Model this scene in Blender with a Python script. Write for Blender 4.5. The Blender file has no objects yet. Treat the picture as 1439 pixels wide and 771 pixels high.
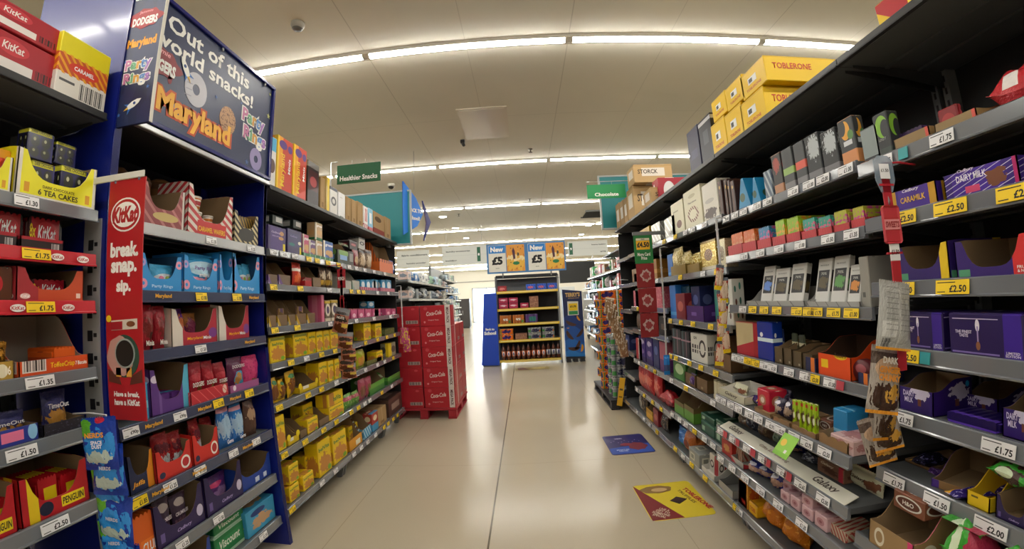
import bpy, bmesh, math, random
from mathutils import Vector as V, Matrix
random.seed(7)
SC = bpy.context.scene
COL = SC.collection
R = math.radians
# ------------------------------------------------------------------ camera (a real wide lens with slight barrel distortion)
cam = bpy.data.cameras.new('camera'); camo = bpy.data.objects.new('camera', cam); COL.objects.link(camo)
cam.type = 'PANO'; cam.panorama_type = 'FISHEYE_LENS_POLYNOMIAL'
cam.sensor_fit = 'HORIZONTAL'; cam.sensor_width = 36; cam.sensor_height = 36*771/1439; cam.fisheye_fov = math.pi
_f = 580*36/1439
cam.fisheye_polynomial_k0 = 0
for _i, _c in enumerate([0.99245947, 0.04905038, -0.20164259, 0.04649059]):
    setattr(cam, 'fisheye_polynomial_k%d' % (_i+1), -_c/_f**(_i+1))
_y, _p, _r = R(-1.48049226), R(3.58786499), R(-2.93578578)
_fw = V((math.sin(_y)*math.cos(_p), math.cos(_y)*math.cos(_p), math.sin(_p))); _rt = V((math.cos(_y), -math.sin(_y), 0)); _up = _rt.cross(_fw)
_M = Matrix((math.cos(_r)*_rt+math.sin(_r)*_up, -math.sin(_r)*_rt+math.cos(_r)*_up, -_fw)).transposed().to_4x4()
_M.translation = V((0, 0, 1.47)); camo.matrix_world = _M
cam.clip_start = .02
SC.camera = camo
# ------------------------------------------------------------------ world, exposure
w = bpy.data.worlds.new('hall'); SC.world = w; w.use_nodes = True
w.node_tree.nodes['Background'].inputs[0].default_value = (.75, .85, 1, 1)
w.node_tree.nodes['Background'].inputs[1].default_value = 5.0
SC.view_settings.view_transform = 'Standard'; SC.view_settings.look = 'None'
SC.view_settings.gamma = 1; SC.view_settings.use_curve_mapping = False
SC.view_settings.exposure = EXPOSURE = 0.78
SC.cycles.use_denoising = True
SC.cycles.max_bounces = 8; SC.cycles.diffuse_bounces = 4; SC.cycles.glossy_bounces = 3; SC.cycles.transparent_max_bounces = 8
SC.cycles.caustics_reflective = False; SC.cycles.caustics_refractive = False
SC.cycles.sample_clamp_indirect = 6
TUBE_STRENGTH = 34.0
TUBE_COL = (1.0, .965, .885)

# ------------------------------------------------------------------ materials
def lin(c):
    if isinstance(c, str):
        c = c.lstrip('#'); c = tuple(int(c[i:i+2], 16)/255 for i in (0, 2, 4))
    return tuple((x/12.92 if x <= .04045 else ((x+.055)/1.055)**2.4) for x in c)+(1,)
MATS = {}
def mat(name, c, rough=.6, metal=0, spec=.5, emit=0, alpha=None, trans=0, coat=0):
    if name in MATS: return MATS[name]
    m = bpy.data.materials.new(name); m.use_nodes = True; b = m.node_tree.nodes['Principled BSDF']
    b.inputs['Base Color'].default_value = lin(c); b.inputs['Roughness'].default_value = rough
    b.inputs['Metallic'].default_value = metal; b.inputs['Specular IOR Level'].default_value = spec
    if coat: b.inputs['Coat Weight'].default_value = coat; b.inputs['Coat Roughness'].default_value = .1
    if emit: b.inputs['Emission Color'].default_value = lin(c); b.inputs['Emission Strength'].default_value = emit
    if trans: b.inputs['Transmission Weight'].default_value = trans
    if alpha is not None: b.inputs['Alpha'].default_value = alpha
    MATS[name] = m; return m

def face_uv_group():
    """front/side/top faces each get a 0..1 square taken from the generated box"""
    g = bpy.data.node_groups.new('face_uv', 'ShaderNodeTree')
    g.interface.new_socket('U', in_out='OUTPUT', socket_type='NodeSocketFloat'); g.interface.new_socket('V', in_out='OUTPUT', socket_type='NodeSocketFloat')
    N = g.nodes; L = g.links; o = N.new('NodeGroupOutput'); t = N.new('ShaderNodeTexCoord')
    sg = N.new('ShaderNodeSeparateXYZ'); L.new(t.outputs['Generated'], sg.inputs[0])
    sn = N.new('ShaderNodeSeparateXYZ'); L.new(t.outputs['Normal'], sn.inputs[0])
    def m(op, a, b=None, c=None):
        n = N.new('ShaderNodeMath'); n.operation = op
        for i, x in enumerate((a, b, c)):
            if x is None: continue
            if isinstance(x, (int, float)): n.inputs[i].default_value = x
            else: L.new(x, n.inputs[i])
        return n.outputs[0]
    ax = m('GREATER_THAN', m('ABSOLUTE', sn.outputs[0]), .7); az = m('GREATER_THAN', m('ABSOLUTE', sn.outputs[2]), .7)
    def mix(f, a, b): return m('ADD', m('MULTIPLY', f, b), m('MULTIPLY', m('SUBTRACT', 1, f), a))
    L.new(mix(ax, sg.outputs[0], sg.outputs[1]), o.inputs[0]); L.new(mix(az, sg.outputs[2], sg.outputs[1]), o.inputs[1])
    return g
FUV = face_uv_group()

def printed(name, base, layers=(), rough=.45, metal=0, box=True, crinkle=0, coat=0):
    """printed packaging: flat shapes laid over a base colour, all in the face's own 0..1 square"""
    if name in MATS: return MATS[name]
    m = bpy.data.materials.new(name); m.use_nodes = True; nt = m.node_tree; N = nt.nodes; L = nt.links
    b = N['Principled BSDF']; b.inputs['Roughness'].default_value = rough; b.inputs['Metallic'].default_value = metal
    if coat: b.inputs['Coat Weight'].default_value = coat; b.inputs['Coat Roughness'].default_value = .12
    t = N.new('ShaderNodeTexCoord')
    if box:
        g = N.new('ShaderNodeGroup'); g.node_tree = FUV; U, W = g.outputs[0], g.outputs[1]
    else:
        s = N.new('ShaderNodeSeparateXYZ'); L.new(t.outputs['Generated'], s.inputs[0]); U, W = s.outputs[0], s.outputs[2]
    def mm(op, a, b_=None, c=None):
        n = N.new('ShaderNodeMath'); n.operation = op
        for i, x in enumerate((a, b_, c)):
            if x is None: continue
            if isinstance(x, (int, float)): n.inputs[i].default_value = x
            else: L.new(x, n.inputs[i])
        return n.outputs[0]
    def noise(scale):
        n = N.new('ShaderNodeTexNoise'); n.inputs['Scale'].default_value = scale; n.inputs['Detail'].default_value = 3
        L.new(t.outputs['Generated'], n.inputs['Vector']); return n.outputs['Fac']
    cur = lin(base); first = True
    for ly in layers:
        k = ly[0]; col = lin(ly[-1])
        if k == 'band': f = mm('COMPARE', W, (ly[1]+ly[2])/2, (ly[2]-ly[1])/2)
        elif k == 'vband': f = mm('COMPARE', U, (ly[1]+ly[2])/2, (ly[2]-ly[1])/2)
        elif k == 'rect': f = mm('MULTIPLY', mm('COMPARE', U, (ly[1]+ly[2])/2, (ly[2]-ly[1])/2), mm('COMPARE', W, (ly[3]+ly[4])/2, (ly[4]-ly[3])/2))
        elif k in ('ell', 'blot'):
            a = mm('DIVIDE', mm('SUBTRACT', U, ly[1]), ly[3]); c = mm('DIVIDE', mm('SUBTRACT', W, ly[2]), ly[4])
            d = mm('ADD', mm('MULTIPLY', a, a), mm('MULTIPLY', c, c))
            if k == 'blot': d = mm('ADD', d, mm('MULTIPLY', mm('SUBTRACT', noise(ly[5]), .5), 4))
            f = mm('LESS_THAN', d, 1)
        elif k == 'slope': f = mm('LESS_THAN', W, mm('ADD', mm('MULTIPLY', U, ly[1]), ly[2]))       # below the line v = a u + b
        elif k == 'diag': f = mm('GREATER_THAN', mm('SINE', mm('MULTIPLY', mm('ADD', U, mm('MULTIPLY', W, ly[2])), ly[1]*6.283)), ly[3] if len(ly) > 4 else 0)
        elif k == 'noise': f = mm('GREATER_THAN', noise(ly[1]), ly[2])
        elif k == 'wave': f = mm('LESS_THAN', W, mm('ADD', mm('MULTIPLY', mm('SINE', mm('MULTIPLY', U, ly[1]*6.283)), ly[2]), ly[3]))
        elif k == 'bars': f = mm('MULTIPLY', mm('MULTIPLY', mm('COMPARE', U, (ly[1]+ly[2])/2, (ly[2]-ly[1])/2), mm('COMPARE', W, (ly[3]+ly[4])/2, (ly[4]-ly[3])/2)), mm('GREATER_THAN', mm('SINE', mm('ADD', mm('MULTIPLY', U, 260), mm('MULTIPLY', mm('SINE', mm('MULTIPLY', U, 97)), 2))), 0))
        x = N.new('ShaderNodeMix'); x.data_type = 'RGBA'; L.new(f, x.inputs[0])
        if first: x.inputs[6].default_value = cur; first = False
        else: L.new(cur, x.inputs[6])
        x.inputs[7].default_value = col; cur = x.outputs[2]
    if first: b.inputs['Base Color'].default_value = cur
    else: L.new(cur, b.inputs['Base Color'])
    if crinkle:
        bp = N.new('ShaderNodeBump'); bp.inputs['Strength'].default_value = crinkle; bp.inputs['Distance'].default_value = .01
        L.new(noise(9), bp.inputs['Height']); L.new(bp.outputs[0], b.inputs['Normal'])
    MATS[name] = m; return m

kraft = mat('kraft_board', '#8f7656', .85); kraft_dark = mat('brown_board', '#6e5a40', .85)
white_board = mat('white_board', '#d8d5cc', .7)
steel = mat('shelf_grey_paint', '#6b6e70', .38, .0); dark = mat('dark_grey_paint', '#2f3032', .42)
deckm = mat('shelf_deck_grey', '#55585a', .45); backm = mat('back_panel_charcoal', '#1f2022', .6)
lipm = mat('ticket_rail_grey', '#70747a', .2, .0, .6, coat=.9); lipw = mat('ticket_rail_white', '#b9bcc0', .2, coat=.6)
redlip = mat('ticket_rail_red', '#c4303c', .3, coat=.4); chrome = mat('zinc_steel', '#b4b6b8', .3, .9)
bluep = mat('blue_panel_paint', '#12207c', .35, coat=.3); navy = mat('navy_print', '#1c2550', .5)
ticket_w = mat('white_ticket_card', '#e8e8ea', .5); ticket_y = mat('yellow_ticket_card', '#f6d21c', .5)
ink = mat('black_ink', '#15151a', .6); white_ink = mat('white_ink', '#f2f2ee', .5); clear = mat('clear_plastic', '#8c9cac', .12, 0, .6, alpha=.55)
def inkm(c): return mat('ink_'+str(c).lstrip('#'), c, .5)

# ------------------------------------------------------------------ mesh building
class MB:
    def __init__(s): s.v = []; s.f = []; s.m = []; s.sm = []
    def add(s, vs, fs, m=0, smooth=False):
        o = len(s.v); s.v += [tuple(v) for v in vs]
        for f in fs: s.f.append(tuple(i+o for i in f)); s.m.append(m); s.sm.append(smooth)
        return s
    def box(s, x0, x1, y0, y1, z0, z1, m=0):
        vs = [(x, y, z) for z in (z0, z1) for y in (y0, y1) for x in (x0, x1)]
        return s.add(vs, [(0, 2, 3, 1), (4, 5, 7, 6), (0, 1, 5, 4), (2, 6, 7, 3), (0, 4, 6, 2), (1, 3, 7, 5)], m)
    def cbox(s, x0, x1, y0, y1, z0, z1, c=.002, m=0):
        """box with chamfered vertical and horizontal edges (a 24-vertex hull)"""
        bm = bmesh.new(); 
        vs = [bm.verts.new((x, y, z)) for z in (z0, z1) for y in (y0, y1) for x in (x0, x1)]
        for f in [(0, 2, 3, 1), (4, 5, 7, 6), (0, 1, 5, 4), (2, 6, 7, 3), (0, 4, 6, 2), (1, 3, 7, 5)]: bm.faces.new([vs[i] for i in f])
        bmesh.ops.bevel(bm, geom=list(bm.edges), offset=c, segments=1, affect='EDGES', profile=.5)
        bm.verts.index_update()
        s.add([v.co[:] for v in bm.verts], [[v.index for v in f.verts] for f in bm.faces], m); bm.free(); return s
    def prism(s, pts, axis, a, b, m=0, mcap=None):
        """polygon pts (2-D) extruded along axis 'x','y' or 'z' from a to b"""
        n = len(pts)
        def P(p, t): return {'x': (t, p[0], p[1]), 'y': (p[0], t, p[1]), 'z': (p[0], p[1], t)}[axis]
        vs = [P(p, a) for p in pts]+[P(p, b) for p in pts]
        s.add(vs, [(i, (i+1) % n, n+(i+1) % n, n+i) for i in range(n)], m)
        s.add(vs, [tuple(range(n))[::-1], tuple(range(n, 2*n))], m if mcap is None else mcap); return s
    def lathe(s, prof, cx=0, cy=0, n=16, m=0, smooth=True, z0=0):
        vs = []; fs = []
        for r, z in prof:
            for i in range(n): a = 2*math.pi*i/n; vs.append((cx+r*math.cos(a), cy+r*math.sin(a), z0+z))
        for j in range(len(prof)-1):
            for i in range(n): fs.append((j*n+i, j*n+(i+1) % n, (j+1)*n+(i+1) % n, (j+1)*n+i))
        fs.append(tuple(range(n))[::-1]); fs.append(tuple(range((len(prof)-1)*n, len(prof)*n)))
        return s.add(vs, fs, m, smooth)
    def tube(s, pts, r, n=8, m=0):
        pts = [V(p) for p in pts]; vs = []; fs = []
        for i, p in enumerate(pts):
            d = (pts[min(i+1, len(pts)-1)]-pts[max(i-1, 0)]).normalized()
            a = d.cross(V((0, 0, 1))); a = a.normalized() if a.length > 1e-3 else V((1, 0, 0)); b = d.cross(a)
            for k in range(n): t = 2*math.pi*k/n; vs.append(p+a*math.cos(t)*r+b*math.sin(t)*r)
        for i in range(len(pts)-1):
            for k in range(n): fs.append((i*n+k, i*n+(k+1) % n, (i+1)*n+(k+1) % n, (i+1)*n+k))
        fs.append(tuple(range(n))); fs.append(tuple(range((len(pts)-1)*n, len(pts)*n))[::-1])
        return s.add(vs, fs, m, True)
    def quad(s, a, b, c, d, m=0): return s.add([a, b, c, d], [(0, 1, 2, 3)], m)
    def build(s, name, mats, parent=None, loc=None, rz=None, fix=True):
        me = bpy.data.meshes.new(name); me.from_pydata(s.v, [], s.f)
        for m in (mats if isinstance(mats, (list, tuple)) else [mats]): me.materials.append(m)
        for p, mi, sm in zip(me.polygons, s.m, s.sm): p.material_index = mi; p.use_smooth = sm
        if fix:
            bm = bmesh.new(); bm.from_mesh(me); bmesh.ops.recalc_face_normals(bm, faces=bm.faces); bm.to_mesh(me); bm.free()
        return link(name, me, parent, loc, rz)
def link(name, data, parent=None, loc=None, rz=None):
    o = bpy.data.objects.new(name, data); COL.objects.link(o)
    if parent: o.parent = parent
    if loc: o.location = loc
    if rz is not None: o.rotation_euler = (0, 0, rz)
    return o
def empty(name, loc=(0, 0, 0), rz=0):
    o = link(name, None, None, loc, rz); o.empty_display_size = .1; return o
def tag(o, label, cat, group=None, kind=None):
    if kind: o['kind'] = kind
    if label: o['label'] = label
    if cat: o['category'] = cat
    if group: o['group'] = group
    return o
def struct(o): o['kind'] = 'structure'; return o

TXT = {}
def text_mesh(s, bold=.02, shear=0, sp=1.0, align='CENTER', arc=0):
    """lettering as a flat mesh in the XZ plane facing -Y, normalised to a 1 x 1 box"""
    k = (s, bold, shear, sp, align, arc)
    if k in TXT: return TXT[k]
    c = bpy.data.curves.new('lettering', 'FONT'); c.body = s; c.size = 1; c.offset = bold; c.shear = shear; c.space_character = sp; c.align_x = align
    c.space_line = .85; c.resolution_u = 2; c.fill_mode = 'FRONT'
    o = bpy.data.objects.new('lettering', c); COL.objects.link(o)
    dg = bpy.context.evaluated_depsgraph_get(); me = bpy.data.meshes.new_from_object(o.evaluated_get(dg)); bpy.data.objects.remove(o)
    xs = [v.co.x for v in me.vertices]; ys = [v.co.y for v in me.vertices]
    x0, x1, y0, y1 = min(xs), max(xs), min(ys), max(ys)
    asp = (x1-x0)/(y1-y0)
    for v in me.vertices:
        x, z = (v.co.x-x0)/(x1-x0)-.5, (v.co.y-y0)/(y1-y0)-.5
        if arc: z += arc*(1-4*x*x)-arc
        v.co = (x, 0, z)
    me.materials.clear()
    TXT[k] = (me, asp); return TXT[k]
def lettering(parent, s, cx, y, cz, w, h, m, name='printed_text', ry=0, rx=0, rz=0, **kw):
    base, asp = text_mesh(s, **kw)
    key = (s, tuple(sorted(kw.items())), m.name)
    if key in TXT: me = TXT[key]
    else: me = base.copy(); me.materials.append(m); TXT[key] = me
    o = link(name, me, parent, (cx, y, cz)); o.scale = (w, 1, h if h else w/asp); o.rotation_euler = (rx, ry, rz)
    return o
# ------------------------------------------------------------------ the hall
def grid_mat(name, base, joint, lines_x, lines_y, wdt, rough=.6, speck=0, bump=0, spec=.5, roughvar=0):
    """a plain surface with thin joints at given object x / y offsets: lines_x = (first, pitch, width)"""
    m = bpy.data.materials.new(name); m.use_nodes = True; nt = m.node_tree; N = nt.nodes; L = nt.links; b = N['Principled BSDF']
    b.inputs['Roughness'].default_value = rough; b.inputs['Specular IOR Level'].default_value = spec
    t = N.new('ShaderNodeTexCoord'); s = N.new('ShaderNodeSeparateXYZ'); L.new(t.outputs['Object'], s.inputs[0])
    def mm(op, a, b_=None, c=None):
        n = N.new('ShaderNodeMath'); n.operation = op
        for i, x in enumerate((a, b_, c)):
            if x is None: continue
            if isinstance(x, (int, float)): n.inputs[i].default_value = x
            else: L.new(x, n.inputs[i])
        return n.outputs[0]
    f = None
    for ax, lst in ((0, lines_x), (1, lines_y)):
        for (first, pitch, wd, amt) in lst:
            d = mm('PINGPONG', mm('SUBTRACT', s.outputs[ax], first), pitch/2) if pitch else mm('ABSOLUTE', mm('SUBTRACT', s.outputs[ax], first))
            g = mm('MULTIPLY', mm('LESS_THAN', d, wd), amt)
            f = g if f is None else mm('MAXIMUM', f, g)
    x = N.new('ShaderNodeMix'); x.data_type = 'RGBA'; L.new(f, x.inputs[0]); x.inputs[7].default_value = lin(joint)
    n1 = N.new('ShaderNodeTexNoise'); n1.inputs['Scale'].default_value = .9; n1.inputs['Detail'].default_value = 4; L.new(t.outputs['Object'], n1.inputs['Vector'])
    n2 = N.new('ShaderNodeTexNoise'); n2.inputs['Scale'].default_value = 160; n2.inputs['Detail'].default_value = 1; L.new(t.outputs['Object'], n2.inputs['Vector'])
    y = N.new('ShaderNodeMix'); y.data_type = 'RGBA'; y.inputs[6].default_value = lin(base); y.inputs[7].default_value = tuple(c*.84 for c in lin(base)[:3])+(1,)
    L.new(mm('ADD', mm('MULTIPLY', n1.outputs['Fac'], .7), mm('MULTIPLY', n2.outputs['Fac'], speck)), y.inputs[0])
    L.new(y.outputs[2], x.inputs[6]); L.new(x.outputs[2], b.inputs['Base Color'])
    if roughvar:
        L.new(mm('ADD', mm('MULTIPLY', n1.outputs['Fac'], roughvar), rough), b.inputs['Roughness'])
    return m
floor_m = grid_mat('polished_beige_vinyl', '#c2b69f', '#5b5344', [(-.285, 0, .006, 1), (.92, 0, .002, .35), (-1.3, 0, .003, .3)], [(3.62, 4.2, .0018, .35)], 0, rough=.13, speck=.5, spec=.5, roughvar=.12)
ceil_m = grid_mat('cream_ceiling_board', '#dbd6c6', '#857d6e', [(-1.30, 1.82, .004, .4), (-.39, 1.82, .003, .3)], [(3.26+.09, 3.1, .006, 1), (3.26+1.55, 3.1, .003, .35)], 0, rough=.75, speck=.1)
wall_m = mat('white_painted_wall', '#d9d6cc', .7)
X0, X1, YB, YF, H = -15, 15, -7, 30, 3.74
fl = MB(); fl.box(X0, X1, YB, YF, -.1, 0); struct(fl.build('floor', floor_m))
c_ = MB(); c_.box(X0, X1, YB, YF, H, H+.1); struct(c_.build('ceiling', ceil_m))
for n, a in (('wall_left', (X0-.1, X0, YB, YF)), ('wall_right', (X1, X1+.1, YB, YF)), ('wall_rear', (X0, X1, YB-.1, YB))):
    b_ = MB(); b_.box(*a, 0, H); struct(b_.build(n, wall_m))
# far wall with a bright shopfront window opening (x -3.8..-2.3)
b_ = MB(); b_.box(X0, -3.75, YF, YF+.1, 0, H); b_.box(-1.6, X1, YF, YF+.1, 0, H); b_.box(-3.75, -1.6, YF, YF+.1, 2.5, H); struct(b_.build('wall_far', wall_m))
b_ = MB(); b_.box(X0, X1, YF-.06, YF, 2.93, 3.0); struct(b_.build('trim_1', mat('trim_grey', '#9b9a94', .6)))
b_ = MB()
for x in (-3.75, -2.7, -1.66): b_.box(x, x+.06, YF-.02, YF+.08, 0, 2.5)
for z in (0, 2.44): b_.box(-3.75, -1.6, YF-.02, YF+.08, z, z+.06)
wf = struct(b_.build('window_1', mat('window_frame_aluminium', '#8d9294', .4, .3)))
b_ = MB(); b_.box(-3.7, -1.65, YF+.03, YF+.04, .05, 2.45); b_.build('window_pane', mat('window_glass', '#eef4f6', .05, alpha=.15), wf)
g_ = MB(); g_.box(-14, 10, YF+.5, YF+14, -.12, -.02); tag(g_.build('car_park', mat('pale_paving', '#c9c7c0', .9)), None, None, kind='structure')
# daylight beyond the window
sun = bpy.data.lights.new('daylight', 'AREA'); sun.shape = 'RECTANGLE'; sun.size = 2.1; sun.size_y = 2.4; sun.energy = 260; sun.color = (.8, .93, 1)
so = link('daylight', sun, None, (-2.7, YF+.6, 1.3)); so.rotation_euler = (R(90), 0, 0)
so.rotation_euler = (R(-90), 0, 0)
bb = MB(); bb.box(-9, 4, YF+9, YF+9.2, 0, 4.2); tag(bb.build('building_opposite', mat('pale_render', '#dfe6ea', .8)), None, None, kind='structure')

# ------------------------------------------------------------------ strip lights (long battens in rows across the hall)
tube_m = mat('lit_tube', '#ffffff', .5); _b = tube_m.node_tree.nodes['Principled BSDF']; _b.inputs['Emission Color'].default_value = TUBE_COL+(1,); _b.inputs['Emission Strength'].default_value = TUBE_STRENGTH
batten_m = mat('batten_white', '#e6e4dc', .5)
def batten():
    m = MB(); m.prism([(-.06, 0), (.06, 0), (.042, -.022), (-.042, -.022)], 'x', -.9095, .9095)
    o = m.build('strip_light', batten_m)
    t = MB(); pr = [(.034*math.cos(R(a)), -.0225+.02*math.sin(R(a))) for a in range(180, 361, 20)]
    t.prism(pr, 'x', -.875, .875); d = t.build('diffuser_tube', tube_m, o)
    for s in (-1, 1):
        c = MB(); c.prism([(.036*math.cos(R(a)), -.0225+.024*math.sin(R(a))) for a in range(180, 361, 30)], 'x', s*.8755, s*.885); c.build('end_cap', batten_m, o)
    return o
def dup(o, parent=None, deep=True):
    c = o.copy(); COL.objects.link(c); c.parent = parent
    for ch in list(o.children): dup(ch, c)
    return c
lb = batten(); first = True
ordn = ['first', 'second', 'third', 'fourth', 'fifth', 'sixth', 'seventh', 'eighth', 'ninth', 'tenth', 'eleventh', 'twelfth', 'thirteenth', 'fourteenth', 'fifteenth', 'sixteenth', 'seventeenth', 'eighteenth', 'nineteenth', 'twentieth'] + ['number %d' % k for k in range(21, 60)]
vis_rows = 0
for r in range(-2, 9):
    y = 3.26+3.1*r if r < 1 else (6.5, 9.6, 12.68, 15.6, 18.7, 21.8, 24.9, 28.0)[r-1]
    k0, k1 = (-3, 4) if r < 3 else ((-4, 3) if r < 6 else (-7, 5))
    for k in range(k0, k1+1):
        o = lb if first else dup(lb); first = False
        o.location = (-.39+1.82*k, y, H)
        if r < 0: lab = 'added strip light unseen behind the viewer, row %s, %s across' % (ordn[-r-1], ordn[k-k0])  # unseen rows behind the camera, added for the light they give
        else: lab = 'lit strip light, %s from left in %s ceiling row from the camera' % (ordn[k-k0], ordn[r])
        tag(o, lab, 'ceiling light', 'strip lights in rows across the ceiling')

# ------------------------------------------------------------------ shelving
LX, RX = -1.56, 1.20
SHELF = {}       # (bay, level) -> (side, lip x, deck z, y0, y1)
def place_side(o, side, x, y, z, yaw=0):
    o.location = (x, y, z); o.rotation_euler = (0, 0, (R(90) if side < 0 else R(-90))+R(yaw))
def price_label(parent, w, h, x, y, z, kind, price, s):
    """a ticket clipped in the rail; s = side"""
    m = MB(); t = .0012
    m.cbox(-w/2, w/2, -t, t, -h/2, h/2, .0005)
    o = m.build('price_label', ticket_y if kind == 'y' else ticket_w if kind == 'w' else mat('teal_ticket', '#2f9aa0', .5) if kind == 't' else mat('promo_red_ticket', '#b5404c', .5), parent)
    o.location = (x, y, z); o.rotation_euler = (R(-8), 0, R(90) if s < 0 else R(-90))
    if kind in 'wy':
        # price figures as part of the card's print
        base, asp = text_mesh(price, bold=.03)
        tm = MB(); vs = [(.18*w+v.co.x*w*.5, -t-.0004, -.12*h+v.co.z*h*.5) for v in base.vertices]
        tm.add(vs, [tuple(p.vertices) for p in base.polygons]); tm.box(-.44*w, -.2*w, -t-.0006, -t, -.36*h, -.3*h); tm.box(-.44*w, .1*w, -t-.0006, -t, .3*h, .36*h); 
        me = o.data; bm = bmesh.new(); bm.from_mesh(me)
        bv = [bm.verts.new(v) for v in tm.v]
        for f in tm.f:
            try: nf = bm.faces.new([bv[i] for i in f]); nf.material_index = 1
            except ValueError: pass
        me.materials.append(ink); bm.to_mesh(me); bm.free()
    return o
TK = globals().get("TK", {})
def lx_e(levels, s): return max(l[1] for l in levels) if s > 0 else min(l[1] for l in levels)
def bay(key, side, y0, y1, levels, label, xback, uprights=(1, 1), feet=True, panel_top=2.33, bmat=None, end=None):
    """levels: list of (lip top z, lip x, lip material, lip height, deck thickness)"""
    root = empty('shelving_bay', (LX if side < 0 else RX, (y0+y1)/2, 0)); tag(root, label, 'shelving', 'runs of grey shelving along both sides of the aisle')
    ox, oy = root.location.x, root.location.y; s = side
    def W(x0, x1): return (min(x0, x1)-ox, max(x0, x1)-ox)
    m = MB(); m.box(*W(xback, xback+s*.02), y0-oy, y1-oy, .12, panel_top)
    n = int((panel_top-.2)/.3)
    for i in range(n): m.box(*W(xback-s*.002, xback), y0-oy, y1-oy, .2+i*.3, .203+i*.3)
    m.build('back_panel', bmat or backm, root)
    for q, yy in enumerate((y0, y1)):
        if not uprights[q]: continue
        m = MB(); yy2 = yy+.024 if q == 0 else yy-.024
        m.box(*W(xback-s*.05, xback), yy2-.014-oy, yy2+.014-oy, 0, panel_top+.03)
        for i in range(int(panel_top/.05)): m.box(*W(xback-s*.0515, xback-s*.05), yy2-.004-oy, yy2+.004-oy, .1+i*.05, .125+i*.05, 1)
        m.build('upright', [steel, ink], root)
        m = MB(); lx = levels[-1][1]
        m.prism([(lx+s*.09-ox, .0), (lx+s*.14-ox, .0), (lx+s*.14-ox, .1), (xback-ox, .1), (xback-ox, .16), (lx+s*.06-ox, .16), (lx+s*.06-ox, .11)], 'y', yy2-.014-oy, yy2+.014-oy)
        m.lathe([(.022, 0), (.022, .012), (.008, .014), (.008, .03)], lx+s*.115-ox, yy2-oy, n=10)
        if feet: m.build('foot', steel, root)
    if end is not None:
        m = MB(); m.box(*W(lx_e(levels, s)+s*.03, xback), end-.012-oy, end-.001-oy, .1, panel_top-.1); m.build('end_panel', backm, root)
    for li, (z, lx, lm, lh, th) in enumerate(levels):
        SHELF[(key, li)] = (s, lx, z-.004, y0, y1)
        m = MB(); g = .003
        m.box(*W(lx+s*.012, xback-s*.001), y0+g-oy, y1-g-oy, z-.004-th, z-.004)
        # stiffening ribs below
        for f in (.35, .65): m.box(*W(lx+s*(.012+abs(xback-lx)*f), lx+s*(.03+abs(xback-lx)*f)), y0+.02-oy, y1-.02-oy, z-.012-th, z-.004-th)
        sh = m.build('shelf', deckm, root); 
        if li == 0 or True:
            r = MB(); zt = z; p = [(lx-ox, zt-.003), (lx+s*.004-ox, zt), (lx+s*.014-ox, zt), (lx+s*.014-ox, zt-lh-.002), (lx-s*.006-ox, zt-lh-.002), (lx-s*.007-ox, zt-lh+.003), (lx-s*.001-ox, zt-lh+.006)]
            r.prism([(a, b) for a, b in p], 'y', y0+g-oy, y1-g-oy)
            r.build('ticket_rail', lm, sh)
        for yy2 in (y0+.02, y1-.02):
            k = MB(); d = abs(xback-lx)
            k.prism([(xback-s*.03-ox, z-.006-th), (lx+s*.05-ox, z-.006-th), (lx+s*.05-ox, z-.016-th), (xback-s*.03-ox, z-.075-th)], 'y', yy2-.0015-oy, yy2+.0015-oy)
            k.build('bracket', dark, sh)
        for (yt, wt, kind, price) in TK.get((key, li), ()):
            t = price_label(sh, wt, min(lh*.8, .036 if kind != 'y' else .04), lx-s*.0065-ox, yt-oy, zt-lh*.5, kind, price, s)
    return root
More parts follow.
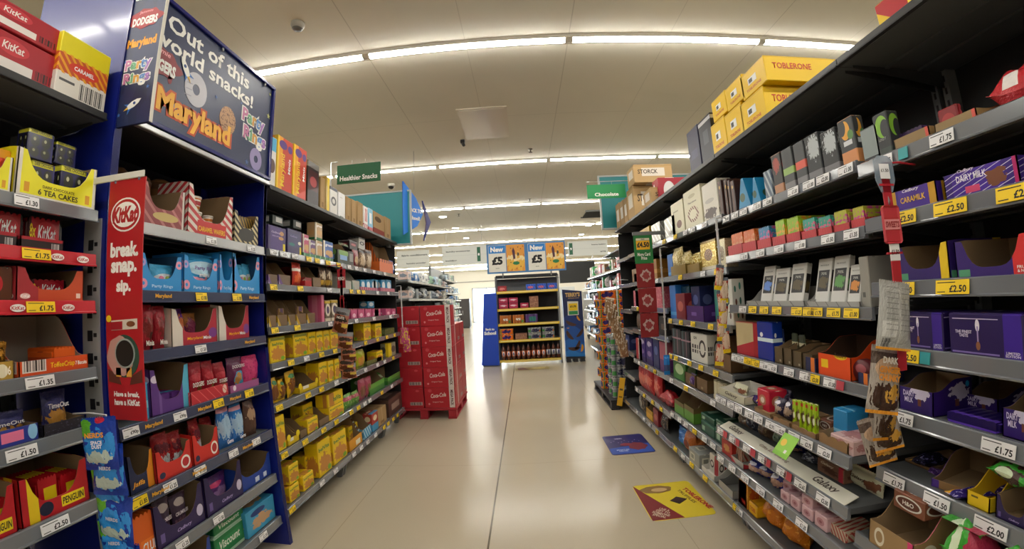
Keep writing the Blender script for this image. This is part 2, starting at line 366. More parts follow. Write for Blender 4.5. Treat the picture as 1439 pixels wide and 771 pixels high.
TK = {
 ('L2', 1): [(2.357, 0.075, 'w', '£2.50'), (2.47, 0.075, 'w', '£1.25'), (2.612, 0.075, 'w', '£1.35'), (2.81, 0.075, 'y', '£1.50'), (2.941, 0.075, 'y', '£1.25'), (3.12, 0.075, 'y', '£1.00'), (3.319, 0.075, 'y', '£1.35')],
 ('L3', 1): [(3.541, 0.075, 'w', '£1.25'), (3.704, 0.075, 'w', '£1.00'), (3.919, 0.075, 'w', '£1.25'), (4.177, 0.075, 'w', '£1.25')],
 ('L4', 1): [(4.517, 0.075, 'w', '£1.75')],
 ('L2', 2): [(2.357, 0.075, 'y', '£1.75'), (2.682, 0.075, 'y', '£1.00'), (3.135, 0.075, 'w', '£1.00')],
 ('L3', 2): [(3.574, 0.075, 'y', '£1.50'), (3.74, 0.075, 'y', '£2.00'), (3.865, 0.075, 'y', '£1.75'), (4.265, 0.075, 'w', '£1.25')],
 ('L4', 2): [(4.619, 0.075, 'w', '£1.75')],
 ('L2', 3): [(2.357, 0.075, 'y', '£2.00'), (2.628, 0.075, 'y', '£1.50'), (3.127, 0.075, 'w', '£2.50')],
 ('L3', 3): [(3.664, 0.075, 'w', '£1.00'), (4.129, 0.075, 'w', '£2.00')],
 ('L4', 3): [(4.663, 0.075, 'w', '£1.00')],
 ('L2', 4): [(2.526, 0.075, 'y', '£1.75'), (2.733, 0.075, 'w', '£2.00'), (2.959, 0.075, 'y', '£2.50'), (3.193, 0.075, 'y', '£1.00')],
 ('L3', 4): [(3.865, 0.075, 'y', '£2.50'), (4.204, 0.075, 'y', '£1.75')],
 ('L4', 4): [(4.504, 0.075, 'y', '£2.00'), (4.789, 0.075, 'y', '£1.50')],
 ('L2', 5): [(2.357, 0.075, 'y', '£1.25'), (2.721, 0.075, 'y', '£1.00'), (2.925, 0.075, 'y', '£1.50'), (3.185, 0.075, 'w', '£1.25')],
 ('L3', 5): [(3.441, 0.075, 'w', '£2.00'), (3.826, 0.075, 'w', '£1.00'), (4.164, 0.075, 'w', '£1.00'), (4.389, 0.075, 'w', '£1.50')],
 ('L4', 5): [(4.691, 0.075, 'y', '£1.00')],
 ('L2', 6): [(2.368, 0.075, 'y', '£2.00'), (2.631, 0.075, 'y', '£1.25'), (2.91, 0.075, 'y', '£2.00'), (3.133, 0.075, 'y', '£1.35')],
 ('L3', 6): [(3.434, 0.075, 'y', '£2.00'), (3.596, 0.075, 'y', '£1.50'), (3.753, 0.075, 'w', '£1.75'), (3.884, 0.075, 'w', '£2.00'), (4.239, 0.075, 'y', '£2.50')],
 ('L4', 6): [(4.578, 0.075, 'w', '£1.00')],
 ('L2', 7): [(2.389, 0.075, 'y', '£1.50'), (2.812, 0.075, 'w', '£1.50'), (3.045, 0.075, 'w', '£1.75')],
 ('L3', 7): [(3.417, 0.075, 'w', '£1.00'), (3.587, 0.075, 'w', '£1.00'), (3.749, 0.075, 'w', '£1.00'), (3.965, 0.075, 'w', '£1.25'), (4.227, 0.075, 'y', '£1.50'), (4.37, 0.075, 'y', '£1.25')],
 ('L4', 7): [(4.548, 0.075, 'y', '£2.50'), (4.712, 0.075, 'y', '£2.00')],
 ('LP', 0): [(1.801, 0.075, 'w', '£1.35'), (2.131, 0.075, 'w', '£1.25')],
 ('LP', 1): [(1.733, 0.075, 'y', '£1.00'), (2.002, 0.075, 'y', '£1.00')],
 ('LP', 2): [(1.719, 0.075, 'w', '£1.50')],
 ('LP', 3): [(1.31, 0.075, 'w', '£90p'), (1.566, 0.075, 'w', '£90p'), (1.82, 0.075, 'y', '£1.00'), (2.071, 0.075, 'y', '£1.00')],
 ('LP', 4): [(1.317, 0.075, 'y', '£1.85'), (1.474, 0.075, 'w', '£1.25'), (1.655, 0.075, 'w', '£1.25'), (1.899, 0.075, 'w', '£1.25'), (2.099, 0.075, 'w', '£1.25')],
 ('LP', 5): [(1.498, 0.075, 'w', '£1.25'), (1.738, 0.075, 'w', '£1.50')],
 ('LP', 6): [(2.065, 0.075, 'w', '£1.35')],
 ('L0', 1): [(0.934, 0.075, 'w', '£1.30')],
 ('L0', 2): [(0.974, 0.09, 'y', '£1.75')],
 ('L0', 3): [(0.991, 0.09, 'y', '£1.75')],
 ('L0', 4): [(0.985, 0.09, 'w', '£1.35')],
 ('L0', 5): [(0.919, 0.09, 'w', '£1.50')],
 ('L0', 6): [(0.994, 0.09, 'w', '£2.50')],
 ('R0', 1): [(0.918, 0.075, 'w', '£1.75'), (1.049, 0.035, 't', '£2.50'), (1.128, 0.075, 'w', '£1.75')],
 ('R1', 1): [(1.298, 0.075, 'w', '£1.00'), (1.423, 0.075, 'w', '£2.00'), (1.51, 0.075, 'w', '£1.00'), (1.617, 0.075, 'w', '£1.50'), (1.82, 0.075, 'w', '£2.00'), (1.917, 0.075, 'w', '£1.35'), (2.052, 0.075, 'w', '£1.35'), (2.146, 0.075, 'w', '£1.25'), (2.248, 0.075, 'w', '£1.00')],
 ('R2', 1): [(2.549, 0.075, 'w', '£1.75'), (2.736, 0.075, 'w', '£2.50'), (2.879, 0.075, 'w', '£1.25'), (3.083, 0.075, 'y', '£1.75'), (3.349, 0.075, 'y', '£2.50')],
 ('R0', 2): [(0.751, 0.1, 'y', '£2.50'), (0.927, 0.1, 'y', '£2.50'), (1.087, 0.1, 'y', '£2.50')],
 ('R1', 2): [(1.312, 0.075, 'w', '£1.35'), (1.437, 0.075, 'w', '£1.50'), (1.611, 0.075, 'w', '£1.00'), (1.769, 0.075, 'w', '£2.50'), (1.929, 0.075, 'w', '£1.50'), (2.091, 0.075, 'w', '£1.35')],
 ('R0', 3): [(0.947, 0.1, 'y', '£2.50'), (1.12, 0.1, 'y', '£2.50')],
 ('R0', 4): [(1.048, 0.035, 't', '£1.75'), (1.119, 0.1, 'y', '£2.50')],
 ('R0', 5): [(0.839, 0.085, 'w', '£1.75'), (1.138, 0.085, 'w', '£1.75')],
 ('R0', 6): [(0.853, 0.085, 'w', '£2.00'), (1.01, 0.085, 'w', '£1.50'), (1.166, 0.085, 'w', '£1.75')],
 ('R1', 3): [(1.346, 0.075, 'y', '£1.00'), (1.44, 0.075, 'y', '£1.75'), (1.541, 0.075, 'y', '£1.75'), (1.59, 0.075, 'y', '£1.50'), (1.673, 0.075, 'y', '£1.25'), (1.825, 0.075, 'y', '£1.75'), (1.936, 0.075, 'y', '£1.75'), (2.044, 0.075, 'y', '£2.00'), (2.148, 0.075, 'w', '£1.75')],
 ('R1', 4): [(1.425, 0.05, 'r', '£1.75'), (1.477, 0.075, 'w', '£1.00'), (1.577, 0.075, 'y', '£2.50'), (1.633, 0.075, 'w', '£1.35'), (1.751, 0.075, 'w', '£1.25'), (1.884, 0.075, 'w', '£1.50'), (1.96, 0.075, 'w', '£1.00'), (2.041, 0.075, 'y', '£2.50'), (2.121, 0.075, 'y', '£1.25'), (2.198, 0.075, 'w', '£1.25'), (2.263, 0.075, 'w', '£1.75')],
 ('R1', 5): [(1.374, 0.075, 'w', '£2.50'), (1.479, 0.075, 'w', '£2.75'), (1.562, 0.075, 'w', '£1.35'), (1.659, 0.075, 'w', '£2.75'), (1.736, 0.075, 'w', '£2.75'), (1.839, 0.075, 'w', '£1.75'), (1.925, 0.075, 'w', '£2.50'), (2.032, 0.075, 'w', '£1.25'), (2.118, 0.075, 'w', '£2.00'), (2.21, 0.075, 'w', '£1.75'), (2.263, 0.075, 'w', '£1.75')],
 ('R1', 6): [(1.376, 0.075, 'w', '£2.00'), (1.515, 0.075, 'w', '£2.65'), (1.599, 0.05, 'r', '£1.25'), (1.646, 0.075, 'w', '£1.25'), (1.759, 0.05, 'r', '£1.75'), (1.801, 0.075, 'w', '£1.75'), (1.892, 0.05, 'r', '£1.50'), (1.947, 0.075, 'w', '£1.00'), (2.05, 0.05, 'r', '£1.35'), (2.098, 0.075, 'w', '£1.50'), (2.189, 0.05, 'r', '£1.00'), (2.242, 0.075, 'w', '£2.50')],
 ('R1', 7): [(1.498, 0.075, 'w', '£1.35'), (1.667, 0.075, 'w', '£1.35'), (1.816, 0.075, 'w', '£2.50'), (1.966, 0.075, 'w', '£1.35'), (2.105, 0.075, 'w', '£1.75'), (2.243, 0.075, 'w', '£1.50')],
 ('R1', 8): [(2.223, 0.075, 'w', '£2.50'), (2.263, 0.075, 'y', '£2.00')],
 ('R2', 7): [(2.708, 0.075, 'y', '£1.00'), (2.952, 0.075, 'y', '£1.35'), (3.127, 0.075, 'w', '£2.50'), (3.303, 0.075, 'y', '£1.50')],
 ('R2', 3): [(2.567, 0.075, 'y', '£1.50'), (2.857, 0.075, 'y', '£1.35'), (3.09, 0.075, 'y', '£1.00'), (3.326, 0.075, 'y', '£2.50')],
 ('R2', 4): [(2.523, 0.075, 'y', '£1.25'), (2.753, 0.075, 'y', '£1.50'), (2.956, 0.075, 'y', '£2.50'), (3.234, 0.075, 'y', '£2.00'), (3.363, 0.075, 'y', '£1.50')],
 ('R2', 5): [(2.576, 0.075, 'w', '£2.50'), (3.042, 0.075, 'y', '£1.50'), (3.363, 0.075, 'w', '£2.00')],
 ('R2', 6): [(2.584, 0.075, 'w', '£1.75'), (2.719, 0.075, 'w', '£1.50'), (2.893, 0.075, 'y', '£1.25'), (3.059, 0.075, 'w', '£1.00'), (3.195, 0.075, 'w', '£1.75'), (3.363, 0.075, 'w', '£1.25')],
 ('R2', 2): [(2.426, 0.075, 'y', '£1.35'), (2.635, 0.075, 'w', '£1.75'), (3.046, 0.075, 'y', '£1.50')],
 ('R3', 2): [(3.612, 0.075, 'w', '£2.50'), (4.037, 0.075, 'w', '£1.50')],
 ('R3', 3): [(3.748, 0.075, 'w', '£1.35'), (4.02, 0.075, 'y', '£1.50'), (4.304, 0.075, 'y', '£2.50')],
 ('R3', 5): [(3.814, 0.075, 'y', '£1.50'), (4.091, 0.075, 'y', '£1.00'), (4.353, 0.075, 'w', '£1.75')],
 ('R3', 6): [(3.658, 0.075, 'y', '£1.25'), (3.914, 0.075, 'y', '£1.35'), (4.206, 0.075, 'y', '£1.50'), (4.482, 0.075, 'w', '£2.00')],
 ('R3', 7): [(3.801, 0.075, 'y', '£1.75'), (4.029, 0.075, 'w', '£1.75'), (4.231, 0.075, 'w', '£1.50'), (4.511, 0.075, 'w', '£2.00')],
}
def LV(zs, lx, lm=None, lh=.044, th=.022): return [(z, lx, lm or lipm, lh, th) for z in zs]
Lz = [2.27, 1.86, 1.64, 1.37, 1.145, .885, .575, .20]
bay('L2', -1, 2.31, 3.37, [(2.27, LX, dark, .03, .03)]+LV(Lz[1:], LX), 'grey left-hand shelving bay just beyond the blue end panel, yellow biscuit boxes', -2.06)
bay('L3', -1, 3.37, 4.44, [(2.27, LX, dark, .03, .03)]+LV(Lz[1:], LX), 'grey left-hand shelving bay behind the hanging nut bags', -2.06)
bay('L4', -1, 4.44, 5.03, [(2.27, LX, dark, .03, .03)]+LV(Lz[1:], LX), 'narrow left-hand shelving bay ending at the red pallet stack', -2.06, end=5.03)
pl = mat('promo_rail_navy', '#454b63', .2, coat=.6)
bay('LP', -1, 1.262, 2.27, [(1.86, LX, lipw, .05, .022), (1.575, LX, pl, .05, .022), (1.325, LX, pl, .05, .022), (1.04, LX, pl, .05, .022), (.755, LX, pl, .05, .022), (.475, LX, lipm, .05, .022), (.20, LX, lipm, .05, .022)], 'shelving bay between blue side panels under the space snacks header', -2.06, uprights=(0, 0), feet=False, panel_top=2.3)
bay('L0', -1, .14, 1.19, [(2.25, LX, dark, .03, .03), (1.865, LX, lipm, .044, .022), (1.70, LX, redlip, .044, .022), (1.53, LX, redlip, .044, .022), (1.29, LX, lipm, .044, .022), (1.085, LX, lipm, .05, .022), (.82, LX, lipm, .05, .022), (.5, LX, lipm, .05, .022), (.2, LX, lipm, .05, .022)], 'nearest left-hand shelving bay with two red ticket rails', -2.06)
bay('R0', 1, .2, 1.25, [(2.28, RX, dark, .03, .03)]+LV([1.87, 1.675, 1.455, 1.245, 1.04, .82], RX, lh=.05)+[(.59, 1.12, lipm, .05, .022), (.4, 1.09, lipm, .05, .022), (.17, 1.12, lipm, .05, .022)], 'nearest right-hand shelving bay full of purple chocolate bars', 1.72)
bay('R1', 1, 1.25, 2.31, [(2.28, RX, dark, .03, .03)]+LV([1.89, 1.655, 1.37, 1.09], RX)+LV([.86, .675, .51], 1.09)+LV([.18], RX), 'second right-hand shelving bay with the deep white cardboard strip on a lower shelf', 1.72)
bay('R2', 1, 2.31, 3.41, [(2.28, RX, dark, .03, .03)]+LV([1.91, 1.595, 1.25, .955, .75, .46, .18], RX), 'third right-hand shelving bay with gold-wrapped chocolates', 1.72)
bay('R3', 1, 3.41, 4.59, [(2.28, RX, dark, .03, .03)]+LV([1.91, 1.595, 1.33, 1.085, .75, .43, .17], RX), 'fourth right-hand shelving bay behind the green price sign', 1.72)
bay('R4', 1, 4.59, 5.14, [(2.28, RX, dark, .03, .03)]+LV([1.90, 1.59, 1.29, 1.06, .80, .52, .16], RX), 'last narrow right-hand shelving bay beside the stacked can packs', 1.72, end=5.14)
# ------------------------------------------------------------------ packaging shapes; front faces -Y, origin at the middle of the base
RND = random.Random(11)
def carton(w, h, d, m, name='carton', flaps=True, **k):
    b = MB(); c = min(.003, w*.06, h*.1); t = .0012
    b.cbox(-w/2, w/2, -d/2, d/2, 0, h-t, c)
    if flaps and w > .03 and d > .03:                       # two closing flaps meeting over the top
        b.box(-w/2+c, -.0012, -d/2+c, d/2-c, h-t, h); b.box(.0012, w/2-c, -d/2+c, d/2-c, h-t, h)
    return b.build(name, m)
def tray(w, h, d, m, name='display_tray', hf=.35, style='slope', inside=None, tab=None, **k):
    """shelf-ready tray: tall back, sides cut down to a low front lip"""
    ins = inside or kraft; t = .0014; b = MB(); f = h*hf; x0, x1, y0, y1 = -w/2, w/2, -d/2, d/2
    b.box(x0, x1, y0, y1, 0, t*2, 0); b.box(x0+2*t, x1-2*t, y0+2*t, y1-2*t, 2*t, 2.6*t, 1)
    b.box(x0, x1, y1-t, y1, 0, h, 0); b.box(x0+t, x1-t, y1-2*t, y1-t, t, h, 1)
    n = 8
    if style == 'slope': side = [(y0, 0), (y0, f)]+[(y0+d*(.12+.5*i/n), f+(h-f)*(.5-.5*math.cos(math.pi*i/n))) for i in range(n+1)]+[(y1, h), (y1, 0)]
    elif style == 'u': side = [(y0, 0), (y0, h*.96), (y0+d*.2, h), (y1, h), (y1, 0)]
    else: side = [(y0, 0), (y0, f), (y1, h), (y1, 0)]
    b.prism(side, 'x', x0, x0+t, 0); b.prism([(p, q*.995) for p, q in side], 'x', x0+t, x0+2*t, 1)
    b.prism(side, 'x', x1-t, x1, 0); b.prism([(p, q*.995) for p, q in side], 'x', x1-2*t, x1-t, 1)
    if style == 'u':                                         # tall corners, scooped middle
        cw = min(w*.22, .05); fr = [(x0, 0), (x0, h*.96), (x0+cw*.5, h*.94)]+[(x0+cw*.5+(w-cw)*i/12, f+(h*.94-f)*(abs(2*i/12-1)**4)) for i in range(1, 12)]+[(x1-cw*.5, h*.94), (x1, h*.96), (x1, 0)]
    elif style == 'wave': fr = [(x0, 0)]+[(x0+w*i/24, f*(.78+.22*abs(math.sin(i/24*math.pi*3)))) for i in range(25)]+[(x1, 0)]
    else: fr = [(x0, 0), (x0, f), (x1, f), (x1, 0)]
    b.prism(fr, 'y', y0, y0+t, 0); b.prism(fr, 'y', y0+t, y0+2*t, 1)
    o = b.build(name, [m, ins])
    if tab:
        for s in (-1, 1):
            c = MB(); r = min(.022, h*.5); c.prism([(r*math.cos(a*math.pi/8), f+r*.3+r*math.sin(a*math.pi/8)) for a in range(16)], 'y', y0-.0025, y0-.0002)
            q = c.build('round_tab', tab, o); q.location.x = s*(w/2-r*.6)
    return o
def pouch(w, h, d, m, name='bag', puff=1.0, seed=0, lean=0, gusset=True, **k):
    """pillow bag: crimped flat ends, puffed and creased middle"""
    r = random.Random(int(w*1e4)+int(h*1e5)+seed); NX, NZ = 12, 16; b = MB(); e = min(.012, h*.09)
    ph = [r.uniform(0, 6.28) for _ in range(6)]
    def P(i, j, s):
        u = -1+2*i/NX; v = j/NZ; z = v*h; q = max(0, (z-e)/(h-2*e)); q = min(1, q)
        inz = 4*q*(1-q)
        t = (max(0, 1-abs(u)**3))**.6*(max(0, inz))**.45
        cr = 1+.10*math.sin(7*u+ph[0]+3*v)+.08*math.sin(13*v+ph[1]+4*u)+.05*math.sin(21*u*v+ph[2])
        x = u*w/2*(1-.05*inz*puff)+(.004*w*math.sin(9*v+ph[3]))
        tw = .12*d*math.sin(3*v+ph[4])*u
        return (x, s*max(.0007, d/2*t*cr*puff)+tw, z+(.012*h*math.sin(5*u+ph[5]) if j in (0, NZ) and j == NZ else 0))
    for s in (-1, 1):
        vs = [P(i, j, s) for j in range(NZ+1) for i in range(NX+1)]
        b.add(vs, [(j*(NX+1)+i, j*(NX+1)+i+1, (j+1)*(NX+1)+i+1, (j+1)*(NX+1)+i) for j in range(NZ) for i in range(NX)], 0, True)
    # closed rim
    rim = [(i, 0) for i in range(NX)]+[(NX, j) for j in range(NZ)]+[(i, NZ) for i in range(NX, 0, -1)]+[(0, j) for j in range(NZ, 0, -1)]
    A = [P(i, j, -1) for i, j in rim]; B = [P(i, j, 1) for i, j in rim]; n = len(rim)
    b.add(A+B, [(q, (q+1) % n, n+(q+1) % n, n+q) for q in range(n)], 0)
    # crimp teeth along the top seal
    nt = 14
    for q in range(nt):
        xx = -w/2*.98+w*.98*q/nt; b.add([(xx, -.0006, h-.001), (xx+w*.98/nt, -.0006, h-.001), (xx+w*.49/nt, 0, h+.004)], [(0, 1, 2)], 0)
    return b.build(name, m)
def flatbag(w, h, d, m, name='bag', **k):
    """the same pillow bag lying on its back, seals left and right"""
    o = pouch(d, w, h, m, name, **k)
    M = Matrix(((0, 0, 1, -w/2), (1, 0, 0, 0), (0, 1, 0, h/2), (0, 0, 0, 1)))
    o.data.transform(M); return o
def bar(w, h, d, m, name='chocolate_bar', **k):
    """flow-wrapped bar standing on its side: rounded slab with pressed fins"""
    b = MB(); d = min(d, .02); e = w*.06
    b.cbox(-w/2+e, w/2-e, -d/2, d/2, 0, h, min(.004, d*.3)); z = h/2
    for s in (-1, 1):
        x = s*(w/2-e); b.prism([(x, h*.04), (x, h*.96)]+[(s*w/2+(.003 if q % 2 else 0)*s, h*.96-h*.92*q/10) for q in range(11)], 'y', -.0008, .0008)
    b.box(-w/2+e, w/2-e, d/2, d/2+.002, h*.48, h*.56)
    return b.build(name, m)
def pot(w, h, d, m, name='pot', **k):
    r = w/2; b = MB(); b.lathe([(r*.78, 0), (r*.8, .003), (r*.97, h*.80), (r, h*.81), (r, h*.86), (r*.96, h*.875), (r*.8, h*.93), (r*.4, h*.985), (r*.05, h)], n=24, m=0)
    return b.build(name, m)
def cup(w, h, d, m, name='cup', **k):
    r = w/2; b = MB(); b.lathe([(r*.76, 0), (r*.95, h*.93), (r*.95, h*.93)], n=24); b.lathe([(r, h*.9), (r, h*.97), (r*.9, h*.98), (r*.86, h*.95), (.001, h*.95)], n=24)
    return b.build(name, m)
def wedge(w, h, d, m, name='carton', **k):
    b = MB(); b.prism([(-w/2, 0), (w/2, 0), (w*.08, h), (-w*.08, h)], 'y', -d/2, d/2); b.box(-w*.5, w*.5, -d/2-.001, d/2+.001, 0, .004)
    return b.build(name, m)
def disc(w, h, d, m, name='pack', **k):
    b = MB(); r = min(w, h)/2; d = min(d, .04)
    n = 28; pr = [(r*.9, -d/2), (r, -d*.3), (r, d*.3), (r*.9, d/2)]
    vs = []; fs = []
    for q, yy in pr:
        for i in range(n): a = 6.2832*i/n; vs.append((q*math.cos(a), yy, r+q*math.sin(a)))
    for j in range(3):
        for i in range(n): fs.append((j*n+i, j*n+(i+1) % n, (j+1)*n+(i+1) % n, (j+1)*n+i))
    fs += [tuple(range(n)), tuple(range(3*n, 4*n))]
    b.add(vs, fs, 0, True); b.box(-r*.4, r*.4, -d/2, d/2, 0, r*.1)
    return b.build(name, m)
def books(w, h, d, m, name='carton', **k):
    b = MB(); n = 4; t = w/n
    for i in range(n): b.cbox(-w/2+i*t+.001, -w/2+(i+1)*t-.001, -d/2+.004*(i % 2), d/2, 0, h*(1-.03*(i % 3)), .002)
    b.box(-w/2, w/2, -d/2-.002, d/2, 0, h*.2)
    return b.build(name, m)
def multi(w, h, d, m, name='multipack', n=6, **k):
    """overwrapped row of bars: ribbed top under film, end fins"""
    b = MB(); e = w*.05; pts = [(-w/2+e, 0)]
    for i in range(n):
        for q in range(5): pts.append((-w/2+e+(w-2*e)*(i+q/4)/n, h*(.93+.07*math.sin(math.pi*q/4))))
    pts.append((w/2-e, 0)); b.prism(pts, 'y', -d/2, d/2)
    for s in (-1, 1): b.prism([(s*(w/2-e), h*.1), (s*w/2, h*.15), (s*w/2, h*.8), (s*(w/2-e), h*.85)], 'y', -d/2*.9, d/2*.9)
    return b.build(name, m)
ARCH = dict(carton=carton, tray=tray, pouch=pouch, flatbag=flatbag, bar=bar, pot=pot, cup=cup, wedge=wedge, disc=disc, books=books, multi=multi)

# ------------------------------------------------------------------ kinds: arch, object name, look, category, material, depth, texts, extra
K = {}
def kind(key, arch, name, look, cat, base, layers=(), d=.12, t=(), rough=.45, metal=0, crinkle=0, coat=0, box=None, **ex):
    K[key] = dict(arch=arch, name=name, look=look, cat=cat, d=d, t=t, ex=ex, pm=(key+'_print', base, layers, rough, metal, (arch in ('carton', 'tray', 'bar', 'books', 'multi', 'wedge')) if box is None else box, crinkle, coat))
W_, Y_, R_, B_ = '#f0eee6', '#f4d11a', '#b81e2a', '#16161a'
CB = 'biscuit box'; CC = 'carton'; CT = 'display tray'; CG = 'bag'; CP = 'chocolate bar'
# text tuple: (string, u, v, width frac, height frac, ink, options)
kind('mini_case_blue', 'carton', 'case', 'white and sky blue case', CC, '#e9e6e2', [('band', .72, 1, '#4fb2dc'), ('ell', .5, .42, .4, .14, '#5a3a34'), ('vband', 0, .1, '#c9c7c4')])
kind('cookie_case', 'carton', 'case', 'orange and red cookie case', CC, '#c93a1c', [('vband', 0, .33, '#f0a012'), ('ell', .35, .86, .25, .08, '#5a3286'), ('ell', .8, .84, .15, .07, '#5a3286'), ('vband', .0, .1, '#f7cf2a')], t=[('Maryland', .38, .4, .62, .34, '#f8d230', dict(rot=90)), ('Minis', .78, .52, .3, .16, '#ffffff', dict(rot=90))])
kind('case_black_red', 'carton', 'case', 'black and red case', CC, '#2a2024', [('rect', .1, .9, .35, .8, '#4a1c24'), ('ell', .5, .55, .3, .12, '#b04c50'), ('band', .86, 1, '#7d7a78')])
kind('case_kraft', 'carton', 'case', 'plain brown cardboard case', CC, '#a98a5e', [('vband', .47, .53, '#bda078'), ('rect', .3, .7, .1, .25, '#8a6c44')], rough=.85)
kind('case_yellow', 'carton', 'case', 'bright yellow case', CC, '#e8c81c', [('vband', 0, .4, '#a98c3a')])
kind('case_white_black', 'carton', 'case', 'white case with black roundel', CC, '#d5d3cd', [('ell', .5, .5, .35, .16, '#23232a'), ('ell', .5, .5, .2, .09, '#c9c7c0'), ('band', .88, 1, '#35374a')])
kind('case_white', 'carton', 'case', 'tall plain white case', CC, '#dcdcdc', [('rect', .25, .75, .06, .1, '#44464a'), ('rect', .25, .6, .8, .82, '#9a9a9a')])
kind('case_white_red', 'carton', 'case', 'white case with red lettering band', CC, '#e3dfdc', [('band', 0, .25, '#b04452'), ('rect', .25, .8, .35, .9, '#c23c40'), ('diag', 3, .6, .5, '#eae6e2')])
kind('case_white_blue', 'carton', 'case', 'pale blue case', CC, '#7fc0de', [('band', 0, .2, '#c4505a'), ('rect', .2, .7, .35, .8, '#f0f0f0')])
kind('case_kraft_red', 'carton', 'case', 'brown case with red base strip', CC, '#ab8c60', [('band', 0, .28, '#8d3b30'), ('ell', .4, .7, .3, .12, '#5c4426')], rough=.85)
kind('label_case_dark', 'carton', 'case', 'dark case with white end label', CC, '#25302c', [('rect', .3, .9, .3, .85, '#c8c8c4')], d=.1)
kind('purple_box', 'carton', 'carton', 'deep purple chocolate box', CC, '#3a2663', [('rect', .12, .8, .05, .93, '#4a3278'), ('ell', .75, .75, .12, .09, '#b98a5a'), ('ell', .72, .55, .14, .07, '#b98a5a'), ('rect', .82, .95, .05, .35, '#e2cc1c')], t=[('Cadbury', .42, .74, .5, .1, '#c9b6e0', dict(shear=.3)), ('BISCUITS', .42, .6, .4, .05, '#b9a2d6', {})])
kind('purple_box_teal', 'carton', 'carton', 'slate purple chocolate box', CC, '#3c3260', [('rect', .05, .85, .3, .85, '#41406e'), ('ell', .3, .4, .2, .06, '#2f7a78'), ('ell', .85, .5, .12, .07, '#e8e0d0'), ('rect', .84, .97, .05, .35, '#e2cc1c')], t=[('Cadbury', .42, .72, .5, .1, '#a99ad0', dict(shear=.3))])
for k_, c_, l_ in (('pink', '#b8486e', 'pink'), ('purple', '#5b3a6e', 'plum'), ('tan', '#b89a72', 'tan'), ('blue', '#3a5fa8', 'blue')):
    kind('snack_'+k_, 'carton', 'snack_box', l_+' oat snack box', 'snack box', c_, [('blot', .6, .42, .4, .16, 9, '#c79a62'), ('band', 0, .14, '#1e6a3c'), ('vband', 0, .12, '#e8e0d0')], d=.08, t=[('graze', .55, .78, .8, .13, '#ffffff', {})])
kind('snack_red_blue', 'carton', 'snack_box', 'red and blue snack box', 'snack box', '#b03a30', [('band', 0, .4, '#4a9ac8'), ('ell', .5, .7, .3, .15, '#e8d8b0')], d=.1)
kind('green_tray', 'tray', 'display_tray', 'low bottle-green tray', CT, '#1f6a3e', [('diag', 6, 0, .9, '#7fbf8f')], hf=.35, d=.14)
kind('natural_box', 'tray', 'display_tray', 'dark green arched display box', CT, '#2c3a2a', [('ell', .5, .5, .4, .2, '#6f9a4a'), ('rect', .2, .8, .2, .4, '#7aa7d8')], hf=.6, d=.16, t=[('NATURAL', .5, .86, .8, .1, '#9fb08a', dict(dy=.3))])
kind('box_dark_label', 'carton', 'carton', 'small charcoal box with grey label', CC, '#2f2f30', [('rect', .25, .85, .3, .85, '#8c8c88')])
kind('bag_nuts_red', 'pouch', 'bag', 'crimson nut bag', CG, '#7d2634', [('blot', .5, .4, .35, .25, 8, '#c2a27a')], d=.05, rough=.3, crinkle=.4)
kind('bag_nuts_tan', 'pouch', 'bag', 'brown nut bag with clear window', CG, '#6e5644', [('blot', .5, .42, .4, .3, 8, '#c8b294'), ('band', .8, .92, '#3a3238')], d=.05, rough=.3, crinkle=.4)
kind('orange_case', 'tray', 'display_tray', 'orange display case of sachets', CT, '#d0621c', [('diag', 6, 0, .6, '#3a2a22'), ('band', 0, .35, '#d8692a')], hf=.45, d=.18)
kind('bag_blue', 'pouch', 'bag', 'royal blue bag', CG, '#2a3f98', [('ell', .5, .5, .3, .2, '#d0d8e8')], d=.05, rough=.3, crinkle=.4)
kind('slot_tray_purple', 'tray', 'display_tray', 'narrow brown tray with lilac corner', CT, '#6e5640', [('slope', -1.1, .45, '#6a4a86'), ('slope', -1.1, .2, '#b7a2c8')], hf=.42, d=.2, style='slope')
kind('slot_tray_gold', 'tray', 'display_tray', 'narrow brown tray with yellow corner', CT, '#7a6146', [('slope', -1.1, .42, '#c9a22c'), ('slope', -1.1, .18, '#e8e2d0')], hf=.42, d=.2)
kind('slot_tray_red', 'tray', 'display_tray', 'narrow red-edged tray', CT, '#8a3030', [('slope', -.9, .4, '#d8c8b0'), ('band', 0, .3, '#b5222a')], hf=.45, d=.2)
kind('slot_tray_kraft', 'tray', 'display_tray', 'narrow plain brown tray', CT, '#7c6447', [], hf=.45, d=.2)
kind('slot_tray_white', 'tray', 'display_tray', 'narrow white tray with pale flames', CT, '#b9b6ac', [('slope', -1.4, .5, '#8aa090')], hf=.5, d=.2, inside=mat('white_board', '#d8d5cc', .7))
kind('bag_red_small', 'pouch', 'bag', 'small scarlet biscuit bag', CG, '#c23426', [('band', .62, .74, '#f0e8dc'), ('blot', .5, .35, .35, .2, 8, '#e06a3a')], d=.05, rough=.3, crinkle=.4)
kind('bag_brown_gold', 'pouch', 'bag', 'brown and gold seed bag', CG, '#5c4230', [('band', .15, .38, '#c29a3a'), ('blot', .5, .62, .4, .22, 9, '#cbb79a'), ('vband', .46, .54, '#2c2420')], d=.05, rough=.35, crinkle=.4)
kind('bar_box_blue', 'carton', 'bar_box', 'small sky blue cereal bar box', 'snack box', '#2f93c8', [('ell', .5, .55, .35, .3, '#e8f0f4')], d=.1)
kind('pink_tray', 'tray', 'display_tray', 'low raspberry tray', CT, '#a83a58', [('diag', 9, 0, .8, '#e0a8b8')], hf=.9, d=.18)
kind('bar_pack_gold', 'bar', 'bar_pack', 'small gold bar pack lying in tray', 'snack bar', '#8d6a3a', [('vband', .3, .7, '#4a2f60')], d=.03)
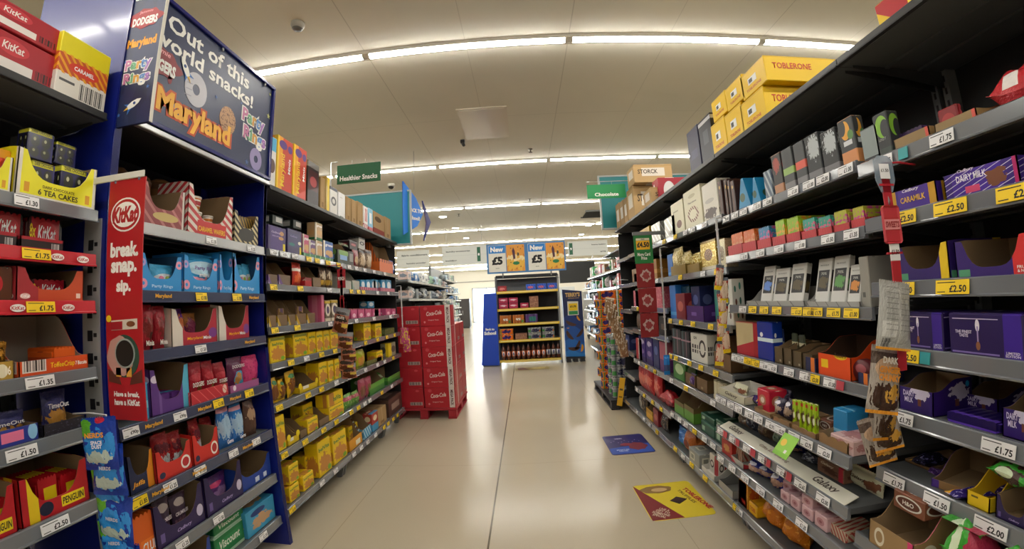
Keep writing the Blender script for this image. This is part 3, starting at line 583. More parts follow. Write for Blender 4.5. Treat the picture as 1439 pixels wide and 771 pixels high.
kind('pink_card_box', 'carton', 'carton', 'tall thin pink card box', CC, '#c8587c', [('vband', .3, .7, '#d87c98')])
kind('seed_box', 'carton', 'carton', 'cream and yellow seed box', CC, '#6a5b48', [('ell', .5, .55, .45, .3, '#dcd2c0'), ('ell', .5, .55, .25, .18, '#4a3a60'), ('band', .86, 1, '#c8a820'), ('band', 0, .16, '#d8ccb4')], d=.08)
kind('pink_flute_tray', 'tray', 'display_tray', 'small pink tray with scalloped front', CT, '#c4507e', [('ell', .5, .3, .25, .2, '#f0c0d0')], hf=.95, style='wave', d=.18)
BV = [('blot', .5, .33, .45, .26, 7, '#c9873a'), ('rect', .08, .92, .66, .86, '#e9c712'), ('ell', .8, .12, .13, .08, '#7ab030'), ('vband', 0, .05, '#e0b810')]
kind('biscuit_box', 'carton', 'biscuit_box', 'yellow breakfast biscuit box', CB, '#f0cb18', BV, d=.11, t=[('belVita', .5, .77, .82, .11, '#1f7a4a', {})])
kind('biscuit_box_wide', 'carton', 'biscuit_box', 'wide yellow breakfast biscuit box', CB, '#e9c61a', [('band', .8, 1, '#8a8a30')]+BV, d=.13, t=[('belVita', .5, .72, .7, .12, '#1f7a4a', {})])
kind('biscuit_box_flat', 'carton', 'biscuit_box', 'yellow biscuit box lying on another', CB, '#f0cb18', [('vband', .1, .4, '#c9873a')], d=.11, t=[('belVita', .6, .5, .5, .4, '#1f7a4a', {})])
kind('biscuit_box_grey', 'carton', 'biscuit_box', 'yellow and grey biscuit box', CB, '#9a9880', [('vband', 0, .4, '#e8c820'), ('ell', .65, .5, .28, .25, '#4a4a48')], d=.1)
kind('biscuit_pack_green', 'multi', 'biscuit_pack', 'flat olive green biscuit packs', CB, '#4e5a30', [('noise', 8, .55, '#7a8048')], d=.14)
kind('biscuit_bag', 'pouch', 'biscuit_bag', 'yellow and brown breakfast biscuit bag', CG, '#d8ac1c', [('blot', .5, .45, .42, .3, 6, '#7a4820'), ('ell', .5, .8, .35, .08, '#2f7a48')], d=.06, rough=.3, crinkle=.4)
kind('biscuit_bag_green', 'pouch', 'biscuit_bag', 'yellow green biscuit bag', CG, '#a8b020', [('blot', .5, .4, .4, .25, 6, '#c48a3a')], d=.06, rough=.3, crinkle=.4)
kind('biscuit_tray_open', 'tray', 'display_tray', 'open yellow-fronted biscuit tray', CT, '#d9b71a', [('rect', .2, .5, .2, .8, '#e8e4d8')], hf=.4, d=.2, tab='#eed21c')
kind('olive_tray', 'tray', 'display_tray', 'olive printed low tray', CT, '#5c5e34', [('noise', 9, .55, '#86883c')], hf=.5, d=.2)
kind('pack_green_pink', 'pouch', 'snack_bag', 'green and pink seed snack pack', CG, '#5a9a3a', [('band', .55, .8, '#c85a80'), ('noise', 9, .6, '#c8d090')], d=.05, rough=.3, crinkle=.3)
kind('pack_pink_brown', 'pouch', 'snack_bag', 'pink and brown snack pack', CG, '#a84c62', [('blot', .5, .4, .4, .25, 7, '#7a5038')], d=.05, rough=.3, crinkle=.3)
kind('green_bar_tray', 'tray', 'display_tray', 'lime green tray of cereal bars', CT, '#5fa042', [('band', .0, .3, '#3d8038'), ('ell', .5, .7, .3, .12, '#e6ecd0')], hf=.55, d=.2)
kind('orange_kraft_tray', 'tray', 'display_tray', 'brown tray with orange front', CT, '#6a4a34', [('band', 0, .42, '#e09a22'), ('rect', .5, .85, .06, .26, '#f2ead0')], hf=.42, d=.2)
kind('blue_kraft_tray', 'tray', 'display_tray', 'brown tray with pale blue front', CT, '#7a5c42', [('band', 0, .5, '#4f9cc4'), ('diag', 4, .7, .7, '#d8ecf4')], hf=.48, d=.2)
kind('case_dark_brown', 'carton', 'case', 'long dark brown case', CC, '#4d3630', [('rect', .2, .8, .3, .65, '#a08c80'), ('band', .8, 1, '#5f463c')])
# blue bay
kind('choc_pot', 'pot', 'snack_pot', 'brown round snack pot', 'pot', '#6b4a2c', [('band', .78, .9, '#4c3220'), ('band', .2, .4, '#7c5836')], d=.1, rough=.35)
kind('wafer_pack', 'multi', 'wafer_pack', 'gold and red striped caramel wafer pack', 'biscuit pack', '#d8a02c', [('diag', 5, .8, .1, '#a8282c')], d=.07, metal=.3, rough=.3)
STR = [('band', .45, 1, '#d9cfc4'), ('diag', 6, .7, .1, '#b83a40')]
kind('wafer_tray_red', 'tray', 'display_tray', 'maroon wafer tray with cream stripes', CT, '#8f4446', [('diag', 4, .8, .6, '#b87472'), ('vband', 0, .06, '#cfc8be'), ('vband', .94, 1, '#cfc8be'), ('ell', .55, .25, .3, .1, '#c8b070')], hf=.42, style='u', d=.24)
kind('wafer_tray_stripe', 'tray', 'display_tray', 'red and white striped wafer tray', CT, '#d8d0c6', [('diag', 5, 1.2, 0, '#b83238'), ('rect', .2, .85, .02, .3, '#c42a2c')], hf=.3, style='u', d=.24, t=[('CARAMEL WAFERS', .52, .14, .6, .1, '#f0c028', {})])
kind('wafer_tray_black', 'tray', 'display_tray', 'black and gold striped wafer tray', CT, '#c9b98c', [('diag', 5, 1.1, 0, '#24201c'), ('ell', .5, .3, .32, .2, '#2a2620')], hf=.5, style='u', d=.24)
kind('wafer_bar_pack', 'multi', 'wafer_pack', 'dark gold wafer pack', 'biscuit pack', '#9a7a34', [('diag', 6, .6, .2, '#2c241c')], d=.06)
kind('striped_cup', 'cup', 'snack_cup', 'small striped wafer cup', 'cup', '#e8e0d4', [('band', .38, .66, '#a8282c'), ('band', .1, .3, '#c8742a'), ('band', .76, .86, '#c8742a')], d=.06)
kind('ring_tray', 'tray', 'display_tray', 'sky blue tray printed with pink ring biscuits', CT, '#2f93d8', [('ell', .93, .72, .09, .11, '#e59ab4'), ('ell', .93, .72, .035, .04, '#2f93d8'), ('ell', .06, .72, .07, .1, '#b8a0d8'), ('ell', .06, .72, .03, .04, '#2f93d8'), ('ell', .08, .2, .09, .12, '#e59ab4'), ('ell', .08, .2, .035, .045, '#2f93d8')], hf=.33, style='u', d=.2, inside=mat('blue_board', '#2a5c86', .7), t=[('Party Rings', .52, .13, .5, .1, '#bfe4ff', {})])
kind('ring_bag', 'pouch', 'biscuit_bag', 'small pale blue ring biscuit bag', CG, '#4aaee0', [('ell', .5, .5, .4, .16, '#e6eef4'), ('ell', .35, .5, .1, .08, '#e488a8'), ('ell', .6, .5, .1, .08, '#b8d060')], d=.05, rough=.28, crinkle=.6, box=False)
kind('ring_bag_big', 'pouch', 'biscuit_bag', 'large crumpled pale blue ring biscuit bag', CG, '#3aa0dc', [('ell', .5, .62, .45, .18, '#b8e0f4'), ('blot', .45, .3, .3, .12, 8, '#e8a0b8')], d=.08, rough=.25, crinkle=.8, box=False, t=[('Party Rings', .5, .62, .6, .12, '#7a58a8', {}), ('minis', .5, .46, .35, .1, '#f2f2f2', {})])
kind('minis_bag_red', 'pouch', 'biscuit_bag', 'glossy crimson mini cookie bag', CG, '#a01e2c', [('blot', .55, .5, .4, .2, 6, '#7a2424'), ('ell', .7, .3, .16, .1, '#3c1c18')], d=.06, rough=.25, crinkle=.8, box=False, t=[('Minis', .5, .16, .6, .12, '#f0e8e0', {})])
kind('minis_bag_purple', 'pouch', 'biscuit_bag', 'shiny violet mini cookie bag', CG, '#6a2f86', [('blot', .5, .5, .5, .3, 6, '#c86a3a')], d=.06, rough=.2, crinkle=.8, box=False)
kind('minis_bag_gold', 'pouch', 'biscuit_bag', 'shiny amber mini cookie bag', CG, '#a8662c', [('blot', .5, .5, .5, .3, 6, '#7a2e4a')], d=.06, rough=.2, crinkle=.8, box=False)
kind('minis_tray', 'tray', 'display_tray', 'crimson cookie tray with white end panel', CT, '#b02a3c', [('vband', 0, .22, '#ddd4c8'), ('ell', .9, .28, .1, .14, '#7a3a8a')], hf=.32, style='u', d=.24, t=[('Maryland', .48, .16, .34, .1, '#f4b21c', dict(shear=.1)), ('Minis', .76, .16, .18, .09, '#ffffff', {})])
kind('blue_card_box', 'carton', 'carton', 'thin turquoise carton', CC, '#3a9cc8', [('band', .3, .5, '#7ac0dc')])
kind('purple_tray', 'tray', 'display_tray', 'violet and turquoise cutaway tray', CT, '#5f3a86', [('vband', .82, 1, '#5ab4d4'), ('ell', .12, .75, .1, .08, '#d8d0e4'), ('vband', .2, .26, '#7a5aa0')], hf=.28, style='u', d=.24)
kind('bar_pack_purple', 'multi', 'bar_pack', 'small purple bar pack in tray', 'snack bar', '#5a2e7c', [('band', .3, .6, '#48a8c4')], d=.1)
DG = [('blot', .5, .75, .4, .1, 8, '#d8b890')]
kind('jam_bag', 'pouch', 'biscuit_bag', 'crumpled red jam biscuit bag', CG, '#a41c2e', [('ell', .5, .62, .4, .1, '#c23a48'), ('ell', .72, .3, .18, .12, '#8a5a34')], d=.06, rough=.25, crinkle=.8, box=False, t=[('DODGERS', .5, .45, .8, .12, '#f4eee8', {})])
kind('jam_tray', 'tray', 'display_tray', 'low scarlet jam biscuit tray', CT, '#c2303a', [('ell', .9, .5, .06, .3, '#e8c8b8'), ('diag', 5, .3, .93, '#e06a6a')], hf=.85, d=.22)
kind('dodger_bag_purple', 'pouch', 'biscuit_bag', 'plum jam biscuit bag with teddy print', CG, '#63284e', [('ell', .6, .35, .34, .22, '#4aa0c8'), ('blot', .5, .35, .2, .16, 8, '#c08a4a')], d=.06, rough=.25, crinkle=.6, box=False, t=[('DODGERS', .5, .74, .75, .1, '#e8d8e4', {})])
kind('dodger_bag_pink', 'pouch', 'biscuit_bag', 'bright pink crumpled biscuit bag', CG, '#d8447c', [('noise', 6, .6, '#b83468')], d=.06, rough=.25, crinkle=.9, box=False)
kind('pink_lilac_tray', 'tray', 'display_tray', 'low lilac pink tray', CT, '#a0568a', [('ell', .15, .5, .05, .3, '#f0e0ec')], hf=.85, d=.22)
kind('jaffa_tray', 'tray', 'display_tray', 'navy tray with orange spotted side', CT, '#232c4e', [('vband', .72, 1, '#e08a1c'), ('noise', 14, .66, '#3a4470')], hf=.42, style='u', d=.26, t=[('Jaffa', .35, .2, .5, .16, '#f0a828', dict(shear=.2))])
kind('dog_bag_red', 'pouch', 'biscuit_bag', 'red crinkled biscuit bag with cartoonless badge', CG, '#a8242a', [('blot', .5, .66, .42, .12, 7, '#6a2430'), ('blot', .5, .32, .4, .16, 10, '#c8ccd0'), ('noise', 8, .64, '#c84a3c')], d=.07, rough=.22, crinkle=.9, box=False)
K['dog_bag_red']['look'] = 'red crinkled biscuit bag with silver patches'
kind('red_side_tray', 'tray', 'display_tray', 'bright red tray with round white badges', CT, '#d0342c', [('ell', .82, .3, .14, .22, '#f0ece4'), ('ell', .82, .3, .1, .15, '#b82a30'), ('ell', .15, .18, .08, .1, '#283050')], hf=.5, style='u', d=.24)
kind('bear_bag_blue', 'pouch', 'biscuit_bag', 'bright blue gem biscuit bag', CG, '#2f74c4', [('blot', .5, .5, .5, .26, 9, '#a8c8e4'), ('noise', 9, .66, '#4c94d8'), ('band', .84, .93, '#e0a0b0')], d=.06, rough=.25, crinkle=.5, box=False, t=[('Gems', .62, .16, .5, .1, '#f4f8ff', {})])
kind('bear_bag_brown', 'pouch', 'biscuit_bag', 'brown chocolate biscuit bag', CG, '#5a3c30', [('blot', .5, .6, .36, .15, 6, '#a88870')], d=.06, rough=.25, crinkle=.5, box=False)
kind('club_pack', 'multi', 'biscuit_pack', 'bright orange biscuit bar multipack', 'biscuit pack', '#e0641c', [('rect', .3, .95, .05, .4, '#f07a20')], d=.12, t=[('CLUB', .6, .22, .5, .22, '#ffffff', dict(shear=.1))])
kind('raisin_pouch', 'pouch', 'snack_bag', 'dark purple raisin pouch', CG, '#3c2a40', [('ell', .5, .78, .32, .1, '#b0a4a0'), ('blot', .5, .25, .36, .14, 8, '#6c4c5c')], d=.04, rough=.4, crinkle=.3, box=False, t=[('CRUMBLES', .5, .52, .8, .1, '#d8cfd8', {})])
kind('purple_kraft_tray', 'tray', 'display_tray', 'dark purple fronted cardboard tray', CT, '#2c2050', [('ell', .9, .32, .07, .14, '#c8c0dc'), ('rect', .08, .16, .1, .3, '#6a5a98')], hf=.34, style='u', d=.26, t=[('Cadbury', .55, .16, .3, .1, '#b8a8dc', dict(shear=.3))])
kind('finger_pouch', 'pouch', 'biscuit_bag', 'purple biscuit finger pouch', CG, '#4a2468', [('blot', .55, .4, .3, .18, 7, '#8c6c9c'), ('band', 0, .16, '#d0c8b0'), ('ell', .4, .72, .3, .08, '#c0346c')], d=.06, rough=.3, crinkle=.5, box=False)
kind('blue_open_tray', 'tray', 'display_tray', 'empty royal blue cardboard tray', CT, '#1f3f98', [('rect', .5, .62, .08, .28, '#d0d8ec'), ('rect', .75, .85, .08, .28, '#d0d8ec')], hf=.45, style='u', d=.26)
kind('mint_box_green', 'carton', 'biscuit_box', 'green mint biscuit box', CB, '#1d7a44', [('rect', .08, .92, .35, .8, '#238a50'), ('band', 0, .15, '#a8c8b0')], d=.2, t=[('Viscount', .5, .58, .7, .36, '#e8f0e4', dict(shear=.2))])
kind('light_blue_box', 'carton', 'biscuit_box', 'light blue biscuit box', CB, '#3f9cc8', [('blot', .5, .4, .35, .22, 7, '#c8a078'), ('ell', .4, .78, .25, .12, '#1c3c7c')], d=.2)
# nearest left
kind('red_wafer_case', 'carton', 'case', 'red wafer case with white label strip', CC, '#a82230', [('rect', .05, .72, .12, .36, '#e8e2de'), ('ell', .45, .68, .2, .2, '#c83a44'), ('rect', .1, .16, .62, .74, '#e0b8b8'), ('bars', .76, .97, .14, .38, '#2a1818')], t=[('KitKat', .45, .68, .27, .2, '#f4ece8', dict(shear=.15))])
kind('caramel_case', 'carton', 'case', 'yellow topped caramel wafer case', CC, '#e4e0d8', [('band', .55, 1, '#e8dc18'), ('band', .36, .66, '#c8541c'), ('diag', 7, 1.0, .2, '#e9a21c'), ('band', 0, .34, '#e4e0d8'), ('band', .68, 1, '#e8dc18'), ('ell', .5, .5, .3, .1, '#d83c24'), ('bars', .45, .95, .04, .3, '#1c1c1c'), ('rect', .06, .35, .22, .26, '#555555')], t=[('CARAMEL', .5, .5, .4, .07, '#ffffff', {})])
kind('tea_cake_tray', 'tray', 'display_tray', 'yellow fronted tea cake tray', CT, '#e8e21c', [('vband', 0, .05, '#d8d4c8'), ('vband', .95, 1, '#d8d4c8'), ('band', 0, .06, '#d8d4c8'), ('rect', .09, .15, .1, .3, '#d89a1c'), ('rect', .85, .91, .1, .3, '#d89a1c')], hf=.38, style='u', t=[('6 TEA CAKES', .5, .15, .5, .12, '#1c1a10', {}), ('DARK CHOCOLATE', .5, .27, .4, .06, '#4a4010', {})], d=.22)
kind('tea_cake_box', 'carton', 'cake_box', 'navy tea cake box showing dark domes', 'cake box', '#24234c', [('ell', .27, .62, .17, .2, '#2a2c26'), ('ell', .68, .62, .17, .2, '#2a2c26'), ('ell', .27, .25, .17, .18, '#22241e'), ('ell', .68, .25, .17, .18, '#22241e'), ('ell', .24, .68, .05, .06, '#b8b890'), ('ell', .65, .68, .05, .06, '#b8b890'), ('ell', .24, .3, .05, .05, '#a8a880'), ('ell', .65, .3, .05, .05, '#a8a880'), ('band', .86, 1, '#d8d43c'), ('vband', .9, 1, '#302e74')], d=.06, rough=.2, t=[('DARK CHOCOLATE', .5, .93, .8, .09, '#26240c', {})])
kind('orange_pack_box', 'carton', 'cake_box', 'orange and yellow cake box', 'cake box', '#e8a01c', [('ell', .7, .5, .3, .3, '#c83c1c')], d=.08)
kind('wafer_multipack', 'multi', 'wafer_multipack', 'red chocolate wafer multipack', 'chocolate multipack', '#a81c2c', [('vband', .0, .12, '#3a1820'), ('vband', .9, 1, '#1c1416'), ('ell', .55, .5, .34, .4, '#c22a38')], d=.08, rough=.25, t=[('KitKat', .55, .55, .5, .45, '#ffffff', dict(shear=.15)), ('8x', .16, .6, .16, .4, '#f4d81c', {})])
kind('wafer_tray_low', 'tray', 'display_tray', 'low black and red wafer tray', CT, '#241c1e', [('band', .6, 1, '#a8202c'), ('bars', .7, .9, .1, .5, '#c8c8c8')], hf=.8, d=.24)
kind('white_choc_pack', 'multi', 'wafer_multipack', 'white and brown wafer multipack', 'chocolate multipack', '#d8d0c4', [('vband', .4, 1, '#5a3424'), ('ell', .4, .5, .28, .3, '#b82a34')], d=.08, rough=.25)
kind('wafer_tray_orange', 'tray', 'display_tray', 'orange fronted cardboard wafer tray', CT, '#c8502c', [('vband', 0, .3, '#a8323a'), ('rect', .88, .95, .1, .25, '#f0d8c8'), ('ell', .12, .15, .07, .08, '#e8c8c0')], hf=.34, style='u', d=.26, t=[('KitKat', .12, .15, .12, .09, '#ffffff', dict(shear=.15))])
kind('toffee_case', 'tray', 'display_tray', 'orange toffee biscuit case with cut-away side', CT, '#d84e1c', [('rect', .04, .36, .06, .3, '#e8dcd4'), ('bars', .06, .34, .08, .27, '#2a1a14'), ('band', .88, .96, '#d8d0cc')], hf=.26, style='slope', d=.28, inside=mat('pale_board', '#b0a498', .8), t=[('ToffeeCrisp', .6, .13, .36, .12, '#f4c81c', dict(shear=.1)), ('7 Biscuits', .88, .13, .18, .07, '#ffffff', {})])
kind('toffee_pack', 'multi', 'biscuit_pack', 'orange toffee bar pack in case', 'biscuit pack', '#e8641c', [('band', .4, .6, '#b83c14')], d=.14)
kind('gold_tray', 'tray', 'display_tray', 'low gold paper tray', CT, '#b8943c', [('ell', .7, .4, .15, .3, '#f0e8c8')], hf=.8, d=.24, t=[('16', .85, .4, .14, .4, '#fff8e0', {})])
kind('gold_bag', 'pouch', 'snack_bag', 'crinkled gold foil bag', CG, '#b8862c', [('noise', 6, .55, '#6c4a18')], d=.06, rough=.2, metal=.6, crinkle=.9, box=False)
kind('dark_tray', 'tray', 'display_tray', 'black fronted tray', CT, '#24222c', [('noise', 10, .62, '#4c4a60')], hf=.7, d=.24)
kind('time_bag', 'pouch', 'snack_bag', 'navy wafer bag with gold bars printed', CG, '#2a2c5c', [('blot', .5, .35, .4, .2, 7, '#b8863c'), ('ell', .5, .68, .42, .12, '#3a3c78')], d=.05, rough=.3, crinkle=.6, box=False, t=[('TimeOut', .5, .66, .8, .13, '#e8e8f0', {})])
kind('blue_pack_tray', 'tray', 'display_tray', 'blue and purple low tray', CT, '#2c3c98', [('ell', .9, .5, .08, .4, '#8cc0e8'), ('rect', .4, .75, .2, .7, '#e87aa0')], hf=.85, d=.24)
kind('penguin_tray', 'tray', 'display_tray', 'red biscuit bar tray with yellow flash', CT, '#b81c24', [('vband', .1, .24, '#f0cc1c'), ('rect', .56, .92, .1, .34, '#f4d81c'), ('ell', .34, .2, .1, .14, '#1c2038')], hf=.36, style='u', d=.28, t=[('PENGUIN', .74, .22, .33, .15, '#14141c', dict(shear=.1))])
kind('penguin_pack', 'multi', 'biscuit_pack', 'red and yellow biscuit bar pack', 'biscuit pack', '#b81c24', [('rect', .3, .9, .3, .7, '#e8c81c')], d=.16, rough=.25)
# right-hand goods
kind('red_yellow_case', 'carton', 'case', 'red case with yellow flash', CC, '#b81c24', [('slope', -1.2, .7, '#f0c81c')])
kind('triangle_case', 'carton', 'case', 'yellow case of triangular chocolate', CC, '#f0c60c', [('band', .93, 1, '#e0b40a')], t=[('TOBLERONE', .5, .22, .6, .1, '#c8432a', {})], side=('TOBLERONE', '#c83a24'), lab=True)
kind('case_navy_open', 'tray', 'display_tray', 'dark navy tray with white rim label', CT, '#2c2d38', [('band', .86, .94, '#c8c8cc'), ('rect', .3, .7, .4, .7, '#4a4c58')], hf=.98, d=.3)
kind('case_navy', 'carton', 'case', 'dark violet blue case', CC, '#2d2c4a', [('rect', .2, .8, .3, .5, '#3c3c60')])
kind('case_kraft_print', 'carton', 'case', 'brown sweet case with printed crest', CC, '#b59668', [('rect', .2, .8, .35, .8, '#d8d0c4'), ('band', .9, 1, '#a88a5c')], rough=.85, side=('STORCK', '#3c2c1c'))
kind('case_red_shield', 'carton', 'case', 'deep red case with white shield', CC, '#a82434', [('ell', .3, .5, .16, .36, '#e8e4e0')], side=None)
kind('case_kraft_label', 'carton', 'case', 'small brown case with white label', CC, '#a88a60', [('rect', .2, .8, .3, .75, '#d8d4cc')], d=.35, rough=.85)
kind('red_big_bag', 'flatbag', 'biscuit_bag', 'large red foil bag', CG, '#b82c34', [('rect', .3, .6, .5, .8, '#e4dcd8'), ('band', 0, .12, '#2c3c98')], rough=.25, crinkle=.6, box=False)
kind('kraft_open_tray', 'tray', 'display_tray', 'torn open brown cardboard tray', CT, '#94794e', [('vband', .9, 1, '#d8584a')], hf=.55, style='slope', d=.24)
kind('red_bar_pack', 'bar', 'chocolate_bar', 'dark red chocolate bar', CP, '#8a1c24', [('ell', .5, .5, .3, .3, '#b83c3c')], d=.02)
kind('purple_bar_pack', 'multi', 'bar_pack', 'dark purple bar pack in torn tray', 'snack bar', '#3a2450', [('ell', .6, .5, .25, .2, '#8c7ca8')], d=.12)
SL = lambda c, f: [('band', 0, .24, c), ('blot', .5, .7, .36, .2, 7, f), ('rect', .1, .9, .42, .5, '#8a8c88')]
kind('slim_green', 'carton', 'carton', 'slim black box with green fruit', 'chocolate box', '#34373a', [('band', 0, .2, '#3c4844'), ('ell', .55, .68, .42, .25, '#84b83c'), ('ell', .75, .62, .3, .2, '#34373a')], d=.05, t=[('LINDT', .5, .4, .5, .06, '#9a9c98', {})])
kind('slim_slab', 'carton', 'carton', 'pale grey slab box', 'chocolate box', '#8c9898', [('band', 0, .16, '#2c2c34')], d=.04)
kind('slim_melon', 'carton', 'carton', 'slim black box with orange melon slice', 'chocolate box', '#3c3f42', [('band', 0, .3, '#d8925c'), ('ell', .45, .74, .3, .2, '#eaa83c'), ('ell', .25, .82, .25, .18, '#3c3f42'), ('ell', .75, .62, .18, .1, '#5c8a4c'), ('rect', .25, .8, .42, .52, '#d8dce0')], d=.05)
kind('slim_silver', 'carton', 'carton', 'slim charcoal box with silver splash', 'chocolate box', '#303336', [('blot', .6, .7, .4, .25, 12, '#b8c0c4'), ('band', 0, .2, '#78787c'), ('noise', 24, .72, '#9aa0a4')], d=.05)
kind('slim_coral', 'carton', 'carton', 'slim charcoal box with coral band', 'chocolate box', '#44474a', [('band', .38, .56, '#e0604c'), ('band', 0, .2, '#808084')], d=.05)
kind('slim_lime', 'carton', 'carton', 'slim charcoal box with lime band', 'chocolate box', '#44474a', [('band', .38, .54, '#98b868'), ('band', 0, .2, '#808084')], d=.05)
kind('slim_berry', 'carton', 'carton', 'slim dark box with red berries', 'chocolate box', '#34302f', [('blot', .5, .72, .35, .18, 9, '#a84438'), ('band', 0, .26, '#b88460')], d=.05)
kind('slim_small', 'carton', 'carton', 'small steel blue box', 'chocolate box', '#5c6c80', [('diag', 2, 1, .3, '#a8b4bc')], d=.05)
kind('triangle_blue', 'wedge', 'gift_box', 'azure blue tent-shaped box', 'gift box', '#1f86b8', [('ell', .4, .4, .2, .14, '#3c5c44'), ('band', 0, .1, '#166490')], d=.12)
kind('thin_brown_box', 'carton', 'carton', 'thin dark brown chocolate box', 'chocolate box', '#3c2420', [('vband', .3, .6, '#5c3828'), ('ell', .5, .8, .2, .05, '#b88a3c')], d=.14)
kind('praline_white', 'carton', 'praline_box', 'white praline box with dark bottles', 'chocolate box', '#dcd8cc', [('blot', .45, .2, .4, .14, 10, '#4c3a34'), ('ell', .45, .52, .3, .06, '#b8b4ac')], d=.1)
kind('praline_cream', 'carton', 'praline_box', 'large cream box with ring of pralines', 'chocolate box', '#ddd8bc', [('ell', .5, .35, .32, .2, '#7c4c38'), ('diag', 9, .9, .2, '#ddd8bc'), ('ell', .5, .35, .2, .12, '#e4dfc6'), ('ell', .5, .82, .2, .05, '#b8b08c')], d=.1, t=[('Thorntons', .5, .66, .5, .05, '#5c4c3c', dict(shear=.2))])
kind('praline_cream_small', 'carton', 'praline_box', 'small cream praline box', 'chocolate box', '#d9d4b6', [('ell', .6, .3, .2, .12, '#6c4434'), ('rect', .2, .6, .7, .74, '#a8a080')], d=.1)
kind('case_silver', 'carton', 'carton', 'silver striped chocolate box', 'chocolate box', '#a8a8a0', [('diag', 3, .8, .8, '#f0f0ea'), ('band', 0, .14, '#6c6c64')], d=.12, metal=.4, rough=.3)
kind('box_gold_small', 'carton', 'carton', 'small gold chocolate box', 'chocolate box', '#a88a38', [('rect', .3, .7, .2, .7, '#3c2c1c')], d=.1, metal=.3)
kind('caramel_bar_tray', 'tray', 'display_tray', 'purple tray of golden caramel bars', CT, '#3c2080', [('rect', .25, 1, 0, .75, '#4a2a94'), ('vband', .86, 1, '#c8961c'), ('vband', .12, .2, '#c8961c')], hf=.75, d=.2, t=[('Cadbury', .52, .68, .34, .14, '#f0e8f8', dict(shear=.3)), ('CARAMILK', .54, .38, .5, .2, '#e8b83c', {})])
kind('milk_bar_tray', 'tray', 'display_tray', 'large purple tray of milk chocolate bars', CT, '#35197c', [('rect', .12, .8, .0, .95, '#44249a'), ('diag', 5, -1.2, .93, '#d8d0e8'), ('blot', .72, .4, .14, .24, 8, '#7c4a30'), ('rect', .3, .5, .1, .3, '#d84c78'), ('vband', .94, 1, '#b8206c')], hf=.8, d=.2, t=[('DAIRY MILK', .4, .58, .42, .2, '#f4f0ff', {}), ('Cadbury', .34, .8, .24, .12, '#e8dcf4', dict(shear=.3))])
kind('red_low_tray', 'tray', 'display_tray', 'low red ticket-fronted tray', CT, '#c02e34', [('diag', 12, 0, .9, '#d8686c')], hf=.85, d=.16)
for k_, c_, a_, l_ in (('yellow_green', '#b8b83c', '#c8508c', 'yellow green'), ('teal_pink', '#3ca08c', '#d8648c', 'teal and pink'), ('lime', '#9ac42c', '#e8a83c', 'lime green'), ('blue_pink', '#3c86b8', '#d8649c', 'blue and pink'), ('orange', '#e0702c', '#e8a06c', 'orange')):
    kind('bar_'+k_, 'multi', 'chocolate_bar', l_+' chocolate bar stack', CP, c_, [('noise', 5, .56, a_)], d=.15, rough=.35)
kind('gold_star_box', 'carton', 'praline_box', 'silver and gold star praline box', 'chocolate box', '#b8ae90', [('ell', .5, .5, .36, .25, '#5c4c34'), ('noise', 16, .6, '#e8e0b8')], d=.08, metal=.4, rough=.25)
kind('gold_ball_box', 'carton', 'praline_box', 'clear box of gold foil pralines', 'chocolate box', '#b09440', [('noise', 12, .55, '#e8d684'), ('ell', .5, .52, .26, .2, '#6c4c30'), ('band', 0, .14, '#d0c8b0'), ('band', .92, 1, '#7c6428')], d=.08, metal=.5, rough=.2)
kind('gold_balls_pack', 'pouch', 'praline_bag', 'gold foil praline bag', CG, '#b89c48', [('noise', 9, .52, '#ece0a0')], d=.07, metal=.6, rough=.2, crinkle=1, box=False)
kind('gold_net_bag', 'pouch', 'praline_bag', 'tall gold net bag of sweets', CG, '#c4b070', [('noise', 22, .55, '#f4ecc8')], d=.07, metal=.5, rough=.3, crinkle=1, box=False)
kind('brown_low_tray', 'tray', 'display_tray', 'low ochre cardboard tray', CT, '#8c7434', [], hf=.85, d=.2)
kind('box_bright_blue', 'carton', 'carton', 'bright cobalt blue box', 'chocolate box', '#1f6cc0', [('band', .1, .2, '#4c9cd8')], d=.12)
kind('box_orange_brown', 'carton', 'carton', 'amber brown box', 'chocolate box', '#9c6820', [('band', .3, .5, '#c08a3c')], d=.12)
kind('case_kraft_open', 'tray', 'display_tray', 'brown open tray', CT, '#8a6c4c', [], hf=.8, d=.2)
kind('box_pink', 'carton', 'carton', 'pink patterned gift carton', 'chocolate box', '#c85c70', [('noise', 9, .55, '#d8848c')], d=.12)
kind('box_pale_green', 'carton', 'carton', 'pale green marbled carton', 'chocolate box', '#9cb0a0', [('noise', 9, .55, '#3c5c4c')], d=.12)
kind('purple_yellow_tray', 'tray', 'display_tray', 'purple tray with tall yellow side', CT, '#35206c', [('vband', .84, 1, '#e8c41c'), ('rect', .03, .2, .04, .22, '#58a078')], hf=.32, style='u', d=.22)
kind('purple_red_tray', 'tray', 'display_tray', 'purple tray with tall red side', CT, '#392272', [('vband', .78, 1, '#d83434'), ('rect', .03, .2, .04, .22, '#58a078')], hf=.25, style='u', d=.22, t=[('FRUIT', .9, .2, .14, .07, '#f4ece8', {}), ('& NUT', .9, .11, .14, .07, '#f4ece8', {})])
kind('fruit_bar', 'multi', 'chocolate_bar', 'purple foil bar lying in tray', CP, '#3c1c88', [('vband', .6, .7, '#b81c5c')], d=.14, rough=.25)
def slim(c): return [('rect', .12, .88, .28, .74, '#17171a'), ('blot', .5, .46, .34, .13, 8, c), ('band', .92, 1, '#c8c6c0')]
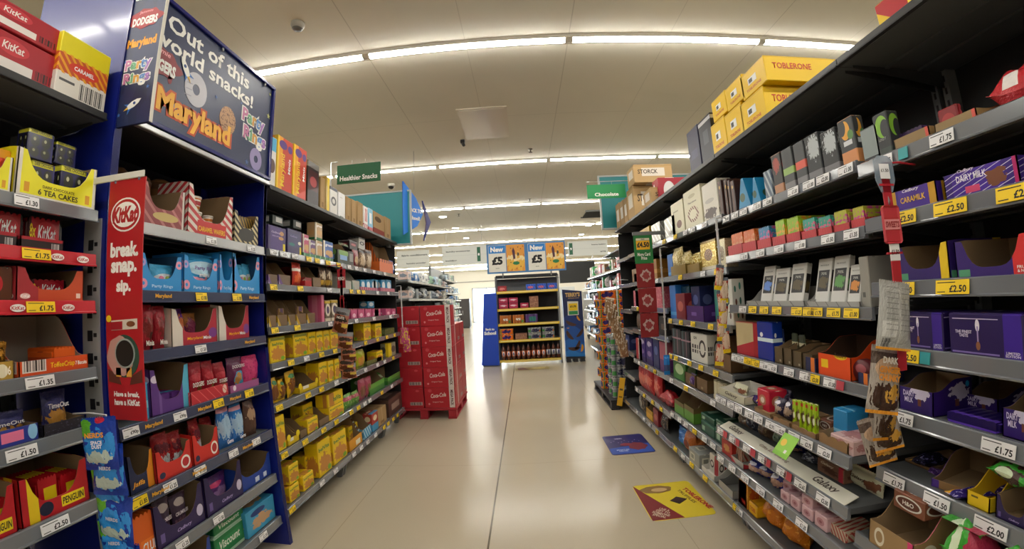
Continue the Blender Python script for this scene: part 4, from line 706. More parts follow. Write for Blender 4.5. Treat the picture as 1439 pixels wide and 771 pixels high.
for k_, c_, l_ in (('blue', '#5c8ce0', 'blue'), ('dark', '#5c5030', 'black'), ('green', '#5c9c4c', 'green'), ('orange', '#e0923c', 'amber')):
    kind('choc_slim_'+k_, 'carton', 'chocolate_box', 'slim white chocolate pack with %s picture' % l_, 'chocolate box', '#dcdcd8', slim(c_), d=.03, t=[('MOSER ROTH' if False else '70%', .5, .66, .4, .06, '#c8c8c0', {}), ('FINE CHOCOLATE', .5, .84, .6, .03, '#6c6c68', {})])
kind('grey_divider_tray', 'tray', 'display_tray', 'long pale grey divided tray', CT, '#a8a8a4', [('diag', 5, .2, .95, '#7c7c78')], hf=.3, d=.18, inside=mat('grey_board', '#9c9c98', .8))
kind('box_grey_end', 'carton', 'carton', 'plain grey carton', CC, '#9a9890', [('rect', .2, .5, .2, .3, '#5c5c58')], d=.12)
kind('white_dot_box', 'carton', 'chocolate_box', 'white box with teal and brown dots', 'chocolate box', '#d8d8d0', [('ell', .25, .78, .08, .07, '#3c7c6c'), ('ell', .65, .84, .09, .08, '#3c8c7c'), ('ell', .3, .5, .08, .07, '#6c4434'), ('ell', .65, .52, .08, .08, '#2c5c4c'), ('ell', .4, .22, .08, .07, '#3c8c7c'), ('ell', .75, .2, .08, .07, '#5c4034')], d=.08)
kind('box_teal', 'carton', 'carton', 'teal gift carton', 'chocolate box', '#2f8078', [('vband', .4, .5, '#58a8a0')], d=.1)
kind('box_navy', 'carton', 'carton', 'navy blue carton', 'chocolate box', '#1f2c64', [('ell', .5, .6, .3, .15, '#5c6ca8')], d=.12)
kind('box_teal_dark', 'carton', 'carton', 'dark teal glossy carton', 'chocolate box', '#164458', [('rect', .2, .7, .3, .8, '#1f6c84')], d=.12, rough=.25)
kind('purple_open_tray', 'tray', 'display_tray', 'low violet tray', CT, '#44206c', [('rect', .3, .6, .3, .5, '#7c5ca8')], hf=.85, d=.2)
kind('box_red_dark', 'carton', 'carton', 'dark red carton', 'chocolate box', '#7c1c28', [('ell', .5, .5, .3, .2, '#b85c50')], d=.12)
kind('who_box', 'carton', 'chocolate_box', 'wide dark purple chocolate block box', 'chocolate box', '#251452', [('rect', .06, .7, .86, .88, '#c8bce0'), ('rect', .04, .7, .06, .1, '#7c6cb0'), ('ell', .42, .72, .03, .14, '#e8e4f0'), ('rect', .41, .43, .25, .7, '#9c8cc0'), ('ell', .42, .25, .03, .1, '#8c5c3c'), ('vband', .76, 1, '#3c2090')], t=[('THE FINEST\nTASTE', .22, .52, .24, .16, '#d8d0ec', {}), ('LIMITED\nEDITION', .87, .12, .18, .12, '#d8d0ec', {})], d=.12)
kind('cream_red_box', 'carton', 'chocolate_box', 'cream box with red base', 'chocolate box', '#c8b88c', [('slope', .3, .22, '#b82838'), ('rect', .8, 1, 0, 1, '#a8202c')], d=.1)
kind('blue_milk_pack', 'carton', 'chocolate_box', 'glossy blue and white milk chocolate pack', 'chocolate box', '#16389c', [('band', 0, .22, '#c8ccd4'), ('blot', .45, .3, .3, .1, 8, '#8c4c34'), ('wave', 1.2, .06, .52, '#1c389c'), ('band', .48, .58, '#d8ecf8'), ('ell', .3, .66, .1, .06, '#e8f0f8')], d=.06, rough=.25)
kind('kraft_slot_pack', 'tray', 'display_tray', 'small olive brown slot tray', CT, '#5c4e38', [('rect', .6, .8, .1, .2, '#a89c84')], hf=.75, d=.16)
kind('bar_blue_silver', 'bar', 'chocolate_bar', 'blue and silver tablet bar', CP, '#34488c', [('band', .3, .6, '#b8bcc4')], d=.012)
kind('bar_olive', 'bar', 'chocolate_bar', 'olive striped tablet bar', CP, '#4c5444', [('band', .6, .72, '#d8d4b0'), ('band', .3, .4, '#b8b490')], d=.012)
kind('navy_orange_tray', 'tray', 'display_tray', 'navy tray with orange panel', CT, '#232c54', [('vband', .5, .85, '#e0782c')], hf=.8, d=.16)
kind('orange_cup_tray', 'tray', 'display_tray', 'bright orange peanut cup tray', CT, '#e8501c', [('rect', .1, .32, .22, .45, '#f0c81c'), ('ell', .7, .62, .2, .12, '#f0c81c'), ('ell', .16, .72, .1, .1, '#3c1c10')], hf=.6, style='slope', d=.2, inside=mat('dark_board', '#4c3424', .8), t=[("Reese's", .7, .62, .34, .12, '#3c1c10', dict(shear=.15))])
kind('red_round_pack', 'disc', 'chocolate_pack', 'round dark crimson pack', 'chocolate box', '#5c1c24', [('ell', .5, .6, .3, .2, '#a05058')], d=.04, box=False)
kind('dark_gift_box', 'carton', 'gift_box', 'dark gift box with pale ribbon', 'gift box', '#2c3036', [('vband', .2, .26, '#5c8c90'), ('band', .62, .68, '#a88490'), ('vband', .6, .66, '#a88490')], d=.1)
kind('white_oval_box', 'carton', 'gift_box', 'white box with black oval loop', 'gift box', '#d8d8d0', [('ell', .72, .5, .2, .3, '#1c1c1e'), ('ell', .72, .5, .13, .21, '#d8d8d0'), ('rect', .08, .18, .3, .6, '#2c2c2c'), ('rect', .24, .34, .3, .6, '#2c2c2c'), ('rect', .4, .46, .3, .6, '#2c2c2c'), ('band', .42, .46, '#d8d8d0')], d=.1, t=[('GIN', .3, .84, .2, .1, '#2c2c2c', {})])
kind('kraft_tall_tray', 'tray', 'display_tray', 'tall brown cardboard tray', CT, '#6c5234', [('rect', .4, .6, .1, .2, '#a08c6c')], hf=.55, style='slope', d=.2)
kind('brown_bag', 'pouch', 'sweet_bag', 'brown paper sweet bag', CG, '#6c5440', [], d=.06)
kind('box_silver_dark', 'carton', 'carton', 'silver grey carton', 'chocolate box', '#6c7070', [('noise', 8, .55, '#a0a4a4')], d=.1)
kind('box_dark_small', 'carton', 'carton', 'small black carton', 'chocolate box', '#242226', [('rect', .3, .7, .3, .6, '#6c5c50')], d=.1)
kind('milk_bar_tray_small', 'tray', 'display_tray', 'purple milk chocolate tray with cow-white splash', CT, '#2c1468', [('blot', .66, .62, .26, .22, 5, '#cfc8e4'), ('rect', .56, .66, .22, .42, '#6c3c2c'), ('ell', .88, .82, .05, .09, '#1c98d8')], hf=.7, d=.16, t=[('DAIRY\nMILK', .3, .45, .34, .34, '#d8d0f0', {})])
K['milk_bar_tray_small']['look'] = 'purple milk chocolate tray with white splash'
kind('milk_bar_flat', 'multi', 'chocolate_bar', 'purple milk chocolate bar lying forward', CP, '#1d0f52', [('band', 0, .2, '#5c3cb0')], d=.1, rough=.3)
kind('cream_script_tray', 'tray', 'display_tray', 'cream arched tray with brown script', CT, '#c9c5ac', [], hf=.7, d=.2, inside=white_board, t=[('Galaxy', .5, .4, .5, .4, '#3c2c24', dict(shear=.35))])
kind('purple_flat_bag', 'flatbag', 'sweet_bag', 'flat dark violet bag', CG, '#2c1458', [('noise', 5, .6, '#c8a03c')], rough=.25, crinkle=.8, box=False)
kind('red_pouch', 'carton', 'sweet_box', 'scarlet chocolate button pack', CG, '#c0243c', [('ell', .45, .5, .3, .25, '#b87c60'), ('ell', .45, .5, .16, .14, '#e8d8c8')], d=.1, rough=.3)
kind('navy_pouch', 'pouch', 'sweet_bag', 'midnight blue chocolate nut pouch', CG, '#241f3c', [('blot', .5, .5, .36, .22, 7, '#9c8474'), ('ell', .5, .78, .3, .07, '#d0ccd8')], d=.07, rough=.3, crinkle=.5, box=False)
kind('lime_pouch', 'bar', 'sweet_bag', 'lime green mint chocolate pouch', CG, '#9cbc1c', [('blot', .45, .42, .3, .2, 7, '#5c3c28'), ('rect', .1, .4, .8, .92, '#c83c3c'), ('ell', .55, .42, .2, .12, '#e0e0c8')], d=.02, rough=.3)
kind('kraft_low_tray', 'tray', 'display_tray', 'low torn kraft tray', CT, '#8c6c48', [], hf=.7, d=.2, style='wave')
kind('blue_light_pack', 'carton', 'chocolate_box', 'turquoise blue chocolate pack', 'chocolate box', '#2480b8', [('band', .3, .4, '#84c0dc')], d=.1)
kind('pink_flat_box', 'carton', 'chocolate_box', 'flat pale pink chocolate box', 'chocolate box', '#c8a8a8', [('blot', .5, .5, .4, .3, 8, '#a87474')], d=.12)
kind('green_heart_box', 'carton', 'gift_box', 'green box with pale face panel', 'gift box', '#3c7c34', [('ell', .5, .55, .34, .26, '#bcd8a8'), ('band', .88, 1, '#58984c')], d=.1)
kind('purple_small_bag', 'pouch', 'sweet_bag', 'small purple sweet bag', CG, '#44246c', [('noise', 7, .6, '#9c84b8')], d=.05, rough=.3, box=False)
kind('cream_books', 'books', 'chocolate_packs', 'row of cream chocolate packs', 'chocolate box', '#cfc8ac', [('band', .9, 1, '#8c8468')], d=.12)
kind('red_stripe_box', 'carton', 'chocolate_box', 'red box with white strip', 'chocolate box', '#b02834', [('vband', .4, .65, '#dcd4cc')], d=.1)
kind('purple_tall_box', 'carton', 'chocolate_box', 'tall purple chocolate box', 'chocolate box', '#321f74', [('blot', .5, .75, .3, .1, 8, '#c8c0dc'), ('band', 0, .2, '#241458'), ('ell', .5, .4, .3, .1, '#8c74b0')], d=.1)
kind('pink_purple_box', 'carton', 'chocolate_box', 'dusky pink and purple box', 'chocolate box', '#a8586c', [('band', 0, .4, '#5c2c6c')], d=.1)
kind('navy_gold_bag', 'flatbag', 'sweet_bag', 'navy sweet bag with gold edge', CG, '#1c1a34', [('vband', 0, .15, '#c89430'), ('noise', 6, .6, '#5c5c8c')], rough=.25, crinkle=.7, box=False)
kind('kraft_purple_tray', 'tray', 'display_tray', 'half-collapsed brown and purple tray', CT, '#4a2c84', [('vband', .2, 1, '#8a6a44')], hf=.3, style='slope', d=.22)
kind('purple_gold_pack', 'flatbag', 'sweet_bag', 'purple and gold pack hanging over shelf edge', CG, '#2c1c6c', [('vband', 0, .3, '#e8a82c'), ('noise', 6, .6, '#d0c8e8')], rough=.3, box=False)
kind('yellow_card_tray', 'tray', 'display_tray', 'bright yellow cut-away tray', CT, '#e8c41c', [('rect', .2, .5, .3, .36, '#6c5c1c')], hf=.45, style='slope', d=.16, inside=mat('yellow_board', '#d8b41c', .7))
kind('green_bag_flat', 'flatbag', 'sweet_bag', 'bright green mint chocolate bag', CG, '#3ca434', [('blot', .5, .5, .3, .4, 6, '#4c3430'), ('ell', .4, .6, .2, .2, '#d8e8c8')], rough=.25, crinkle=.6, box=False)
kind('silver_dark_pouch', 'pouch', 'sweet_bag', 'grey and blue foil pouch', CG, '#4c5060', [('noise', 5, .55, '#a0a8b4')], d=.06, rough=.2, metal=.4, crinkle=.8, box=False)
kind('kraft_pouch', 'pouch', 'sweet_bag', 'folded brown paper pouch', CG, '#6c5440', [('noise', 5, .6, '#a89470')], d=.06, box=False)
kind('green_mint_pouch', 'pouch', 'sweet_bag', 'pale green mint pouch', CG, '#8ca888', [('noise', 5, .6, '#4c6c58')], d=.06, rough=.3, box=False)
kind('choc_red_box', 'carton', 'chocolate_box', 'brown chocolate box with red end', 'chocolate box', '#84604c', [('vband', .82, 1, '#b82c40'), ('blot', .5, .4, .3, .2, 8, '#5c3828')], d=.12, t=[('Galaxy', .4, .74, .5, .24, '#e8dcc8', dict(shear=.35))])
kind('cream_pouch', 'pouch', 'sweet_bag', 'cream chocolate pouch with brown script', CG, '#cdccb0', [('blot', .75, .42, .2, .24, 7, '#7c4c34')], d=.06, rough=.35, box=False, t=[('Galaxy', .42, .62, .5, .22, '#3c2c24', dict(shear=.35))])
kind('green_kraft_tray', 'tray', 'display_tray', 'tall kraft tray with green front', CT, '#6c5a34', [('band', 0, .34, '#5c9434')], hf=.5, style='slope', d=.2)
kind('green_flat_box', 'carton', 'chocolate_box', 'flat dark green mint box', 'chocolate box', '#1f4c3c', [('band', .8, 1, '#2c6c54'), ('rect', .1, .3, .2, .6, '#98b8a0')], d=.2)
kind('red_lip_bag', 'pouch', 'sweet_bag', 'tall red chocolate bag', CG, '#a8242c', [('blot', .5, .5, .35, .2, 7, '#d07060')], d=.08, rough=.28, crinkle=.6, box=False)
kind('red_flat_bag', 'flatbag', 'sweet_bag', 'red bag slumped on its side', CG, '#a81c28', [('noise', 5, .6, '#c8484c')], rough=.25, crinkle=.6, box=False)
kind('kraft_brown_tray', 'tray', 'display_tray', 'large open kraft box with pink corner', CT, '#9a7c54', [('vband', .88, 1, '#c8346c'), ('ell', .25, .2, .12, .16, '#d8d0bc'), ('ell', .25, .2, .08, .1, '#9a7c54')], hf=.42, style='slope', d=.25)
kind('brown_wafer_box', 'carton', 'biscuit_box', 'brown chocolate biscuit pack with white roundel', CB, '#7c4a34', [('ell', .5, .5, .42, .36, '#d8d4cc'), ('ell', .5, .5, .36, .28, '#5c3428')], d=.12, t=[('H&O', .5, .5, .36, .24, '#f0ece4', {})])
kind('green_pack_flat', 'flatbag', 'biscuit_pack', 'bright green flow-wrapped pack', 'biscuit pack', '#3c9c34', [('blot', .75, .5, .2, .6, 6, '#a82c4c'), ('blot', .35, .5, .1, .5, 6, '#d8e8c8')], d=.12, rough=.3, crinkle=.5, box=False)
kind('red_biscuit_box', 'carton', 'biscuit_box', 'red shortbread box', CB, '#a82820', [('blot', .5, .5, .3, .25, 7, '#c88c4c')], d=.16)
kind('grey_red_tray', 'tray', 'display_tray', 'grey tray with red corner', CT, '#a8a49c', [('slope', -1, .45, '#b82c34')], hf=.5, style='slope', d=.2, inside=mat('grey_board2', '#8c8880', .8))
kind('wafer_stack_pack', 'multi', 'biscuit_pack', 'red and cream wafer pack in grey tray', 'biscuit pack', '#c8b8a0', [('diag', 5, .3, .3, '#a83c34')], d=.14)
kind('blue_snow_bag', 'pouch', 'sweet_bag', 'royal blue sweet bag with pale mound', CG, '#1f2474', [('blot', .5, .45, .4, .24, 7, '#a88474'), ('ell', .4, .75, .3, .08, '#d8d8e8')], d=.09, rough=.25, crinkle=.6, box=False)
kind('pink_choc_box', 'carton', 'chocolate_box', 'small pale pink chocolate box', 'chocolate box', '#cfaab0', [('ell', .5, .5, .3, .25, '#b07c84'), ('ell', .5, .5, .12, .1, '#8c4c54')], d=.1)
kind('blue_sweet_bag', 'pouch', 'sweet_bag', 'vivid blue crinkled sweet bag', CG, '#1f68b8', [('noise', 5, .6, '#58a8e0'), ('band', 0, .3, '#3c7c5c')], d=.09, rough=.25, crinkle=.9, box=False)
kind('orange_sweet_bag', 'pouch', 'sweet_bag', 'burnt orange sweet bag', CG, '#a85c24', [('ell', .5, .45, .3, .16, '#6c3018')], d=.09, rough=.3, crinkle=.7, box=False)
kind('grey_gift_box', 'carton', 'gift_box', 'grey gift box with square window', 'gift box', '#8c908e', [('rect', .15, .55, .25, .75, '#c8c8b8'), ('rect', .22, .48, .35, .65, '#7c8078')], d=.14)
kind('white_curl_tray', 'tray', 'display_tray', 'white cut-away tray with mottled inside', CT, '#c4c4be', [], hf=.4, style='slope', d=.2, inside=white_board)
kind('red_oval_box', 'carton', 'chocolate_box', 'red and white box with oval emblem', 'chocolate box', '#a02430', [('vband', 0, .55, '#dcd8d0'), ('ell', .28, .5, .2, .2, '#3c2c2c'), ('ell', .28, .5, .12, .12, '#dcd8d0')], d=.08)
kind('grey_curl_tray', 'tray', 'display_tray', 'large empty grey tray', CT, '#9c9c98', [], hf=.45, style='slope', d=.24, inside=mat('grey_board3', '#7c7c78', .8))
kind('grey_pouch', 'pouch', 'sweet_bag', 'grey paper pouch', CG, '#77746c', [('noise', 6, .55, '#a8a498')], d=.07, box=False)
kind('dark_pouch', 'pouch', 'sweet_bag', 'dark foil pouch', CG, '#34302e', [('noise', 6, .55, '#6c5c4c')], d=.07, rough=.25, crinkle=.7, box=False)
kind('yellow_kraft_tray', 'tray', 'display_tray', 'golden yellow cardboard tray', CT, '#b88a1c', [('band', 0, .3, '#d8a42c')], hf=.5, d=.2)
kind('flame_box', 'carton', 'sweet_box', 'orange box with flame pattern', 'chocolate box', '#e0982c', [('blot', .5, .5, .4, .4, 5, '#c85820'), ('noise', 7, .62, '#f0c83c')], d=.1)
kind('toffee_yellow_box', 'carton', 'sweet_box', 'bright yellow box with red lettering', 'chocolate box', '#f0b81c', [('band', 0, .12, '#c88c14')], d=.12, t=[('TOBL', .5, .5, .7, .34, '#c02818', {})])
kind('orange_big_bag', 'pouch', 'sweet_bag', 'large orange sweet bag', CG, '#cc7414', [('noise', 4, .58, '#e89c2c')], d=.12, rough=.25, crinkle=.7, box=False)

# ------------------------------------------------------------------ putting goods on the shelves
REG = []
BAYN = dict(L0='nearest left bay', LP='blue left bay', L2='third left bay', L3='fourth left bay', L4='last left bay', R0='nearest right bay', R1='second right bay', R2='third right bay', R3='fourth right bay', R4='last right bay')
KS = {}
def front_text(o, k, w, h, d, arch):
    for (s, u, v, tw, th, colr, op) in k['t']:
        if w < .02 or h < .03: continue
        op = dict(op); rot = op.pop('rot', 0); dy = op.pop('dy', 0)
        bulge = {'pouch': d*.46, 'flatbag': 0}.get(arch, 0)
        y = -d/2-.0008
        if arch == 'pouch': y = -d/2*1.12-.001
        sw, sh = tw*w, th*h
        if rot: sw, sh = tw*h*.95, th*w; t = lettering(o, s, (u-.5)*w, y, v*h, sw, sh, inkm(colr), ry=R(-90), **op)
        else: t = lettering(o, s, (u-.5)*w, y, v*h, sw, sh, inkm(colr), **op)
def make(key, w, h, d=None):
    k = K[key]; dd = d or k['d']; pm = k['pm']
    if k['arch'] in ('pot', 'cup'): dd = w
    m = printed(pm[0], pm[1], pm[2], rough=pm[3], metal=pm[4], box=pm[5], crinkle=pm[6], coat=pm[7])
    ex = dict(k['ex']); side = ex.pop('side', None); lab = ex.pop('lab', None)
    if ex.get('tab'): ex['tab'] = inkm(ex['tab'])
    o = ARCH[k['arch']](w, h, dd, m, k['name'], **ex)
    front_text(o, k, w, h, {'bar': min(dd, .02)}.get(k['arch'], dd), k['arch'])
    if lab:
        q = MB(); q.box(-w*.2, w*.14, -dd/2-.0012, -dd/2-.0002, h*.4, h*.66); q.box(-w*.16, -w*.02, -dd/2-.0018, -dd/2-.0012, h*.45, h*.6, 1); q.build('paper_label', [white_ink, inkm('#4a4a44')], o)
    if side:
        for s in (1, -1):
            t = lettering(o, side[0], s*(w/2+.0012), -dd*.14, h*.6, dd*.52, h*.24, inkm(side[1])); t.rotation_euler = (0, 0, R(90)*s)
    return o, dd
def put(b, lv, key, y, w, h, inset, lift, yaw, d):
    s, lx, z, y0, y1 = SHELF[(b, lv)]
    w = min(w, .5); y = min(max(y, y0+w/2+.006), y1-w/2-.006) if not (lv == 0 and b != 'LP') else y
    ab = [SHELF[(b, q)][2] for (b2, q) in SHELF if b2 == b and SHELF[(b, q)][2] > z+.03]
    if ab: h = min(h, min(ab)-.036-z-lift)
    o, dd = make(key, max(w-.004, .015), h-.001, d)
    o.location = (lx+s*(inset+dd/2), y, z+lift+.0005)
    o.rotation_euler = (0, 0, (R(90) if s < 0 else R(-90))+R(yaw))
    if key.startswith('choc_slim'): o.rotation_euler.x = R(-13); o.location.z += .004
    REG.append((o, K[key], b, lv, y, lift)); return o
